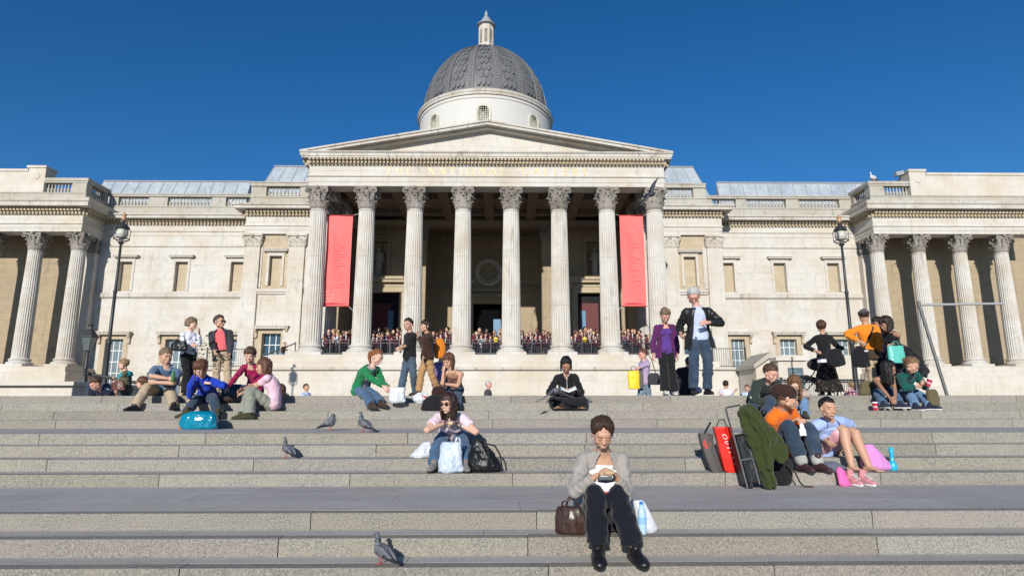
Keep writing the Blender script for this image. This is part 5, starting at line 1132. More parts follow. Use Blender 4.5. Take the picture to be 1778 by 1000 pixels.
  ((7.541, 12.7, 1.117), (7.484, 12.663, 1.632), (7.457, 12.649, 1.832), (7.664, 12.652, 1.581), (7.318, 12.684, 1.56), (7.629, 12.692, 1.117), (7.453, 12.708, 1.117), (7.639, 12.479, 1.334), (7.044, 12.617, 1.45), (7.658, 12.6, 1.1), (7.18, 12.45, 1.296), (7.534, 12.785, 0.707), (7.528, 12.705, 0.692), (7.465, 12.796, 0.299), (7.517, 12.7, 0.279))),
'turquoise_bag_woman': (1.66, 'f', -70, -70, -80, 25, -70, -70, (7.723, 12.2, 0.187),
  ((7.723, 12.2, 1.047), (7.518, 11.947, 1.413), (7.417, 11.884, 1.562), (7.476, 12.105, 1.393), (7.608, 11.849, 1.346), (7.694, 12.278, 1.047), (7.751, 12.122, 1.047), (7.705, 12.034, 1.238), (7.67, 12.114, 1.26), (7.506, 11.9, 1.173), (7.764, 12.34, 1.215), (7.629, 12.22, 0.65), (7.723, 12.183, 0.646), (7.519, 12.107, 0.293), (7.75, 12.297, 0.274))),
'dark_glasses_woman': (1.66, 'f', -75, -75, -85, 10, -75, -75, (7.88, 12.9, 0.187),
  ((7.88, 12.9, 1.047), (7.886, 12.838, 1.533), (7.803, 12.771, 1.691), (7.847, 12.986, 1.486), (7.923, 12.704, 1.464), (7.859, 12.98, 1.047), (7.902, 12.82, 1.047), (7.937, 12.898, 1.23), (7.893, 12.854, 1.223), (7.714, 12.8, 1.177), (7.918, 13.1, 1.193), (7.8, 12.902, 0.652), (7.857, 12.897, 0.65), (7.768, 12.9, 0.264), (7.888, 12.997, 0.274))),
'long_black_hair_girl': (1.62, 'f', 15, 15, 50, 25, 0, 40, (6.649, 10.98, -0.066),
  ((6.649, 10.98, 0.287), (6.471, 10.583, 0.484), (6.48, 10.458, 0.623), (6.352, 10.634, 0.437), (6.633, 10.625, 0.485), (6.571, 10.959, 0.287), (6.727, 11.001, 0.287), (6.306, 10.403, 0.289), (6.547, 10.448, 0.287), (6.304, 10.216, 0.134), (6.437, 10.283, 0.147), (6.371, 10.63, 0.188), (6.645, 10.627, 0.183), (6.238, 10.304, 0.045), (6.509, 10.3, 0.042))),
'green_turtleneck_woman': (1.68, 'f', 25, 25, 45, 38, 15, 45, (7.047, 10.98, -0.192),
  ((7.047, 10.98, 0.287), (6.894, 10.584, 0.542), (6.873, 10.45, 0.68), (6.77, 10.608, 0.478), (7.054, 10.654, 0.546), (6.971, 10.945, 0.287), (7.123, 11.015, 0.287), (6.682, 10.396, 0.303), (7.233, 10.698, 0.324), (6.927, 10.45, 0.325), (7.083, 10.5, 0.365), (6.873, 10.564, 0.166), (7.086, 10.622, 0.172), (6.72, 10.234, 0.012), (6.989, 10.272, 0.018))),
'pink_top_person': (1.72, 'f', -160, -160, 180, 0, -160, -160, (12.739, 23.0, -0.85),
  ((12.739, 23.0, 0.05), (12.773, 22.967, 0.555), (12.786, 22.953, 0.752), (12.911, 23.023, 0.492), (12.627, 22.919, 0.499), (12.819, 23.029, 0.05), (12.658, 22.971, 0.05), (12.687, 23.203, 0.42), (12.881, 22.788, 0.422), (12.613, 23.0, 0.278), (12.911, 23.0, 0.278), (12.671, 23.034, -0.344), (12.718, 23.013, -0.365), (12.599, 23.001, -0.741), (12.716, 23.0, -0.769))),
'stair_climber': (1.62, 'f', 70, 70, 70, 5, 70, 70, (-14.799, 42.0, 2.8),
  ((-14.799, 42.0, 3.66), (-14.621, 41.652, 3.936), (-14.56, 41.656, 4.111), (-14.72, 41.578, 3.871), (-14.565, 41.809, 3.935), (-14.827, 41.924, 3.66), (-14.772, 42.076, 3.66), (-14.631, 41.79, 3.713), (-14.676, 41.961, 3.729), (-14.392, 41.8, 3.757), (-14.643, 42.2, 3.754), (-14.829, 41.943, 3.264), (-14.671, 41.944, 3.299), (-14.897, 41.998, 2.893), (-14.673, 42.0, 2.923))),
}
# ---------------------------------------------------------------- cloth colours
def hm(n): return hairmat(n, HC[n])
BLACKC = cloth('black_cloth', (.014, .014, .016)); DENIM = cloth('mid_blue_denim', (.055, .115, .20), 'denim'); DENIM_D = cloth('dark_blue_denim', (.030, .052, .085), 'denim'); DENIM_L = cloth('pale_blue_denim', (.13, .24, .40), 'denim')
KHAKI = cloth('khaki_cotton', (.44, .34, .23), 'cotton'); BOOTB = cloth('black_leather', (.012, .012, .014), 'leather'); BOOTN = cloth('brown_suede', (.05, .032, .022), 'cotton'); SOLE = plain('dark_rubber_sole', (.02, .02, .02), .7); SOLEW = plain('white_rubber_sole', (.7, .7, .68), .6)
DKBLUE = cloth('navy_cotton', (.008, .009, .016), 'cotton')
G_L = 'people on the left of the steps'
S, r = new_person('blue_shirt_man', 'seated man in slate blue short-sleeved shirt and khaki trousers holding a green bottle')
body(S, r, 'mid', hm('ash')); hair_shell(S, r, hm('ash'), LINE['crop'], seed=2, thick=.020); g_top(S, r, 'shirt', cloth('slate_blue_cotton', (.10, .165, .27), 'cotton'), slv=.95, infl=.018, fl=.014); g_collar(S, r, cloth('slate_blue_cotton', (.10, .165, .27), 'cotton')); g_trousers(S, r, KHAKI, .022, .016); g_shoes(S, r, BOOTB, SOLE)
S, r = new_person('white_blouse_woman', 'standing woman in white blouse and long black trousers, hand raised to her mouth')
body(S, r, 'pale', hm('ash')); hair_shell(S, r, hm('ash'), LINE['fringe'], drop_fn(75, .06, .07), seed=3, thick=.022, wave=.008); g_top(S, r, 'blouse', cloth('white_cotton', (.74, .74, .82), 'cotton'), t0=-.02); g_trousers(S, r, BLACKC, .035, .02); g_shoes(S, r, BOOTB, SOLE)
S, r = new_person('coral_shirt_man', 'standing man in coral shirt, dark jacket and khaki trousers, looking away in sunglasses')
body(S, r, 'mid', hm('brown')); hair_shell(S, r, hm('brown'), LINE['short'], seed=4); g_top(S, r, 'shirt', cloth('coral_cotton', (.75, .14, .15), 'cotton'), slv=.2, t0=-.02); g_collar(S, r, cloth('coral_cotton', (.75, .14, .15), 'cotton')); g_shell(S, r, 'jacket', cloth('charcoal_wool', (.045, .042, .05)), t0=-.35, open_=lambda t: 36-max(0, t-.5)*34, infl=.024); g_trousers(S, r, KHAKI, .012, .014); g_shoes(S, r, BOOTN, SOLE); glasses(S, r)
b = MB(); p, sd, f = S.sp(.02); b.rings([[p+Vector((0, 0, dz))+sd*(.095*S.H+rr)*math.cos(a)+f*(.067*S.H+rr)*math.sin(a) for a in [2*math.pi*j/24 for j in range(24)]] for dz, rr in ((-.02, .012), (-.02, .018), (.02, .018), (.02, .012))]); b.build('belt', BOOTN, r)
S, r = new_person('blue_sweater_girl', 'girl in bright royal blue sweater and jeans, leaning forward with her head bowed')
body(S, r, 'pale', hm('chestnut'), hands=({'d': (0, -.3, -.6), 'c': .2}, 'rest')); hair_shell(S, r, hm('chestnut'), LINE['fringe'], drop_fn(62, .13, .10), seed=5, thick=.024, wave=.009); g_top(S, r, 'sweater', cloth('royal_blue_knit', (.012, .045, .42)), infl=.018, t0=-.15); g_trousers(S, r, DENIM_D, .020, .010); g_shoes(S, r, cloth('olive_suede', (.055, .05, .022), 'cotton'), SOLE, .05)
S, r = new_person('magenta_sweater_woman', 'short-haired woman in magenta long-sleeved sweater, sitting behind the girl in pale pink')
body(S, r, 'pale', hm('brown')); hair_shell(S, r, hm('brown'), LINE['fringe'], seed=6, thick=.024, wave=.008); g_top(S, r, 'sweater', cloth('magenta_knit', (.30, .012, .07)), infl=.010, t1=.93); g_trousers(S, r, DENIM_D, .015); g_shoes(S, r, BOOTN, SOLE)
S, r = new_person('pink_shirt_girl', 'girl seen side on in pale pink tee shirt and loose grey-green trousers')
body(S, r, 'mid', hm('chestnut')); hair_shell(S, r, hm('chestnut'), LINE['fringe'], drop_fn(70, .09, .15), seed=7, thick=.022, wave=.006); g_top(S, r, 'shirt', cloth('pale_pink_cotton', (.76, .50, .58), 'cotton'), slv=.55, infl=.018, t0=-.06); g_trousers(S, r, cloth('sage_grey_cotton', (.26, .27, .22), 'cotton'), .035, .028); g_shoes(S, r, cloth('olive_suede', (.055, .05, .022), 'cotton'), SOLE)
S, r = new_person('teal_scarf_woman', 'woman in teal scarf and olive top standing beyond the steps at far left')
body(S, r, 'pale', hm('blond')); hair_shell(S, r, hm('blond'), LINE['crop'], seed=8, thick=.02, bun=(-.09, .06, .045)); g_top(S, r, 'shirt', cloth('olive_knit', (.12, .11, .06)), infl=.02); g_trousers(S, r, DENIM_D); g_shoes(S, r, BOOTN, SOLE)
m = MB(); p, sd, f = S.sp(.88)
for i in range(3): m.tube([p+Vector((0, 0, .03-i*.03))+sd*(.12+.015*i)*math.cos(a)+f*(.10+.01*i)*math.sin(a) for a in [2*math.pi*j/14 for j in range(15)]], .032, 8)
limb(m, [p+f*.1, p+f*.15-Vector((0, 0, .2)), p+f*.16-Vector((0, 0, .42))], [.05, .06, .05], 8); queue(m, 'scarf', cloth('teal_silk', (.02, .30, .34), 'cotton'), r, .01, .015)
S, r = new_person('bent_man', 'man in navy top with pale shoulder stripes, bent forward beyond the steps')
body(S, r, 'red', hm('brown')); hair_shell(S, r, hm('brown'), LINE['short'], seed=9); g_top(S, r, 'shirt', cloth('navy_knit', (.016, .020, .045)), slv=.9, infl=.02); g_trousers(S, r, DENIM_D); g_shoes(S, r, BOOTB, SOLE)
m = MB()
for q in 'ab': a, e = S.J['sh'+q], S.J['el'+q]; o = Vector((0, 0, .032*S.H+.02)); limb(m, [S.N.lerp(a, .5)+o*.8, a+o*.8, a.lerp(e, .5)+o*.72], [.016, .018, .018], 8)
queue(m, 'shoulder_stripe', cloth('pale_stripe_cotton', (.6, .62, .68), 'cotton'), r, .008)
S, r = new_person('dark_jacket_sitter', 'sitter in dark navy jacket turned away, low behind the man with the bottle')
body(S, r, 'pale', hm('chestnut')); hair_shell(S, r, hm('chestnut'), LINE['fringe'], seed=10, thick=.02); g_top(S, r, 'jacket', cloth('navy_black_cloth', (.014, .014, .028)), infl=.035); g_trousers(S, r, BLACKC); g_shoes(S, r, BOOTB, SOLE)
S, r = new_person('hidden_sitter', 'brown-haired sitter mostly hidden behind the girl in pale pink tee shirt')
body(S, r, 'pale', hm('chestnut')); hair_shell(S, r, hm('chestnut'), LINE['fringe'], drop_fn(70, .12), seed=11, thick=.022); g_top(S, r, 'jacket', cloth('brown_wool', (.055, .03, .022))); g_trousers(S, r, DENIM_D); g_shoes(S, r, BOOTB, SOLE)
S, r = new_person('green_cardigan_woman', 'ginger woman with ponytail in emerald green cardigan and jeans, reaching down to a white bag')
body(S, r, 'pale', hm('ginger'), hands=({'d': (.2, 0, -.5), 'c': .4}, {'d': (.2, 0, -.5), 'c': .5})); hair_shell(S, r, hm('ginger'), LINE['back'], seed=12, thick=.012, tail=.20); g_top(S, r, 'shirt', cloth('grey_cotton', (.30, .30, .34), 'cotton'), slv=.2, infl=.012); g_shell(S, r, 'cardigan', cloth('emerald_knit', (.015, .20, .07)), t0=-.15, open_=lambda t: 38-max(0, t-.5)*40, infl=.026); g_trousers(S, r, DENIM, .028, .018); g_shoes(S, r, BOOTN, SOLE)
S, r = new_person('black_sweater_man', 'man in black sweater and dark jeans walking left past the green cardigan woman')
body(S, r, 'mid', hm('brown')); hair_shell(S, r, hm('dark'), LINE['short'], seed=13); g_top(S, r, 'sweater', BLACKC, infl=.022, t0=-.2, slv=1.55); g_trousers(S, r, cloth('blue_grey_denim', (.055, .085, .12), 'denim'), .022, .02); g_shoes(S, r, BOOTB, SOLE)
S, r = new_person('brown_jacket_woman', 'woman in dark brown jacket and tan trousers walking beside the man in black sweater')
body(S, r, 'mid', hm('dark'), hands=('rest', {'c': 1.2})); hair_shell(S, r, hm('dark'), LINE['fringe'], drop_fn(70, .07, .12), seed=14, thick=.02); g_top(S, r, 'jacket', cloth('dark_brown_wool', (.045, .022, .014)), infl=.028, t0=-.25); g_trousers(S, r, cloth('tan_cotton', (.40, .23, .10), 'cotton'), .016, .014); g_shoes(S, r, BOOTN, SOLE)
S, r = new_person('checked_shirt_elder', 'balding person in purple checked shirt, back turned, behind the woman in brown vest')
def chk():
    m = NT('purple_check'); P = m.coord((22, 22, 22)); c = m.n('TexChecker', i_Scale=1.0); m.l(P, c.inputs['Vector']); c.inputs[1].default_value = (.10, .06, .22, 1); c.inputs[2].default_value = (.30, .24, .40, 1); return m.out(c.outputs['Color'], .9, .1)
body(S, r, 'red', hm('grey')); hair_shell(S, r, hm('white'), lambda a: .35 if a < 90 else (.35-(a-90)/90*.8), seed=15, thick=.006, top=-.004); g_top(S, r, 'shirt', chk(), infl=.025, slv=1.2); g_trousers(S, r, DKBLUE); g_shoes(S, r, BOOTB, SOLE)
S, r = new_person('brown_top_woman', 'woman in brown sleeveless vest top with her chin on her hand')
body(S, r, 'mid', hm('chestnut'), hands=({'c': 1.0, 'n': (.3, .5, .2)}, 'rest')); hair_shell(S, r, hm('chestnut'), LINE['fringe'], drop_fn(62, .14, .17), seed=16, thick=.020, wave=.006); g_top(S, r, 'vest_top', cloth('mushroom_brown_cotton', (.20, .095, .075), 'cotton'), slv=0, t1=.90, infl=.007); g_trousers(S, r, DENIM_D); g_shoes(S, r, BOOTB, SOLE)
S, r = new_person('sunglasses_woman', 'long-haired woman in dark sunglasses, pale pink tee shirt and blue jeans, elbows out')
body(S, r, 'pale', hm('dark'), voxel=.0065, hands=({'d': (.4, 0, 0), 'c': 1.1, 'n': (0, -.2, -1)}, {'d': (-.4, 0, 0), 'c': 1.1, 'n': (0, -.2, -1)})); hair_shell(S, r, hairmat('darkbrown', (.045, .02, .016)), LINE['fringe'], drop_fn(48, .20, .22), seed=17, thick=.022, wave=.008, rough=.009)
g_top(S, r, 'shirt', cloth('rose_white_cotton', (.78, .60, .68), 'cotton'), slv=.55, infl=.012, fl=.012, disp=.018, voxel=.008); g_trousers(S, r, DENIM, .022, .018, disp=.022); g_shoes(S, r, cloth('grey_suede', (.20, .18, .17), 'cotton'), SOLE, w=1.05); glasses(S, r)
m = MB(); p, sd, f = S.sp(.2); w = []
for i in range(6): t = .06+.05*i; p, sd, f = S.sp(t); w.append([p+sd*(.095*S.H+.020)*math.cos(a)+f*(.066*S.H+.022)*math.sin(a) for a in [math.pi*.12+math.pi*.76*j/12 for j in range(13)]]+[p+sd*(.095*S.H+.012)*math.cos(a)+f*(.066*S.H+.014)*math.sin(a) for a in [math.pi*.88-math.pi*.76*j/12 for j in range(13)]])
m.rings(w); m.build('shirt_print', cloth('mauve_print', (.26, .17, .27), 'cotton'), r, smooth=True)
m = MB(); w_, e_ = S.J['wr'+'b'], S.J['el'+'b']; d = (e_-w_).normalized(); limb(m, [w_+d*.02, w_+d*.04], [.029, .030], 12, k=1); queue(m, 'wristwatch', plain('steel_watch', (.5, .5, .5), .3, .5, metal=.8), r, .006)
S, r = new_person('suit_man', 'white-haired man in dark grey suit crossing the plaza below the portico')
body(S, r, 'red', hm('grey')); hair_shell(S, r, hm('white'), LINE['back'], seed=18, thick=.008); g_top(S, r, 'jacket', cloth('grey_suit_wool', (.06, .06, .07)), infl=.03, t0=-.3); g_trousers(S, r, cloth('grey_suit_wool', (.06, .06, .07)), .02, .015); g_shoes(S, r, BOOTB, SOLE)
S, r = new_person('pale_shirt_boy', 'dark-haired passer-by in pale blue shirt on the plaza at left of the portico')
body(S, r, 'mid', hm('brown')); hair_shell(S, r, hm('brown'), LINE['short'], seed=19); g_top(S, r, 'shirt', cloth('pale_blue_cotton', (.48, .58, .78), 'cotton'), infl=.02); g_trousers(S, r, DKBLUE); g_shoes(S, r, BOOTB, SOLE)
S, r = new_person('reading_woman', 'cross-legged woman in black with earphones, reading a blue book alone at the top step')
body(S, r, 'tan', hm('dark'), voxel=.007, feet=True, hands=({'c': .8, 'n': (.5, 0, .6)}, {'c': .8, 'n': (-.5, 0, .6)})); hair_shell(S, r, hm('black'), LINE['part'], drop_fn(72, .12, .16), seed=20, thick=.014, wave=.004); g_top(S, r, 'jacket', BLACKC, infl=.014, t1=.95, slv=1.8); g_trousers(S, r, BLACKC, .03, .022, to=1.9)
m = MB(); C = S.C
for q in (-1, 1): m.tube([C+S.hs*q*.08-S.hu*.01, C+S.hs*q*.07-Vector((0, 0, .12))+S.Fs*.06, S.N+S.Fs*.09-Vector((0, 0, .06)), S.N+S.Fs*.13-Vector((0, 0, .22)), S.P+S.Fs*.2+Vector((0, 0, .1))], .0025, 5)
m.build('earphones', M['white'], r)
S, r = new_person('grey_cardigan_woman', 'brown-haired woman in stone grey cardigan, white top and black boots, eating alone in front')
body(S, r, 'mid', hm('chestnut'), voxel=.006, hands=({'d': (.9, -.2, .1), 'c': 1.0, 'n': (.2, -.1, -1)}, {'d': (-.9, -.2, .1), 'c': 1.15, 'n': (-.2, -.1, -1)}))
hair_shell(S, r, hairmat('dark_auburn', (.050, .024, .014)), lambda a: .68-(a/30)*.20 if a < 30 else (.48-(a-30)/45*.85 if a < 75 else -.42-(a-75)/105*.40), seed=21, thick=.026, wave=.002, bun=(-.11, -.01, .036), voxel=.006, rough=.006)
g_top(S, r, 'white_top', cloth('white_jersey', (.80, .80, .80), 'cotton'), slv=.15, infl=.007, t1=.84, disp=.008, voxel=.007); g_shell(S, r, 'cardigan', cloth('stone_grey_knit', (.34, .31, .285), 'rib'), t0=-.22, infl=.014, open_=lambda t: 34-max(0, t-.25)*22, sl_infl=.012, disp=.020, flare=.06, slv=1.80)
g_trousers(S, r, DKBLUE, .026, .016, disp=.018, to=1.87); g_shoes(S, r, BOOTB, SOLE, .05, th=.036, w=1.25, k=1.08)
m = MB(); 
for q in (-1, 1): p = S.N+S.Ss*q*.050-Vector((0, 0, .0))+S.Fs*.03; limb(m, [p-S.Fs*.05+Vector((0, 0, .015)), p+Vector((0, 0, .008)), p+S.Fs*.03+S.Ss*q*.012-Vector((0, 0, .03))], [.014, .018, .010], 8, flat=.5)
queue(m, 'collar', cloth('slate_collar_cotton', (.10, .12, .18), 'cotton'), r, .006)
S, r = new_person('lavender_top_woman', 'woman in lavender top and faded jeans with red glasses walking left with a yellow bag')
body(S, r, 'red', hm('chestnut')); hair_shell(S, r, hm('chestnut'), LINE['crop'], seed=22, thick=.018); g_top(S, r, 'top', cloth('lavender_cotton', (.42, .32, .46), 'cotton'), infl=.02, slv=1.7); g_trousers(S, r, cloth('faded_denim', (.16, .22, .28), 'denim'), .02, .02); g_shoes(S, r, BOOTN, SOLE); glasses(S, r, False, plain('red_frame', (.6, .05, .05)))
S, r = new_person('purple_cardigan_woman', 'older woman in purple cardigan and black trousers looking down beside the leather jacket man')
body(S, r, 'red', hm('ash')); hair_shell(S, r, hm('ash'), LINE['crop'], seed=23, thick=.024, wave=.010); g_top(S, r, 'top', cloth('violet_jersey', (.10, .045, .24), 'cotton'), slv=.2, infl=.014, t1=.88, t0=-.14); g_shell(S, r, 'cardigan', cloth('plum_knit', (.10, .020, .10)), t0=-.32, open_=lambda t: 34-max(0, t-.5)*36, infl=.026, flare=.06, slv=1.95); g_trousers(S, r, BLACKC, .045, .022); g_shoes(S, r, cloth('cream_leather', (.6, .58, .52), 'leather'), SOLE)
S, r = new_person('leather_jacket_man', 'tall white-haired man in black leather jacket, pale blue shirt and jeans, hand on his stomach')
body(S, r, 'red', hm('white'), voxel=.007, hands=('rest', {'d': (-.5, -.1, -.2), 'c': .25, 'n': (0, 1, 0)})); hair_shell(S, r, hm('white'), LINE['short'], seed=24, thick=.018); g_top(S, r, 'shirt', cloth('ice_blue_cotton', (.50, .56, .76), 'cotton'), slv=.2, infl=.014, t0=-.02); g_collar(S, r, cloth('ice_blue_cotton', (.50, .56, .76), 'cotton')); g_shell(S, r, 'jacket', cloth('black_jacket_leather', (.016, .016, .016), 'leather'), t0=-.34, infl=.034, open_=lambda t: 40-max(0, t-.4)*36, sl_infl=.024, disp=.024, flare=.1, slv=1.85); g_trousers(S, r, DENIM_D, .020, .020, disp=.02); g_shoes(S, r, BOOTB, SOLE); glasses(S, r, False, plain('rust_frame', (.25, .08, .03)))
S, r = new_person('crouching_child', 'small figure in dark jacket sitting low behind the leather jacket man')
body(S, r, 'mid', hm('brown')); hair_shell(S, r, hm('brown'), LINE['crop'], seed=25); g_top(S, r, 'jacket', BLACKC, infl=.05); g_trousers(S, r, cloth('lilac_cotton', (.42, .36, .5), 'cotton')); g_shoes(S, r, BOOTB, SOLE)
S, r = new_person('gesturing_man', 'short-haired man in white shirt holding out one arm on the plaza at right')
body(S, r, 'mid', hm('dark')); hair_shell(S, r, hm('dark'), LINE['short'], seed=26); g_top(S, r, 'shirt', cloth('lilac_white_cotton', (.68, .66, .80), 'cotton'), infl=.03, slv=1.0); g_trousers(S, r, DKBLUE); g_shoes(S, r, BOOTB, SOLE)
S, r = new_person('distant_child', 'auburn-haired figure in pale blue shirt on the plaza beside the white-shirted man')
body(S, r, 'mid', hm('chestnut')); hair_shell(S, r, hm('chestnut'), LINE['crop'], seed=27); g_top(S, r, 'shirt', cloth('pale_blue_cotton', (.48, .58, .78), 'cotton'), infl=.02); g_trousers(S, r, DKBLUE); g_shoes(S, r, BOOTB, SOLE)
S, r = new_person('green_sweater_man', 'man in dark green sweater with pale striped sleeves, looking down at his hands')
body(S, r, 'red', hm('brown'), hands=({'c': 1.0}, {'c': 1.0})); hair_shell(S, r, hm('brown'), LINE['short'], seed=28); g_top(S, r, 'sweater', cloth('dark_green_knit', (.028, .042, .034)), infl=.024, t0=-.15, disp=.02); g_trousers(S, r, DENIM_D, .012, .012); g_shoes(S, r, BOOTB, SOLE)
m = MB(); 
for q in 'ab': a, e, w = S.J['sh'+q], S.J['el'+q], S.J['wr'+q]; o = (a-S.P.lerp(S.N, .8)).normalized()*(.028*S.H+.016)+S.Fs*.012; limb(m, [S.N.lerp(a, .55)+Vector((0, 0, .058)), a+o*1.0, a.lerp(e, .5)+o*.85, e+o*.7, e.lerp(w, .9)+o*.55], [.014, .017, .017, .015, .012], 8)
queue(m, 'sleeve_stripe', cloth('mint_white_cotton', (.60, .68, .66), 'cotton'), r, .008)
S, r = new_person('long_haired_woman', 'woman with long wavy chestnut hair bowed over her lap behind the man in brown hat')
body(S, r, 'pale', hm('chestnut')); hair_shell(S, r, hairmat('light_chestnut', (.17, .08, .04)), LINE['part'], drop_fn(50, .24, .22), seed=29, thick=.026, wave=.012); g_top(S, r, 'sweater', cloth('striped_cream_knit', (.45, .33, .28)), infl=.016); g_trousers(S, r, DENIM_L, .012, .012); g_shoes(S, r, BOOTN, SOLE)
S, r = new_person('orange_shirt_man', 'man in orange tee shirt, brown knitted hat and turned-up jeans unwrapping food')
body(S, r, 'mid', hm('brown'), voxel=.0065, hands=({'c': 1.1, 'd': (.4, 0, .1), 'n': (.2, 0, -1)}, {'c': 1.1, 'd': (-.4, 0, .2), 'n': (-.2, 0, -1)})); hair_shell(S, r, hm('chestnut'), LINE['crop'], drop_fn(85, .05, .06), seed=30, thick=.014)
g_top(S, r, 'shirt', cloth('orange_cotton', (.86, .17, .012), 'cotton'), slv=.62, infl=.018, fl=.012, t0=-.12, disp=.018); g_trousers(S, r, DENIM_D, .016, .016, to=1.80, disp=.02)
m = MB()
for q in 'ab': a, e = S.J['sh'+q], S.J['el'+q]; d = (e-a).normalized(); p = a.lerp(e, .62); limb(m, [p-d*.012, p+d*.012], [.053, .053], 14, k=1)
queue(m, 'shirt_cuff', cloth('dark_cuff_cotton', (.05, .03, .025), 'cotton'), r, .008)
for q in 'ab':
    m = MB(); k_, a = S.J['kn'+q], S.J['an'+q]; d = (a-k_).normalized(); p = k_.lerp(a, .82); limb(m, [p-d*.025, p+d*.03], [.064, .068], 16, k=1); queue(m, 'turned_up_cuff', cloth('pale_denim_cuff', (.34, .34, .32), 'denim'), r, .008, .008)
g_shoes(S, r, cloth('oxblood_leather', (.05, .022, .024), 'leather'), SOLE, .055, w=1.1)
m = MB(); C, f, sd, u = S.C, S.hf, S.hs, S.hu; Mx = Matrix((sd, f, u)).transposed(); m.ell(C-f*.018+u*.055, (.104, .124, .100), 18, 12, Mx); m.ell(C-f*.09+u*.06, (.10, .10, .085), 16, 10, Mx)
queue(m, 'knitted_hat', cloth('brown_hat_knit', (.040, .020, .015), 'rib'), r, .008, .014, .05)
S, r = new_person('blue_shirt_woman', 'woman in pale blue shirt and short pink satin skirt, leaning back with bare legs')
body(S, r, 'mid', hm('dark'), voxel=.0065, feet=True); hair_shell(S, r, hm('black'), LINE['back'], seed=31, thick=.014, bun=(-.10, .045, .045)); g_top(S, r, 'shirt', cloth('sky_blue_cotton', (.36, .47, .78), 'cotton'), infl=.022, t1=.94, t0=-.1, slv=1.85, disp=.02)
m = MB(); S.trunk(m, -.2, .12, .02)
for q in 'ab': h, k_ = S.J['hi'+q], S.J['kn'+q]; limb(m, [h, h.lerp(k_, .45), h.lerp(k_, .80)], [.10, .100, .090], 14)
queue(m, 'skirt', NT('x').mat if False else plain('pink_satin', (.66, .34, .38), .35, .5, nz=.12, scale=14), r, .010, .022, .08)
m = MB()
for q in (-1, 1): p = S.N+S.Ss*q*.045+S.Fs*.035; limb(m, [p-S.Fs*.06+Vector((0, 0, .025)), p+Vector((0, 0, .018)), p+S.Fs*.05+S.Ss*q*.03-Vector((0, 0, .04))], [.016, .024, .012], 8, flat=.45)
queue(m, 'collar', cloth('sky_blue_cotton', (.36, .47, .78), 'cotton'), r, .006)
S, r = new_person('black_cardigan_woman', 'woman with short dark hair in black cardigan and dark patterned skirt, seen from behind')
body(S, r, 'mid', hm('dark')); hair_shell(S, r, hm('brown'), LINE['fringe'], seed=32, thick=.024); g_top(S, r, 'cardigan', BLACKC, infl=.018, t0=-.12); g_shoes(S, r, BOOTB, SOLE)
def pat():
    m = NT('dark_patterned_cotton'); v = m.n('TexVoronoi', i_Scale=14.0); m.l(m.coord(), v.inputs['Vector']); c = m.mix(m.ramp(v.outputs['Distance'], .25, .5), (.09, .065, .055), (.022, .018, .018)); return m.out(c, .9, .1)
P_ = S.P; g_skirt(S, r, 'skirt', pat(), .02, [((P_.x, P_.y, P_.z-.15), .17, .14), ((P_.x, P_.y, P_.z-.45), .22, .19), ((P_.x+.02, P_.y, P_.z-.72), .29, .24)], .04)
g_skirt(S, r, 'white_hem', cloth('white_cotton', (.74, .74, .82), 'cotton'), .02, [((P_.x, P_.y, P_.z-.05), .163, .135), ((P_.x, P_.y, P_.z-.11), .17, .142)], .006)
S, r = new_person('orange_jacket_man', 'man in bright orange top, grey flat cap and khaki trousers, seen from behind')
body(S, r, 'mid', hm('grey')); hair_shell(S, r, hm('dark'), LINE['short'], seed=33, thick=.008); g_top(S, r, 'top', cloth('amber_orange_cotton', (.80, .24, .02), 'cotton'), infl=.022, t0=.0); g_trousers(S, r, KHAKI, .02, .022); g_shoes(S, r, BOOTN, SOLE)
m = MB(); C, f, sd, u = S.C, S.hf, S.hs, S.hu; Mx = Matrix((sd, f, u)).transposed(); m.ell(C-f*.006+u*.066, (.112, .134, .074), 16, 10, Mx); m.ell(C+f*.12+u*.045, (.08, .05, .014), 12, 6, Mx); queue(m, 'flat_cap', cloth('grey_tweed', (.10, .10, .095)), r, .008, .006)
m = MB(); p, sd, f = S.sp(-.15); n = 22; m.rings([[S.sp(t)[0]+S.sp(t)[1]*rx*math.cos(2*math.pi*j/n)+S.sp(t)[2]*ry*math.sin(2*math.pi*j/n) for j in range(n)] for t, rx, ry in ((.08, .185, .15), (-.15, .20, .16), (-.45, .215, .175), (-.62, .21, .17))]); queue(m, 'tied_jacket', cloth('brown_tied_cloth', (.065, .04, .026)), r, .01, .02)
m = MB(); a = S.sp(.95)[0]+S.Ss*-.09; b_ = S.sp(.1)[0]+S.Ss*.17; bk = -S.Fs*.135; m.tube([a+Vector((0, 0, .04)), a+bk*.8-Vector((0, 0, .03)), a.lerp(b_, .5)+bk*1.15, b_+bk*.8], .018, 6); m.build('bag_strap', BOOTN, r)
S, r = new_person('turquoise_bag_woman', 'woman with thick dark hair and sleeveless black top stooping with a turquoise bag')
body(S, r, 'tan', hm('dark')); hair_shell(S, r, hm('dark'), LINE['fringe'], drop_fn(60, .14, .16), seed=34, thick=.034, wave=.012); g_top(S, r, 'top', BLACKC, slv=0, infl=.018); g_skirt(S, r, 'skirt', BLACKC, .05, [((S.P.x, S.P.y, S.P.z-.2), .19, .17), ((S.P.x, S.P.y, S.P.z-.6), .24, .22)], .03); g_shoes(S, r, BOOTB, SOLE)
S, r = new_person('dark_glasses_woman', 'dark-haired woman in dark glasses and black clothes half hidden beside the orange-topped man')
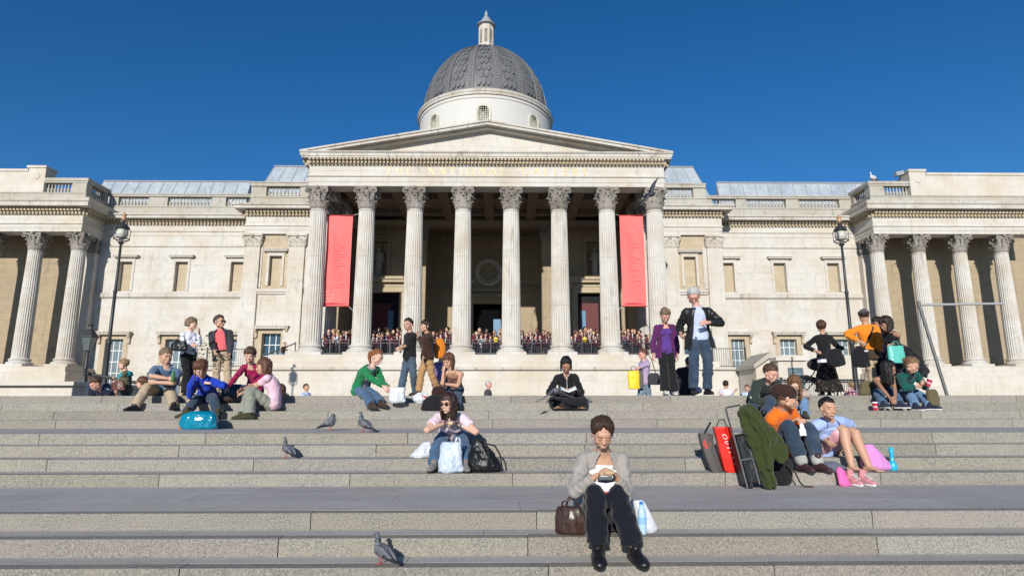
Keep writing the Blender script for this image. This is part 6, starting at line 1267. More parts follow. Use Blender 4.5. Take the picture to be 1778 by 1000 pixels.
body(S, r, 'tan', hm('dark')); hair_shell(S, r, hm('dark'), LINE['fringe'], drop_fn(70, .10), seed=35, thick=.024); g_top(S, r, 'top', cloth('ink_purple_cotton', (.02, .012, .04), 'cotton')); g_trousers(S, r, BLACKC); g_shoes(S, r, BOOTB, SOLE); glasses(S, r)
S, r = new_person('long_black_hair_girl', 'girl with long black hair, brown strappy top and jeans, clasping her foot')
body(S, r, 'tan', hm('black')); hair_shell(S, r, hm('black'), LINE['part'], drop_fn(55, .26, .26), seed=36, thick=.020, wave=.005); g_top(S, r, 'top', cloth('brown_maroon_print', (.06, .022, .018), 'cotton'), slv=0, t1=.92, infl=.010); g_trousers(S, r, DENIM, .022, .012); g_shoes(S, r, cloth('navy_canvas', (.02, .025, .05), 'cotton'), SOLEW)
S, r = new_person('green_turtleneck_woman', 'woman in bottle green sweater and pale jeans with canvas shoes looking at her hands')
body(S, r, 'mid', hm('ash')); hair_shell(S, r, hairmat('dark_blond', (.20, .11, .055)), LINE['back'], seed=37, thick=.014, bun=(-.10, .02, .04)); g_top(S, r, 'sweater', cloth('bottle_green_knit', (.006, .085, .07)), infl=.020, slv=1.75); g_trousers(S, r, DENIM_L, .024, .012); g_shoes(S, r, cloth('navy_canvas', (.02, .025, .05), 'cotton'), SOLEW)
m = MB(); p, sd, f = S.sp(.98); m.tube([p+sd*.075*math.cos(a)+f*.07*math.sin(a)+Vector((0, 0, .01)) for a in [2*math.pi*j/14 for j in range(15)]], .035, 8); queue(m, 'roll_collar', cloth('navy_scarf_knit', (.012, .025, .05)), r, .009, .01)
S, r = new_person('pink_top_person', 'fair-haired figure in pink top on the plaza beyond the patterned skirt')
body(S, r, 'pale', hm('blond')); hair_shell(S, r, hm('blond'), LINE['crop'], seed=38, thick=.02); g_top(S, r, 'top', cloth('rose_cotton', (.62, .30, .36), 'cotton'), infl=.04, slv=1.4); g_trousers(S, r, DKBLUE); g_shoes(S, r, BOOTB, SOLE)
S, r = new_person('stair_climber', 'distant person in brown top climbing the side stair left of the portico')
body(S, r, 'mid', hm('blond'), voxel=.012); hair_shell(S, r, hm('blond'), LINE['crop'], seed=39, thick=.02, voxel=.012); g_top(S, r, 'top', cloth('brown_wool', (.055, .03, .022)), voxel=.012); g_trousers(S, r, DENIM); g_shoes(S, r, BOOTB, SOLE)
finalize()
# ---------------------------------------------------------------- things carried, set down and flying
def at_steps(i): return lev(i)
def soft(name, loc, prof, mat, label, cat, group=None, n=20, disp=.02, dsc=.08, vox=.007, rz=0, lean=(0, 0), parent=None, extra=None, seed=0, pleat=.05):
    """soft sack: prof = [(z, half width, half depth)]"""
    rnd = random.Random(seed+len(name)); ph = [rnd.uniform(0, 6.28) for _ in range(4)]; mb = MB(); rs = []; zt = prof[-1][0]
    for z, a, b in prof:
        rs.append([(a*math.copysign(abs(math.cos(t))**(.75 if 'carrier' in name or 'rucksack' in name else .95), math.cos(t))*(1+pleat*math.sin(5*t+ph[0]+z*9)+pleat*.6*math.sin(9*t+ph[1]-z*14))+lean[0]*z, b*math.copysign(abs(math.sin(t))**.8, math.sin(t))*(1+pleat*math.sin(7*t+ph[2]+z*11))+lean[1]*z, z+(.0 if z < zt*.7 else pleat*.35*math.sin(3*t+ph[3])*zt)) for t in [2*math.pi*j/n for j in range(n)]])
    mb.rings(rs); o = queue(mb, name, mat, parent, vox, disp, dsc, 1)
    o.location = loc; o.rotation_euler = (0, 0, rz)
    if parent is None: tag(o, label, cat, group)
    return o
def child_tube(name, pts, r, mat, parent, n=6):
    m = MB(); m.tube(pts, r, n); return m.build(name, mat, parent, smooth=True)
PLW = cloth('white_carrier_plastic', (.56, .58, .62), 'plastic'); TURQ = plain('turquoise_patent', (.0, .19, .30), .22, .6, nz=.1, scale=8)
o = soft('shoulder_bag', (-4.44, 9.36, lev(4)), [(0, .22, .12), (.03, .26, .14), (.13, .275, .15), (.22, .24, .13), (.26, .15, .08)], TURQ, 'glossy turquoise bag on the landing between the feet of the girl in royal blue', 'bag')
child_tube('handle', [(.19, 0, .1), (.25, -.02, .12), (.27, -.02, .03), (.25, -.03, .005)], .010, TURQ, o); child_tube('handle', [(-.15, -.08, .15), (-.1, -.1, .19), (.05, -.11, .185), (.12, -.1, .16)], .009, BOOTN, o)
o = soft('scarf', (-4.72, 9.44, lev(4)), [(0, .06, .07), (.08, .05, .07), (.16, .06, .05), (.19, .03, .03)], cloth('patterned_silk', (.42, .20, .10), 'cotton'), 'brown and green patterned scarf tied at the left end of the turquoise bag', 'scarf')
def bottle(loc, r, h, body_m, cap_m, label, cat='bottle', rz=0, rot=None, shape=None):
    m = MB(); m.lathe((0, 0, 0), shape or [(r*.9, 0), (r, .01), (r, h*.30), (r*.92, h*.36), (r, h*.42), (r, h*.66), (r*.55, h*.84), (r*.38, h*.88), (r*.38, h*.93)], 16)
    o = m.build('bottle', body_m, None, smooth=True, loc=loc); tag(o, label, cat); c = MB(); c.lathe((0, 0, h*.925), [(r*.46, 0), (r*.46, h*.075)], 12); c.build('cap', cap_m, o)
    if rot: o.rotation_euler = rot
    return o
WAT = plain('clear_water_bottle', (.42, .60, .72), .08, .6); BLC = plain('bright_blue_cap', (.02, .20, .62), .4)
bottle((-5.415, 10.37, .40), .031, .2, plain('green_bottle_glass', (.05, .16, .05), .1, .6), plain('green_cap', (.15, .4, .12), .4), 'small green bottle held by the man in slate blue shirt')
o = bottle((1.062, 4.99, lev(-1)), .033, .235, WAT, BLC, 'clear water bottle with bright blue cap beside the grey cardigan woman'); m = MB(); m.lathe((0, 0, .075), [(.0345, 0), (.0345, .05)], 16, cap=False); m.build('bottle_label', plain('pale_blue_label', (.25, .48, .72), .5), o)
bottle((4.34, 7.12, lev(1)), .045, .25, plain('aqua_bottle_plastic', (.02, .42, .62), .2, .6), plain('aqua_cap', (.02, .45, .62), .3), 'aqua blue drinking bottle standing right of the pink rucksack', shape=[(.042, 0), (.047, .02), (.047, .06), (.03, .095), (.018, .12), (.02, .17), (.024, .2), (.024, .235)])
soft('carrier_bag', (-1.72, 10.28, lev(7)-.0), [(0, .11, .06), (.03, .13, .08), (.14, .125, .07), (.22, .13, .06), (.25, .13, .05)], PLW, 'white plastic carrier bag in front of the ginger woman in green cardigan', 'bag', pleat=.09, disp=.03)
o = soft('carrier_bag', (-1.36, 10.56, lev(7)), [(0, .10, .07), (.05, .14, .09), (.12, .13, .08), (.17, .07, .05)], PLW, 'open white bag with red fruit beside the black bag at the top of the steps', 'bag', pleat=.09, disp=.03)
m = MB(); rnd = random.Random(3)
for i in range(7): m.ell((.05+rnd.uniform(-.05, .05), -.07+rnd.uniform(-.02, .02), .08+rnd.uniform(-.04, .05)), (.022,)*3, 8, 6)
m.build('fruit', plain('red_fruit', (.45, .07, .03), .4), o, smooth=True)
o = soft('holdall', (-1.10, 10.24, lev(6)), [(0, .20, .10), (.03, .23, .12), (.14, .20, .11), (.22, .14, .08), (.25, .08, .05)], BLACKC, 'black holdall slumped between the white fruit bag and the sunglasses woman', 'bag', disp=.03)
soft('fur_hat', (-1.05, 10.30, lev(6)+.245), [(0, .10, .08), (.05, .12, .09), (.12, .10, .08), (.15, .05, .05)], cloth('dark_brown_fur', (.035, .015, .012)), 'dark brown furry hat lying on top of the black holdall', 'hat', disp=.04, dsc=.03)
soft('carrier_bag', (-.93, 7.42, lev(2)), [(0, .13, .08), (.03, .15, .09), (.10, .09, .07), (.16, .04, .04), (.175, .02, .02)], PLW, 'white plastic bag slumped left of the legs of the sunglasses woman', 'bag', pleat=.08, disp=.03, lean=(.3, 0))
o = soft('carrier_bag', (-.565, 6.99, lev(1)), [(0, .115, .07), (.02, .135, .09), (.12, .13, .08), (.22, .125, .065), (.29, .11, .05), (.32, .10, .03)], cloth('bluish_carrier_plastic', (.46, .53, .62), 'plastic'), 'tall bluish white carrier bag between the feet of the sunglasses woman', 'bag', pleat=.07, disp=.035)
child_tube('handle', [(.04, -.02, .29), (.06, -.03, .37), (.09, -.02, .36), (.10, 0, .28)], .012, PLW, o)
o = soft('rucksack', (-.19, 7.06, lev(1)), [(0, .14, .10), (.03, .17, .12), (.12, .165, .12), (.22, .12, .09), (.30, .07, .06), (.34, .04, .04)], cloth('black_nylon', (.010, .011, .012), 'leather'), 'black rucksack with loose straps right of the sunglasses woman', 'rucksack', disp=.04, lean=(-.25, 0))
child_tube('strap', [(.0, -.02, .3), (.10, -.05, .28), (.16, -.08, .18), (.18, -.1, .02)], .009, BLACKC, o); child_tube('strap', [(-.02, -.06, .33), (.04, -.1, .2), (.02, -.13, .06)], .008, BLACKC, o)
BRL = plain('dark_brown_leather', (.045, .022, .017), .35, .5, nz=.3, scale=9, bump=.3)
o = soft('handbag', (.52, 5.0, lev(-1)), [(0, .11, .06), (.02, .125, .075), (.10, .125, .075), (.17, .115, .06), (.20, .10, .045)], BRL, 'dark brown leather handbag with looped handles left of the grey cardigan woman', 'handbag', disp=.012, rz=-.25, n=24)
child_tube('handle', [(-.07, -.045, .17), (-.055, -.055, .24), (.02, -.05, .265), (.07, -.045, .22), (.08, -.045, .16)], .0075, BRL, o); child_tube('handle', [(-.05, .03, .17), (-.02, .03, .26), (.06, .03, .30), (.12, .04, .38), (.15, .06, .45)], .0075, BRL, o)
m = MB(); m.box(-.06, .05, -.082, -.074, .09, .12); m.box(-.065, -.055, -.085, -.07, .03, .19); m.build('pocket_flap', BRL, o, bevel=.003)
soft('carrier_bag', (1.135, 5.08, lev(-1)), [(0, .055, .06), (.03, .075, .07), (.12, .06, .05), (.19, .05, .03), (.23, .04, .02)], PLW, 'crumpled white bag behind the bottle with blue cap', 'bag', pleat=.09, disp=.02, lean=(-.35, 0))
soft('coat', (.77, 5.16, lev(-1)), [(0, .22, .10), (.05, .24, .11), (.14, .23, .10), (.24, .20, .08), (.30, .17, .05)], cloth('cream_wool', (.50, .47, .42)), 'cream coat bunched up under the grey cardigan woman', 'coat', disp=.03)
# leaflet and sandwich of the front woman
m = MB(); rs = []
for i in range(5): t = i/4; rs.append([(-.075*(1-t*.85), -.0, -.115*t), (.0, -.018-.01*t, -.115*t-.01), (.075*(1-t*.85), 0, -.115*t), (0, -.012-.01*t, -.115*t-.01)])
m.rings(rs); o = m.build('paper_napkin', plain('white_paper', (.80, .79, .78), .8), None, loc=(.742, 4.70, -.535)); tag(o, 'white paper napkin with a small red mark on the lap of the grey cardigan woman', 'napkin')
m = MB(); m.box(-.015, .015, -.031, -.029, -.075, -.065); m.build('printed_mark', plain('red_ink', (.5, .03, .04), .7), o)
m = MB(); m.box(-.05, .05, -.03, .03, -.012, .012); o = m.build('food_box', plain('grey_card', (.08, .09, .11), .5), None, loc=(.742, 4.70, -.52), bevel=.004); o.rotation_euler = (R(-25), 0, 0); tag(o, 'small dark grey food box on the lap of the grey cardigan woman', 'box')
m = MB(); m.ell((0, 0, 0), (.045, .022, .020), 10, 8); o = queue(m, 'sandwich', plain('bread_crust', (.48, .33, .19), .9, .1, nz=.3, scale=30), None, .006, .01, .02, 1); o.location = (.765, 4.655, -.470); tag(o, 'piece of sandwich held in both hands of the grey cardigan woman', 'sandwich')
m = MB(); m.ell((0, 0, 0), (.04, .025, .022), 10, 8); o = queue(m, 'sandwich', plain('pale_bread', (.60, .45, .30), .9, .1, nz=.3, scale=30), None, .006, .01, .02, 1); o.location = (-.597, 7.28, -.185); tag(o, 'roll held up in both hands of the sunglasses woman', 'sandwich')
m = MB()
for k in range(5): m.rings([[(math.cos(a)*(.016+.20*(-z*.9+.03))*(1+.3*math.sin(3*a+k)), math.sin(a)*.012, z) for a in [2*math.pi*j/10 for j in range(10)]] for z in (-.12, -.08, -.03, .02)]) if k == 0 else None
o = queue(m, 'food_wrapper', plain('white_paper', (.80, .79, .78), .8), None, .006, .03, .04, 1); o.location = (3.34, 7.07, -.20); tag(o, 'white food wrapper in the hands of the man in orange tee shirt', 'wrapper')
# book of the reading woman
m = MB()
for s in (-1, 1): m.hexa([(0, 0, 0), (s*.12, -.02, .045), (s*.12, .13, .085), (0, .15, .04)][::s], [(0, 0, .012), (s*.12, -.02, .057), (s*.12, .13, .097), (0, .15, .052)][::s])
o = m.build('book', plain('white_pages', (.75, .74, .70), .8), None, loc=(1.04, 10.02, .225)); tag(o, 'open book with a blue cover in the hands of the cross-legged woman', 'book')
m = MB()
for s in (-1, 1): m.hexa([(0, -.006, -.006), (s*.126, -.026, .039), (s*.126, .134, .079), (0, .155, .034)][::s], [(0, -.006, -.001), (s*.126, -.026, .044), (s*.126, .134, .084), (0, .155, .039)][::s])
m.build('cover', plain('petrol_blue_card', (.03, .17, .27), .5), o)
soft('coat', (1.08, 10.50, lev(7)-.001), [(0, .36, .10), (.03, .38, .12), (.07, .34, .1), (.09, .2, .05)], cloth('grey_wool', (.13, .13, .15)), 'grey coat spread under the cross-legged reading woman', 'coat', disp=.04)
# handbag, shoulder bags and other carried things on the terrace
o = soft('handbag', (-6.42, 12.42, 1.09), [(0, .13, .06), (.02, .16, .075), (.12, .165, .075), (.18, .13, .05), (.2, .08, .03)], BOOTB, 'black handbag hanging on the arm of the woman in white blouse', 'handbag'); child_tube('strap', [(-.08, 0, .18), (-.04, 0, .28), (.06, .02, .30), (.10, 0, .18)], .008, BOOTB, o)
m = MB(); rnd = random.Random(8)
for i in range(46):
    c = Vector((rnd.gauss(0, .10), rnd.gauss(0, .05), rnd.gauss(0, .12))); a = rnd.uniform(0, 6.28); d = Vector((math.cos(a), rnd.uniform(-.6, .6), rnd.uniform(-.3, .5))).normalized(); w = d.cross(Vector((0, 0, 1))).normalized()*.03; L = .085
    m.add([c, c+d*L*.5+w, c+d*L, c+d*L*.5-w, c+d*L*.5+Vector((0, 0, .012))], [(0, 1, 4), (1, 2, 4), (2, 3, 4), (3, 0, 4)])
for i in range(1): m.tube([(0, 0, -.2), (0, 0, -.19), (rnd.uniform(-.08, .08), 0, .12)], .005, 4)
o = m.build('leafy_plant', plain('fresh_leaf', (.06, .17, .02), .6, nz=.5, scale=9), None, loc=(-6.18, 12.75, 1.10)); tag(o, 'bunch of fresh green leaves held between the standing couple at left', 'plant')
soft('shoulder_bag', (-9.18, 15.15, .38), [(0, .13, .05), (.02, .16, .07), (.16, .16, .06), (.24, .10, .04)], cloth('red_brown_leather', (.10, .03, .022), 'leather'), 'red-brown shoulder bag at the hip of the woman in teal scarf', 'bag')
soft('rucksack', (-1.42, 13.98, 1.06), [(0, .10, .07), (.04, .13, .09), (.25, .13, .09), (.40, .09, .07), (.45, .04, .04)], cloth('orange_nylon', (.62, .19, .02), 'cotton'), 'orange rucksack on the back of the woman in brown jacket', 'rucksack')
o = soft('carrier_bag', (3.04, 14.6, .40), [(0, .12, .05), (.01, .13, .06), (.3, .14, .06), (.42, .13, .04)], plain('yellow_card', (.80, .55, .02), .4), 'bright yellow paper carrier bag held by the woman in lavender top', 'bag', disp=.012, pleat=.02); child_tube('handle', [(-.06, 0, .42), (-.03, 0, .52), (.05, 0, .52), (.07, 0, .42)], .008, BOOTN, o)
soft('carrier_bag', (3.20, 14.75, .42), [(0, .09, .05), (.3, .10, .05), (.42, .09, .04)], cloth('taupe_canvas', (.14, .12, .10), 'cotton'), 'taupe bag hidden behind the yellow carrier bag', 'bag', disp=.012, pleat=.02)
o = soft('shoulder_bag', (3.52, 14.62, .50), [(0, .12, .05), (.02, .15, .06), (.2, .15, .06), (.27, .1, .04)], cloth('dark_grey_canvas', (.045, .045, .05), 'cotton'), 'dark grey shoulder bag at the hip of the woman in lavender top', 'bag'); child_tube('strap', [(.05, 0, .25), (-.02, .1, .6), (-.12, .15, .8)], .01, BOOTN, o)
MINT = plain('mint_turquoise_card', (.10, .46, .38), .35, .4, nz=.06, scale=9)
o = soft('carrier_bag', (7.45, 11.72, .80), [(0, .155, .06), (.01, .165, .07), (.2, .16, .06), (.33, .14, .04)], MINT, 'mint turquoise carrier bag held by the stooping dark-haired woman', 'bag', disp=.015, pleat=.03); child_tube('handle', [(-.07, 0, .32), (-.03, 0, .41), (.05, 0, .41), (.07, 0, .32)], .007, MINT, o)
o = soft('shoulder_bag', (7.10, 12.30, .76), [(0, .12, .08), (.03, .15, .10), (.22, .16, .10), (.36, .12, .08), (.42, .06, .05)], BLACKC, 'large black shoulder bag hanging behind the man in orange top', 'bag', disp=.035)
m = MB(); m.box(.02, .09, -.118, -.108, .30, .325); m.build('white_badge', M['white'], o)
soft('holdall', (6.72, 12.55, .80), [(0, .12, .09), (.05, .18, .12), (.22, .17, .12), (.34, .10, .08)], BLACKC, 'crumpled black bag between the patterned skirt and the orange-topped man', 'bag', disp=.05)
soft('coat', (7.95, 12.0, .55), [(0, .20, .12), (.1, .30, .16), (.35, .28, .15), (.55, .18, .12), (.62, .06, .06)], BLACKC, 'black coat draped over the arm of the stooping dark-haired woman', 'coat', disp=.05, lean=(-.35, 0))
soft('kit_bag', (6.36, 10.93, lev(8)), [(0, .16, .08), (.03, .18, .10), (.12, .13, .09), (.20, .12, .08), (.25, .06, .05)], cloth('olive_canvas', (.13, .105, .055), 'cotton'), 'olive kit bag standing behind the girl with long black hair', 'bag', disp=.03)
soft('kit_bag', (7.06, 10.30, lev(6)), [(0, .09, .08), (.03, .10, .09), (.28, .09, .08), (.34, .06, .05)], cloth('olive_canvas', (.13, .105, .055), 'cotton'), 'olive bag under the knees of the woman in bottle green sweater', 'bag', disp=.03)
CUPR = plain('red_paper_cup', (.42, .02, .05), .4, .4)
def cup(loc, label, rot=None):
    m = MB(); m.lathe((0, 0, 0), [(.032, 0), (.042, .12)], 18); o = m.build('paper_cup', CUPR, None, loc=loc, smooth=False, auto=40); tag(o, label, 'cup'); c = MB(); c.lathe((0, 0, .1205), [(.045, 0), (.045, .012), (.038, .018)], 18); c.build('lid', M['white'], o)
    b = MB(); b.lathe((0, 0, .045), [(.0368, 0), (.0382, .03)], 18, cap=False); b.build('cup_band', M['white'] if False else plain('pink_band', (.7, .35, .38), .5), o)
    if rot: o.rotation_euler = rot
cup((6.05, 10.22, lev(6)), 'red paper cup standing on the step by the girl with long black hair'); cup((7.075, 10.40, .325), 'red patterned cup held beside the woman in bottle green sweater', (R(8), R(20), 0))
# luggage group on the landing
o = empty('trolley_case', (2.66, 6.66, lev(0)), 0, 'black wheeled trolley case leaning under the olive green knitted coat', 'suitcase')
tl = Matrix.Rotation(R(-9), 3, 'Y') @ Matrix.Rotation(R(-8), 3, 'X')
def tilt(mb, off=(0, 0, 0)):
    mb.v = [tuple(tl @ Vector(p)+Vector(off)) for p in mb.v]; return mb
m = MB(); m.box(-.16, .13, -.10, .10, .05, .56); tilt(m).build('case_shell', cloth('black_nylon', (.010, .011, .012), 'leather'), o, bevel=.02)
m = MB(); m.tube([(-.17, -.105, .03), (-.17, -.105, .58)], .009, 6); m.tube([(-.04, -.108, .04), (-.04, -.108, .56)], .009, 6); m.tube([(-.17, -.11, .3), (.10, -.11, .3)], .008, 6); tilt(m).build('case_frame', plain('grey_plastic_frame', (.12, .12, .13), .4), o)
for x in (-.13, .10):
    m = MB(); m.lathe((0, 0, -.015), [(.035, 0), (.035, .03)], 14); m.v = [(x+v[2], -.06+v[0], .036+v[1]) for v in m.v]; m.build('wheel', SOLE, o)
m = MB(); m.tube([(-.12, .06, .54), (-.12, .06, .84), (-.11, .06, .86), (.04, .06, .86), (.05, .06, .84), (.05, .06, .54)], .009, 6); tilt(m).build('pull_handle', M['iron'], o)
OLV = cloth('olive_green_knit', (.040, .052, .014), 'rib')
m = MB()      # coat hung over the handle: a heavy body with a sleeve swinging out to the right
def slab(cs): m.rings([[(x0, y-.03, z), (x0+(x1-x0)*.25, y-.06-.02*math.sin(z*17), z), ((x0+x1)/2, y-.05, z), (x0+(x1-x0)*.75, y-.07-.02*math.sin(z*13+1), z), (x1, y-.03, z), (x1, y+.03, z), ((x0+x1)/2, y+.05, z), (x0, y+.03, z)] for z, x0, x1, y in cs])
slab([(.85, -.15, -.08, .03), (.82, -.21, -.05, .02), (.77, -.25, -.03, .0), (.70, -.24, .02, -.02), (.60, -.23, .08, -.05), (.50, -.205, .14, -.07), (.42, -.18, .12, -.09), (.33, -.145, .06, -.10), (.22, -.125, .03, -.11), (.12, -.09, .04, -.12), (.015, -.06, .045, -.12)])
slab([(.62, -.02, .10, -.01), (.52, .0, .17, -.03), (.42, .03, .225, -.05), (.35, .055, .215, -.06), (.29, .09, .19, -.07), (.25, .12, .165, -.07)])
slab([(.80, -.20, -.12, -.05), (.68, -.17, -.06, -.09), (.52, -.10, .0, -.12), (.36, -.07, .01, -.14), (.2, -.05, .0, -.15)])
o2 = queue(m, 'coat', OLV, None, .009, .055, .075, 2); o2.location = (2.72, 6.66, lev(0)); tag(o2, 'olive green knitted coat thrown over the black trolley case', 'coat')
RED = plain('glossy_red_plastic', (.62, .020, .012), .3, .5, nz=.15, scale=10)
m = MB(); rs = []
for z, x0, x1, y in [(0, .03, .17, 0), (.02, .0, .18, 0), (.15, -.03, .155, -.01), (.3, -.055, .13, -.01), (.46, -.09, .10, -.02), (.48, -.09, .10, -.02)]: rs.append([(x0, y-.03, z), ((x0+x1)/2, y-.055, z), (x1, y-.03, z), (x1, y+.05, z), ((x0+x1)/2, y+.07, z), (x0, y+.05, z)])
m.rings(rs); o = m.build('shopping_bag', RED, None, loc=(2.40, 6.98, lev(1))); tag(o, 'tall glossy red shopping bag with white lettering left of the trolley case', 'bag'); 
m = MB(); letters(m, 'OUTLET', lambda u, v, w: (.075+v*.9-.215*(1-u/.36)*.55+.02-.0, -.062-w+.012*(u/.36)-.004, .40-u*.9), .052, total=.36, depth=.004); m.build('white_lettering', M['white'], o)
child_tube('handle', [(-.06, 0, .47), (-.02, 0, .55), (.03, 0, .56), (.07, 0, .47)], .006, BLACKC, o)
m = MB(); rs = []
for z, x0, x1, y in [(0, .04, .12, 0), (.02, .02, .14, 0), (.15, -.03, .10, -.01), (.3, -.07, .06, -.01), (.41, -.09, .06, -.02)]: rs.append([(x0, y-.03, z), ((x0+x1)/2, y-.05, z), (x1, y-.03, z), (x1, y+.05, z), ((x0+x1)/2, y+.07, z), (x0, y+.05, z)])
m.rings(rs); o = m.build('shopping_bag', plain('grey_brown_card', (.09, .08, .075), .6), None, loc=(2.24, 7.0, lev(1))); tag(o, 'grey shopping bag with a round red emblem, leftmost of the luggage', 'bag')
m = MB(); m.lathe((0, 0, 0), [(.055, 0), (.055, .004)], 20); m.v = [(v[0]*.8-.02, -.052-v[2], .30+v[1]) for v in m.v]; m.build('round_emblem', plain('faded_red_print', (.38, .06, .05), .6), o); child_tube('handle', [(-.03, 0, .40), (.02, 0, .48), (.05, -.01, .53)], .011, BLACKC, o)
child_tube('strap', [(2.98, 6.72, lev(1)+.10), (3.05, 6.70, lev(1)+.02), (3.10, 6.72, lev(0)+.05), (3.13, 6.70, lev(0)+.008), (3.22, 6.69, lev(0)+.008)], .009, BOOTN, None); tag(bpy.context.scene.objects['strap'] if False else COL.objects[-1], 'loose brown strap trailing over the step edge right of the olive coat', 'strap')
soft('rucksack', (2.98, 6.86, lev(0)+.02), [(0, .09, .07), (.03, .11, .08), (.2, .10, .08), (.30, .06, .05)], BLACKC, 'small black rucksack behind the hanging sleeve of the olive coat', 'rucksack', disp=.03)
m = MB(); m.lathe((0, 0, 0), [(.03, 0), (.036, .075)], 16); o = m.build('paper_cup', plain('cream_cup', (.62, .55, .42), .6), None, loc=(3.07, 7.12, lev(1))); tag(o, 'cream paper cup on the step behind the olive coat sleeve', 'cup'); c = MB(); c.lathe((0, 0, .0755), [(.039, 0), (.039, .01)], 16); c.build('lid', M['white'], o)
# belongings of the woman in the pink skirt
soft('glove_bag', (3.62, 6.81, lev(0)), [(0, .055, .03), (.02, .065, .035), (.08, .05, .03), (.15, .04, .025), (.19, .015, .015)], plain('hot_pink_cloth', (.85, .12, .38), .6, nz=.12, scale=14), 'small hot pink bag left of the pair of pink boots', 'bag', lean=(-.25, 0))
PK = cloth('dusty_pink_suede', (.62, .26, .28), 'cotton')
for i, x in enumerate((3.71, 3.845)):
    m = MB(); an = Vector((0, 0, .045*1.72)); F = Vector((.25, -.97, 0)).normalized(); shoe(m, an, F, .93, .035, 1.05); o = queue(m, 'boot', PK, None, .006, .010, .04, 1); o.location = (x, 6.86, lev(0)); tag(o, 'empty dusty pink ankle boot, %s of the pair below the bare feet' % ('left' if i == 0 else 'right'), 'boot', 'pair of pink boots')
    m2 = MB(); sole(m2, an, F, .93, .022); m2.build('sole', SOLEW, o)
    l = MB()
    for q in range(4): c = an+F*(.02+.03*q)+Vector((0, 0, .045-.016*q)); S_ = Vector((F.y, -F.x, 0)); l.tube([c-S_*.022, c+Vector((0, 0, .008)), c+S_*.022], .004, 4)
    l.build('laces', M['white'], o)
soft('rucksack', (4.17, 7.14, lev(1)), [(0, .13, .07), (.03, .16, .09), (.10, .15, .08), (.20, .09, .06), (.28, .04, .04)], cloth('orchid_pink_nylon', (.62, .26, .56), 'cotton'), 'orchid pink rucksack right of the bare-legged woman', 'rucksack', disp=.025, lean=(-.25, 0))
soft('jacket', (3.62, 7.10, lev(1)), [(0, .14, .10), (.04, .16, .11), (.08, .12, .08), (.10, .06, .04)], cloth('grey_blue_cotton', (.12, .14, .18), 'cotton'), 'grey blue jacket folded under the knees of the bare-legged woman', 'jacket', disp=.03)
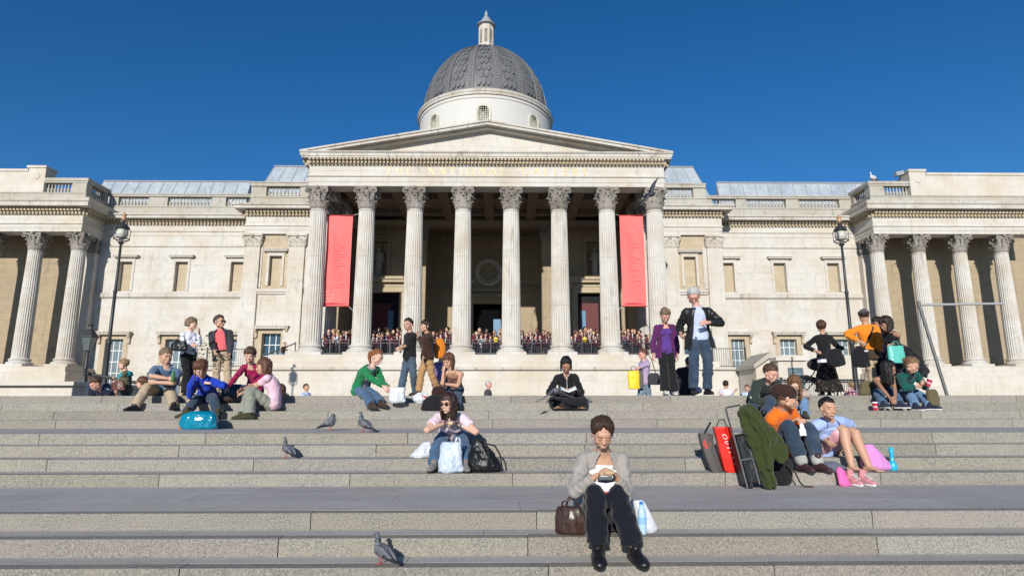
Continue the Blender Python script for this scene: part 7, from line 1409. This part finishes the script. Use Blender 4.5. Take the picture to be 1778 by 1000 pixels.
# ---- pigeons
PG = NT('pigeon_feathers')
def _pg():
    m = PG; P = m.coord(); c = m.mix(m.ramp(m.noise(18, 3, P), .35, .65), (.085, .09, .105), (.16, .165, .185)); return m.out(c, .6, .3)
PG = _pg(); PGD = plain('dark_wing_feathers', (.022, .022, .028), .5, .3); PGN = plain('green_neck_sheen', (.035, .06, .055), .35, .6); PGF = plain('pink_bird_foot', (.36, .07, .07), .6); PGW = plain('white_rump_feathers', (.55, .56, .58), .7); BEAK = plain('dark_beak', (.03, .03, .03), .5)
def pigeon(loc, yaw, label, pose='up', k=1.0, pale=False, mat=None):
    """yaw: 0 = faces right, 180 = faces left"""
    o = empty('pigeon', loc, R(yaw), label, 'pigeon'); bm_ = mat or PG
    m = MB(); V3 = lambda *a: Vector(a)*k
    if pose == 'up':
        limb(m, [V3(.050, 0, .155), V3(.035, 0, .125), V3(-.02, 0, .095), V3(-.08, 0, .058)], [.035*k, .052*k, .048*k, .02*k], 12); limb(m, [V3(.052, 0, .16), V3(.058, 0, .21), V3(.060, 0, .240)], [.034*k, .022*k, .02*k], 10); hd = V3(.067, 0, .250)
    elif pose == 'preen':
        limb(m, [V3(.045, 0, .12), V3(.03, 0, .11), V3(-.03, 0, .095), V3(-.09, 0, .06)], [.045*k, .058*k, .048*k, .02*k], 12); limb(m, [V3(.06, 0, .14), V3(.05, 0, .165), V3(.02, 0, .165)], [.034*k, .03*k, .024*k], 10); hd = V3(.01, .02, .155)
    else:
        limb(m, [V3(.08, 0, 0), V3(.04, 0, 0), V3(-.04, 0, 0), V3(-.12, 0, -.01)], [.03*k, .048*k, .045*k, .02*k], 12); hd = V3(.115, 0, .02)
    m.ell(hd, (.022*k, .019*k, .019*k), 10, 8); b = queue(m, 'body', bm_, o, .005, .004, .02, 1)
    m = MB(); d = Vector((1, 0, -.25)) if pose != 'preen' else Vector((-.6, .5, -.6)); d.normalize(); m.tube([hd+d*.016*k, hd+d*.040*k], [.006*k, .002*k], 6); m.build('beak', BEAK, o)
    if pose not in ('fly', 'glide'):
        m = MB(); m.ell(V3(.054, 0, .190), (.029*k, .028*k, .034*k), 10, 8); m.build('neck', PGN, o, smooth=True)
        for s in (-1, 1):
            m = MB(); limb(m, [V3(.030, s*.040, .140), V3(-.02, s*.048, .110), V3(-.075, s*.036, .075), V3(-.135, s*.014, .035)], [.030*k, .036*k, .026*k, .008*k], 10, side=(0, 1, 0), flat=1.0); 
            m.v = [(v[0], v[1]*1.0 if abs(v[1]) < .056*k else math.copysign(.056*k, v[1]), v[2]) for v in m.v]; w = m.build('wing', bm_, o, smooth=True)
            b2 = MB(); limb(b2, [V3(-.05, s*.050, .078), V3(-.10, s*.034, .058), V3(-.15, s*.014, .036)], [.020*k, .017*k, .006*k], 8, side=(0, 1, 0)); b2.build('wing_tip', PGD, w, smooth=True)
            l = MB(); x = .02; l.tube([V3(x, s*.022, .07), V3(x-.004, s*.022, .03), V3(x+.006, s*.022, .008)], [.006*k, .004*k, .004*k], 6)
            for a in (-.5, 0, .5, 3.14): l.tube([V3(x+.006, s*.022, .006), V3(x+.006+.026*math.cos(a), s*.022+.026*math.sin(a), .003)], .003*k, 5)
            l.build('leg', PGF, o)
        t = MB(); t.hexa([V3(-.08, -.022, .052), V3(-.19, -.030, .012), V3(-.19, .030, .012), V3(-.08, .022, .052)], [V3(-.08, -.02, .066), V3(-.19, -.028, .020), V3(-.19, .028, .020), V3(-.08, .02, .066)]); t.build('tail', PGD, o)
        if pale: t = MB(); t.ell(V3(-.055, 0, .085), (.04*k, .045*k, .03*k), 10, 8); t.build('rump', PGW, o, smooth=True)
    else:
        for s in (-1, 1):
            m = MB(); n_ = 9; rs = []
            for i in range(n_):
                u = i/(n_-1); y = s*(.03+.30*u); z = .02+.16*math.sin(u*1.5)*(-.95 if pose == 'glide' else (1 if s > 0 else -.55)); c0 = .05-.05*u*u; ch = .13*(1-u**2.2*.75); rs.append([V3(c0, y, z), V3(c0-ch*.5, y, z+.012), V3(c0-ch, y, z-.004*(i % 2)), V3(c0-ch*.5, y, z-.006)])
            m.rings(rs if s > 0 else [r[::-1] for r in rs]); m.build('wing', bm_, o, smooth=True)
        t = MB(); t.hexa([V3(-.10, -.02, -.01), V3(-.24, -.06, -.02), V3(-.24, .06, -.02), V3(-.10, .02, -.01)], [V3(-.10, -.02, .0), V3(-.24, -.06, -.012), V3(-.24, .06, -.012), V3(-.10, .02, .0)]); t.build('tail', PGD, o)
    return o
pigeon((-2.39, 8.75, lev(4)), 10, 'preening grey pigeon with a pale rump on the narrow landing at left', 'preen', 1.02, True)
pigeon((-1.78, 8.2, lev(4)), 160, 'upright dark pigeon at the edge of the narrow landing, rightmost of three', 'up', .98)
pigeon((-2.48, 7.42, lev(2)), 152, 'grey pigeon standing two steps below the narrow landing at left', 'up', .88)
pigeon((-.84, 4.63, lev(-2)), 158, 'large grey pigeon with red feet nearest the camera at the bottom', 'up', .80)
f1 = pigeon((.80, 9.70, .24), 15, 'grey pigeon flying low past the left knee of the reading woman', 'glide', 1.0); f1.rotation_euler = (R(6), R(0), R(-70))
f2 = pigeon((2.98, 12.0, 4.22), 30, 'dark grey bird flying in front of the capital of the last portico column', 'fly', 1.1, mat=plain('slate_feathers', (.05, .05, .06), .6, nz=.2)); f2.rotation_euler = (R(35), R(10), R(-60))
pigeon((30.9, 49.0, 18.40), 200, 'pale gull perched on the corner of the right roof balustrade', 'up', 3.2, mat=PGW)
# ---------------------------------------------------------------- street furniture and portico fittings
def banner(x0, x1, y, z0, z1, label, text_left):
    m = MB(); n = 10; k = 18; F_, B_ = [], []
    rs = []
    for i in range(k+1):
        z = z0+(z1-z0)*i/k; ring = []
        for j in range(n+1): u = j/n; ring.append((x0+(x1-x0)*u, y+.03*math.sin(u*5+z*1.3)+.02*math.sin(z*2.1), z))
        rs.append(ring+[(p[0], p[1]+.012, p[2]) for p in ring[::-1]])
    m.rings(rs); o = m.build('banner', M['banner'], None, smooth=False, auto=40); tag(o, label, 'banner')
    for z, d in ((z1+.03, 0), (z0-.03, 0)): b = MB(); b.tube([(x0-.05, y, z), (x1+.05, y, z)], .035, 8); b.build('batten', plain('dark_red_batten', (.35, .03, .03), .5), o)
    w = MB()
    for x, s in ((x0, -1), (x1, 1)): w.tube([(x, y, z1+.03), (x+s*.5, y-.1, z1+.16)], .015, 5); w.tube([(x, y, z0-.03), (x+s*.42, y-.1, z0-.42)], .018, 5)
    w.build('stay_wire', plain('pale_rope', (.55, .52, .5), .7), o)
    t = MB()
    if text_left:
        for i, s in enumerate(('THE', 'NATIONAL', 'GALLERY', 'LONDON')): letters(t, s, lambda u, v, w, i=i: (x0+.12+u, y-.055-w, z0+.82-.2*i+v), .11, gap=.2, total={0: .26, 1: .62, 2: .56, 3: .54}[i], depth=.004)
        t.build('banner_lettering', plain('pale_pink_ink', (.95, .48, .45), .8), o)
    t = MB(); q = random.Random(int(abs(x0)*10))
    for i in range(30):
        zz = z1-.55-i*.145
        if zz > z0+1.1: t.box(x0+.42, x0+.42+q.uniform(.35, .85), y-.055, y-.052, zz, zz+.03)
    t.build('list_of_names', plain('faint_coral_ink', (.89, .215, .20), .8), o)
    t = MB(); t.box(x0+.15, x1-.15, y-.058, y-.054, z0+.1, z0+.13); t.box(x0+.15, x0+1.0, y-.058, y-.054, z0+.16, z0+.18); t.build('small_print', plain('deep_red_ink', (.55, .05, .06), .8), o)
banner(-11.42, -9.80, 39.0, 6.28, 12.18, 'tall coral red banner in the leftmost gap of the portico', True); banner(7.58, 9.12, 39.0, 6.30, 12.24, 'tall coral red banner in the rightmost gap of the portico', False)
# railings between the columns
def railing_proto(w, h, label):
    o = empty('railing', (0, 0, 0), 0, label, 'railing', 'iron railings between the portico columns'); m = MB()
    for z in (.06, .16, h-.18, h): m.box(-w/2, w/2, -.02, .02, z-.02, z+.02)
    m.build('rail', M['iron'], o)
    for x in (-w/2, -w/6, w/6, w/2): m = MB(); m.box(x-.025, x+.025, -.03, .03, 0, h+.03); m.build('post', M['iron'], o)
    m = MB(); n = 9
    for i in range(n):
        a = -w/2+w*i/n; b = a+w/n; m.tube([(a, 0, .16), (b, 0, h-.18)], .012, 4); m.tube([(b, 0, .16), (a, 0, h-.18)], .012, 4)
    m.build('lattice', M['iron'], o); return o
ORD = ['first', 'second', 'third', 'fourth', 'fifth', 'sixth', 'seventh']
rp = railing_proto(1.72, .98, 'black iron railing in the first gap of the portico')
for k in range(7):
    o = rp if k == 0 else copy_tree(rp); o.location = (XC+3.1*(k-3), 38.35, 3.072); o['label'] = 'black iron railing in the %s gap of the portico from the left' % ORD[k]
# ---- schoolchildren on the portico
KM = {'maroon': cloth('maroon_blazer', (.075, .010, .020), 'cotton'), 'maroon2': cloth('wine_sweater', (.13, .018, .030), 'cotton'), 'white': cloth('white_school_shirt', (.62, .62, .66), 'cotton'), 'grey': cloth('grey_school_cloth', (.05, .055, .07), 'cotton'), 'blue': cloth('grey_blue_jacket', (.10, .13, .20), 'cotton')}
def kid(h, top, skin_, hair_, armpose, seed, extra=None, kind='boy'):
    rnd = random.Random(seed); m = MB(); k = h/1.4
    m.cm = 2
    for s in (-1, 1): limb(m, [(s*.08*k, 0, .70*k), (s*.085*k, rnd.uniform(-.03, .03), .36*k), (s*.09*k, rnd.uniform(-.03, .03), .04*k)], [.075*k, .055*k, .045*k], 8, k=2); limb(m, [(s*.09*k, .02, .035*k), (s*.10*k, -.10*k, .03*k)], [.04*k, .035*k], 6, k=1)
    m.cm = 1; limb(m, [(0, 0, .66*k), (0, 0, .85*k), (0, 0, 1.05*k)], [.125*k, .12*k, .13*k], 10, side=(1, 0, 0), flat=.7, k=2)
    for s in (-1, 1):
        sh = Vector((s*.145*k, 0, 1.07*k))
        if armpose[0 if s < 0 else 1] == 'u': el = sh+Vector((s*.06, -.12, -.16))*k; wr = el+Vector((-s*.10, -.10, .20))*k
        elif armpose[0 if s < 0 else 1] == 'f': el = sh+Vector((s*.05, -.08, -.21))*k; wr = el+Vector((-s*.06, -.20, .02))*k
        else: el = sh+Vector((s*.05, .02, -.23))*k; wr = el+Vector((0, -.06, -.20))*k
        m.cm = 1; limb(m, [sh, el, el.lerp(wr, .8)], [.046*k, .038*k, .034*k], 8, k=2); m.cm = 0; m.ell(wr, (.035*k,)*3, 6, 5)
    m.cm = 4
    if top != 'white': limb(m, [(0, -.088*k, .92*k), (0, -.075*k, 1.10*k)], [.028*k, .045*k], 6, k=1)
    m.cm = 0; limb(m, [(0, 0, 1.08*k), (0, -.01, 1.18*k)], [.045*k, .04*k], 8, k=1); m.ell((0, -.01*k, 1.265*k), (.080*k, .092*k, .112*k), 10, 8); m.ell((0, -.095*k, 1.255*k), (.015*k, .02*k, .02*k), 6, 4)
    m.cm = 3; m.ell((0, .022*k, 1.30*k), (.096*k, .100*k, .104*k), 10, 8)
    for q in (-1, 1): m.ell((q*.03*k, -.095*k, 1.275*k), (.014*k, .008*k, .008*k), 5, 4)
    if kind == 'girl': limb(m, [(0, .06*k, 1.30*k), (0, .085*k, 1.15*k), (0, .085*k, 1.05*k)], [.085*k, .07*k, .04*k], 8, side=(1, 0, 0), k=2)
    if extra == 'paper': m.cm = 5; m.box(-.12, .12, -.33, -.32, .80*k, 1.05*k)
    if extra == 'bag': m.cm = 5; m.ell((.02, .14*k, .92*k), (.13*k, .09*k, .17*k), 10, 8); m.ell((.0, -.17*k, .85*k), (.12*k, .07*k, .15*k), 10, 8)
    ex = plain({'paper': 'yellow_paper', 'bag': 'blue_rucksack'}.get(extra, 'white_collar'), {'paper': (.80, .52, .03), 'bag': (.06, .22, .50)}.get(extra, (.6, .6, .6)), .7)
    me = m.build('person', [skin(skin_), KM[top], KM['grey'], hm(hair_), KM['white'], ex], None, smooth=True); d = me.data; bpy.data.objects.remove(me); return d
KV = [('maroon', 'pale', 'brown', 'uf', None, 'boy', 'in dark maroon blazer'), ('maroon2', 'mid', 'black', 'ff', None, 'boy', 'in wine red sweater'), ('white', 'pale', 'blond', 'uu', None, 'girl', 'in white shirt'), ('maroon', 'dark', 'black', 'du', None, 'boy', 'in maroon blazer with black hair'),
      ('maroon2', 'pale', 'chestnut', 'fd', None, 'girl', 'in wine red sweater with long hair'), ('blue', 'mid', 'brown', 'ff', None, 'boy', 'in grey blue jacket'), ('maroon', 'tan', 'dark', 'ff', 'paper', 'girl', 'in maroon holding a yellow sheet'), ('maroon2', 'mid', 'dark', 'fu', 'bag', 'boy', 'in wine red with blue rucksack'), ('white', 'mid', 'brown', 'fd', None, 'boy', 'in white shirt with brown hair'), ('maroon', 'pale', 'blond', 'dd', None, 'girl', 'in maroon blazer with fair hair')]
KD = [kid(1.36+.02*(i % 4), v[0], v[1], v[2], v[3], i, v[4], v[5]) for i, v in enumerate(KV)]
rnd = random.Random(12)
PL = ['leftmost', 'second', 'third', 'fourth', 'fifth', 'sixth', 'seventh', 'rightmost']
for k in range(7):
    cx_ = XC+3.1*(k-3); slots = []
    for row, (y, n) in enumerate(((38.80, 7), (39.25, 7), (39.75, 6))):
        for i in range(n):
            if rnd.random() < .12: continue
            slots.append((row, cx_-1.02+2.04*(i+.5)/n+rnd.uniform(-.06, .06), y+rnd.uniform(-.12, .12)))
    for row in (0, 1, 2):
        rowp = sorted([s for s in slots if s[0] == row], key=lambda s: s[1]); used = {}
        for i, (_, x, y) in enumerate(rowp):
            vi = rnd.choice([0, 1, 3, 4, 9, 0, 1, 3, 2, 5, 0, 8, 4, 1, 3, 0, 1, 6, 7] if row == 0 else [0, 1, 3, 4, 9, 0, 1]); o = bpy.data.objects.new('person', KD[vi]); COL.objects.link(o); o.location = (x, y, 3.07); o.rotation_euler = (0, 0, rnd.choice([rnd.uniform(-.6, .6), rnd.uniform(-2.6, 2.6)])); s = rnd.uniform(.92, 1.20)*(1, 1.10, 1.2)[row]; o.scale = (s, s, s)
            w = 'leftmost' if i == 0 else ('rightmost' if i == len(rowp)-1 else PL[i]+' from left')
            tag(o, 'schoolchild %s, %s, %s row, %s portico gap' % (KV[vi][6], w, ('front', 'middle', 'back')[row], ORD[k]), 'person', 'schoolchildren behind the portico railings')
# ---- tall lamps
BRASS = plain('worn_copper', (.45, .24, .13), .4, .5, nz=.3, scale=8)
def tall_lamp(x, y, label):
    o = empty('street_lamp', (x, y, PZ), 0, label, 'street lamp', 'tall lamps in front of the gallery wings'); H = 7.25
    m = MB(); m.lathe((0, 0, 0), [(.26, 0), (.26, .35), (.20, .45), (.17, 1.0), (.19, 1.05), (.12, 1.15), (.10, 1.6), (.080, 3.2), (.10, 3.24), (.10, 3.32), (.066, 3.36), (.058, 5.2), (.078, 5.24), (.078, 5.3), (.05, 5.34), (.045, H-.12), (.10, H-.05), (.12, H)], 14); m.build('post', M['iron'], o, auto=50)
    l = MB(); 
    for a in range(4): t = math.pi/4+a*math.pi/2; l.tube([(.12*math.cos(t), .12*math.sin(t), H), (.27*math.cos(t), .27*math.sin(t), H+.12), (.29*math.cos(t), .29*math.sin(t), H+.55)], .013, 6)
    l.tube([(.27*math.cos(a), .27*math.sin(a), H+.12) for a in [2*math.pi*j/16 for j in range(17)]], .022, 6); fr = l.build('lantern_frame', M['iron'], o)
    g = MB(); g.ell((0, 0, H+.34), (.22, .22, .25), 16, 10); g.build('globe', M['lampglass'], o, smooth=True)
    h = MB(); h.lathe((0, 0, H+.54), [(.26, 0), (.25, .03), (.21, .10), (.13, .17), (.07, .23), (.06, .34)], 16); h.build('hood', M['iron'], o, auto=40)
    c = MB(); c.lathe((0, 0, H+.88), [(.07, 0), (.10, .07), (.07, .13), (.08, .20), (.11, .24), (.04, .29), (.0, .36)], 10); c.build('finial', BRASS, o, smooth=True); return o
tall_lamp(-15.1, 24, 'tall black lamp post with a round glass lantern before the left wing'); tall_lamp(13.56, 24, 'tall black lamp post with a round glass lantern before the right wing')
def short_lamp():
    x, y, z0, z1 = -13.22, 20.0, .55, 1.72; o = empty('street_lamp', (x, y, z0), 0, 'short dark lamp with a four-sided lantern on the wall at far left', 'street lamp'); h = z1-z0
    m = MB(); m.lathe((0, 0, 0), [(.16, 0), (.12, .1), (.06, .2), (.045, .6), (.07, .64), (.045, .7), (.04, h), (.08, h+.04)], 12); m.build('post', M['iron'], o, auto=40)
    g = MB(); g.lathe((0, 0, h+.05), [(.13, 0), (.22, .42)], 4, ph=math.pi/4); g.build('lantern_glass', plain('dull_lantern_glass', (.10, .12, .12), .15, .6), o); f = MB()
    for a in range(4): t = math.pi/4+a*math.pi/2; f.tube([(.13*math.cos(t), .13*math.sin(t), h+.05), (.225*math.cos(t), .225*math.sin(t), h+.48)], .014, 5)
    f.lathe((0, 0, h+.47), [(.27, 0), (.25, .04), (.12, .22), (.06, .26), (.05, .34), (.09, .38), (.0, .50)], 4, ph=math.pi/4); f.build('lantern_frame', M['iron'], o)
short_lamp()
m = MB(); m.box(-13.9, -11.25, 16.6, 20.8, PZ, .12); m.box(-13.9, -11.32, 16.7, 20.8, .122, .55); m.box(-13.9, -11.2, 16.55, 20.8, .552, .66); o = m.build('stair_wall', M['plinth'], None, bevel=.01); tag(o, 'low pale stone wall at the far left beyond the top step', 'wall')
def fence(p0, p1, h, label, pitch=.11, handrail=.03, mat=None, cat='railing', cols=None, name='railing'):
    o = empty(name, p0, 0, label, cat); d = Vector(p1)-Vector(p0); mat = mat or M['iron']; L = Vector((d.x, d.y)).length; m = MB(); n = int(L/pitch)
    for i in range(n+1): q = d*(i/n); m.tube([q, q+Vector((0, 0, h+.06))], .010, 5)
    m.build('bars', mat, o); m = MB(); m.tube([Vector((0, 0, .1)), d+Vector((0, 0, .1))], .02, 6); m.build('bottom_rail', mat, o); m = MB(); m.tube([Vector((0, 0, h)), d+Vector((0, 0, h))], handrail, 8); m.build('handrail', mat, o)
    for q in (Vector((0, 0, 0)), d): m = MB(); m.box(q.x-.035, q.x+.035, q.y-.035, q.y+.035, q.z, q.z+h+.1); m.build('post', mat, o)
    return o
fence((-13.3, 20.2, .10), (-10.9, 20.6, -.35), .95, 'dark railing with a brown handrail sloping down beside the stair wall at left', handrail=.05)
fence((-12.1, 22.6, -.1), (-9.2, 22.6, -.80), 1.05, 'second dark railing behind the teal scarf woman sloping down to the right', handrail=.07, mat=plain('dark_brown_rail', (.05, .028, .022), .5))
fence((-17.6, 37.3, 2.28), (-15.2, 37.3, 2.28), 1.1, 'thin iron railing on the podium below the left pilaster', pitch=.13, handrail=.018)
fence((12.6, 37.4, 2.28), (14.6, 37.4, 2.28), 1.15, 'thin iron railing on the podium right of the leather jacket man', pitch=.13, handrail=.018)
fence((-16.0, 41.9, 2.42), (-13.95, 41.9, 3.25), .95, 'sloping iron stair rail left of the first portico column', pitch=.25, handrail=.04)
fence((9.7, 21.8, PZ), (13.0, 21.8, PZ), 1.75, 'dark street railing behind the patterned skirt', pitch=.12)
fence((11.0, 27.5, PZ), (17.5, 27.5, PZ), 1.9, 'dark street railing farther back near the right lamp post', pitch=.14)
st = MB()
for i in range(6): st.box(-16.6+.42*i, -13.9, 40.6, 44, 2.28+.13*i if i else 2.279, 2.28+.13*(i+1))
o = st.build('side_stair', M['plinth'], None); tag(o, 'short stone stair rising to the left end of the portico', 'stair')
m = MB(); m.box(14.85, 16.35, 33.6, 36.8, PZ, 2.42); m.box(14.7, 16.5, 33.45, 36.84, 2.422, 2.62); o = m.build('stair_pedestal', M['plinth'], None, bevel=.015); tag(o, 'stone pedestal with a dark plaque below the right wing', 'pedestal')
q = MB(); q.box(15.35, 16.15, 33.52, 33.598, .75, 2.05); q = q.build('plaque', plain('blue_grey_plaque', (.09, .13, .15), .5), o)
m2 = MB()
for i in range(7): m2.box(15.43, 15.43+[.35, .62, .5, .6, .44, .58, .3][i], 33.51, 33.519, 1.86-.15*i, 1.885-.15*i)
m2.build('plaque_text_lines', plain('pale_plaque_text', (.35, .38, .38), .6), q)
m = MB(); m.hexa([(13.9, 34.3, PZ), (14.84, 34.3, PZ), (14.84, 36.8, PZ), (13.9, 36.8, PZ)], [(13.9, 34.3, 2.12), (14.84, 34.3, 2.65), (14.84, 36.8, 2.65), (13.9, 36.8, 2.12)]); m.cm = 1; m.hexa([(13.75, 34.1, 2.05), (14.695, 34.1, 2.66), (14.695, 36.83, 2.66), (13.75, 36.83, 2.05)], [(13.75, 34.1, 2.27), (14.695, 34.1, 2.95), (14.695, 36.83, 2.95), (13.75, 36.83, 2.27)])
o = m.build('ramp_wall', [M['plinth'], M['parapet']], None); tag(o, 'stone ramp wall with a sloping grey coping left of the plaque pedestal', 'wall')
m = MB(); m.lathe((0, 0, 0), [(.26, 0), (.28, .05), (.28, .9), (.30, .92), (.30, .97), (.22, 1.12), (.05, 1.2)], 18); o = m.build('litter_bin', M['iron'], None, loc=(11.62, 20.5, PZ), auto=40); tag(o, 'black litter bin beyond the top step right of the patterned skirt', 'bin'); g = MB(); g.lathe((0, 0, .70), [(.285, 0), (.285, .06)], 18, cap=False); g.build('gold_band', M['gold'], o)
# leaning pole at far right
o = empty('leaning_pole', (14.3, 20.0, PZ), 0, 'slanting grey steel pole with a horizontal bar at the far right', 'pole'); m = MB(); m.tube([(.05, 0, .35), (-.66, 0, 4.25)], .05, 8); m.build('pole', plain('dull_grey_steel', (.13, .13, .13), .45, .5, metal=.3), o)
m = MB(); m.tube([(-.60, 0, 4.12), (2.2, 0, 4.17)], .04, 8); m.build('cross_bar', plain('pale_grey_steel', (.36, .36, .35), .45), o); m = MB(); m.lathe((.05, 0, 0), [(.36, 0), (.34, .1), (.14, .55), (.07, .9)], 14); m.build('base', plain('dark_grey_concrete', (.10, .10, .10), .8), o)
# pushchair behind the patterned skirt
o = empty('pushchair', (6.95, 13.95, lev(8)), 0, 'dark folding pushchair standing behind the black cardigan woman', 'pushchair')
m = MB()
for s in (-1, 1): m.tube([(-.35, s*.2, .10), (.10, s*.2, .55), (.35, s*.2, 1.0)], .014, 6); m.tube([(.30, s*.2, .10), (-.05, s*.2, .50)], .014, 6)
m.tube([(.35, -.2, 1.0), (.35, .2, 1.0)], .016, 6); m.build('frame', M['iron'], o)
for x in (-.35, .30):
    for s in (-1, 1):
        w = MB(); w.tube([(x+.09*math.cos(a), s*.2, .10+.09*math.sin(a)) for a in [2*math.pi*j/14 for j in range(15)]], .018, 6); w.build('wheel', SOLE, o)
m = MB(); m.rings([[(-.25, -.17, .45), (-.25, .17, .45), (-.25, .17, .50), (-.25, -.17, .50)], [(.08, -.17, .34), (.08, .17, .34), (.10, .17, .40), (.10, -.17, .40)], [(.25, -.17, .85), (.25, .17, .85), (.30, .17, .85), (.30, -.17, .85)]]); m.build('seat', BLACKC, o)
m = MB(); m.ell((.12, 0, .74), (.24, .20, .15), 14, 8); m.build('hood', cloth('dark_grey_hood', (.04, .035, .035), 'cotton'), o, smooth=True)
# rooftop floodlight on the right pavilion
o = empty('floodlight', (33.35, 49.3, 18.4), 0, 'floodlight and bracket on the roof edge beside the attic block at right', 'floodlight'); m = MB(); m.tube([(0, 0, 0), (0, 0, .6)], .05, 6); m.tube([(-.5, 0, .05), (.2, 0, .5)], .04, 6); m.build('bracket', M['iron'], o); m = MB(); m.hexa([(-.35, -.25, .6), (.3, -.25, .75), (.3, .2, .75), (-.35, .2, .6)], [(-.35, -.2, .95), (.3, -.2, 1.1), (.3, .2, 1.1), (-.35, .2, .95)]); m.build('lamp_head', M['leadgrey'], o)
finalize()
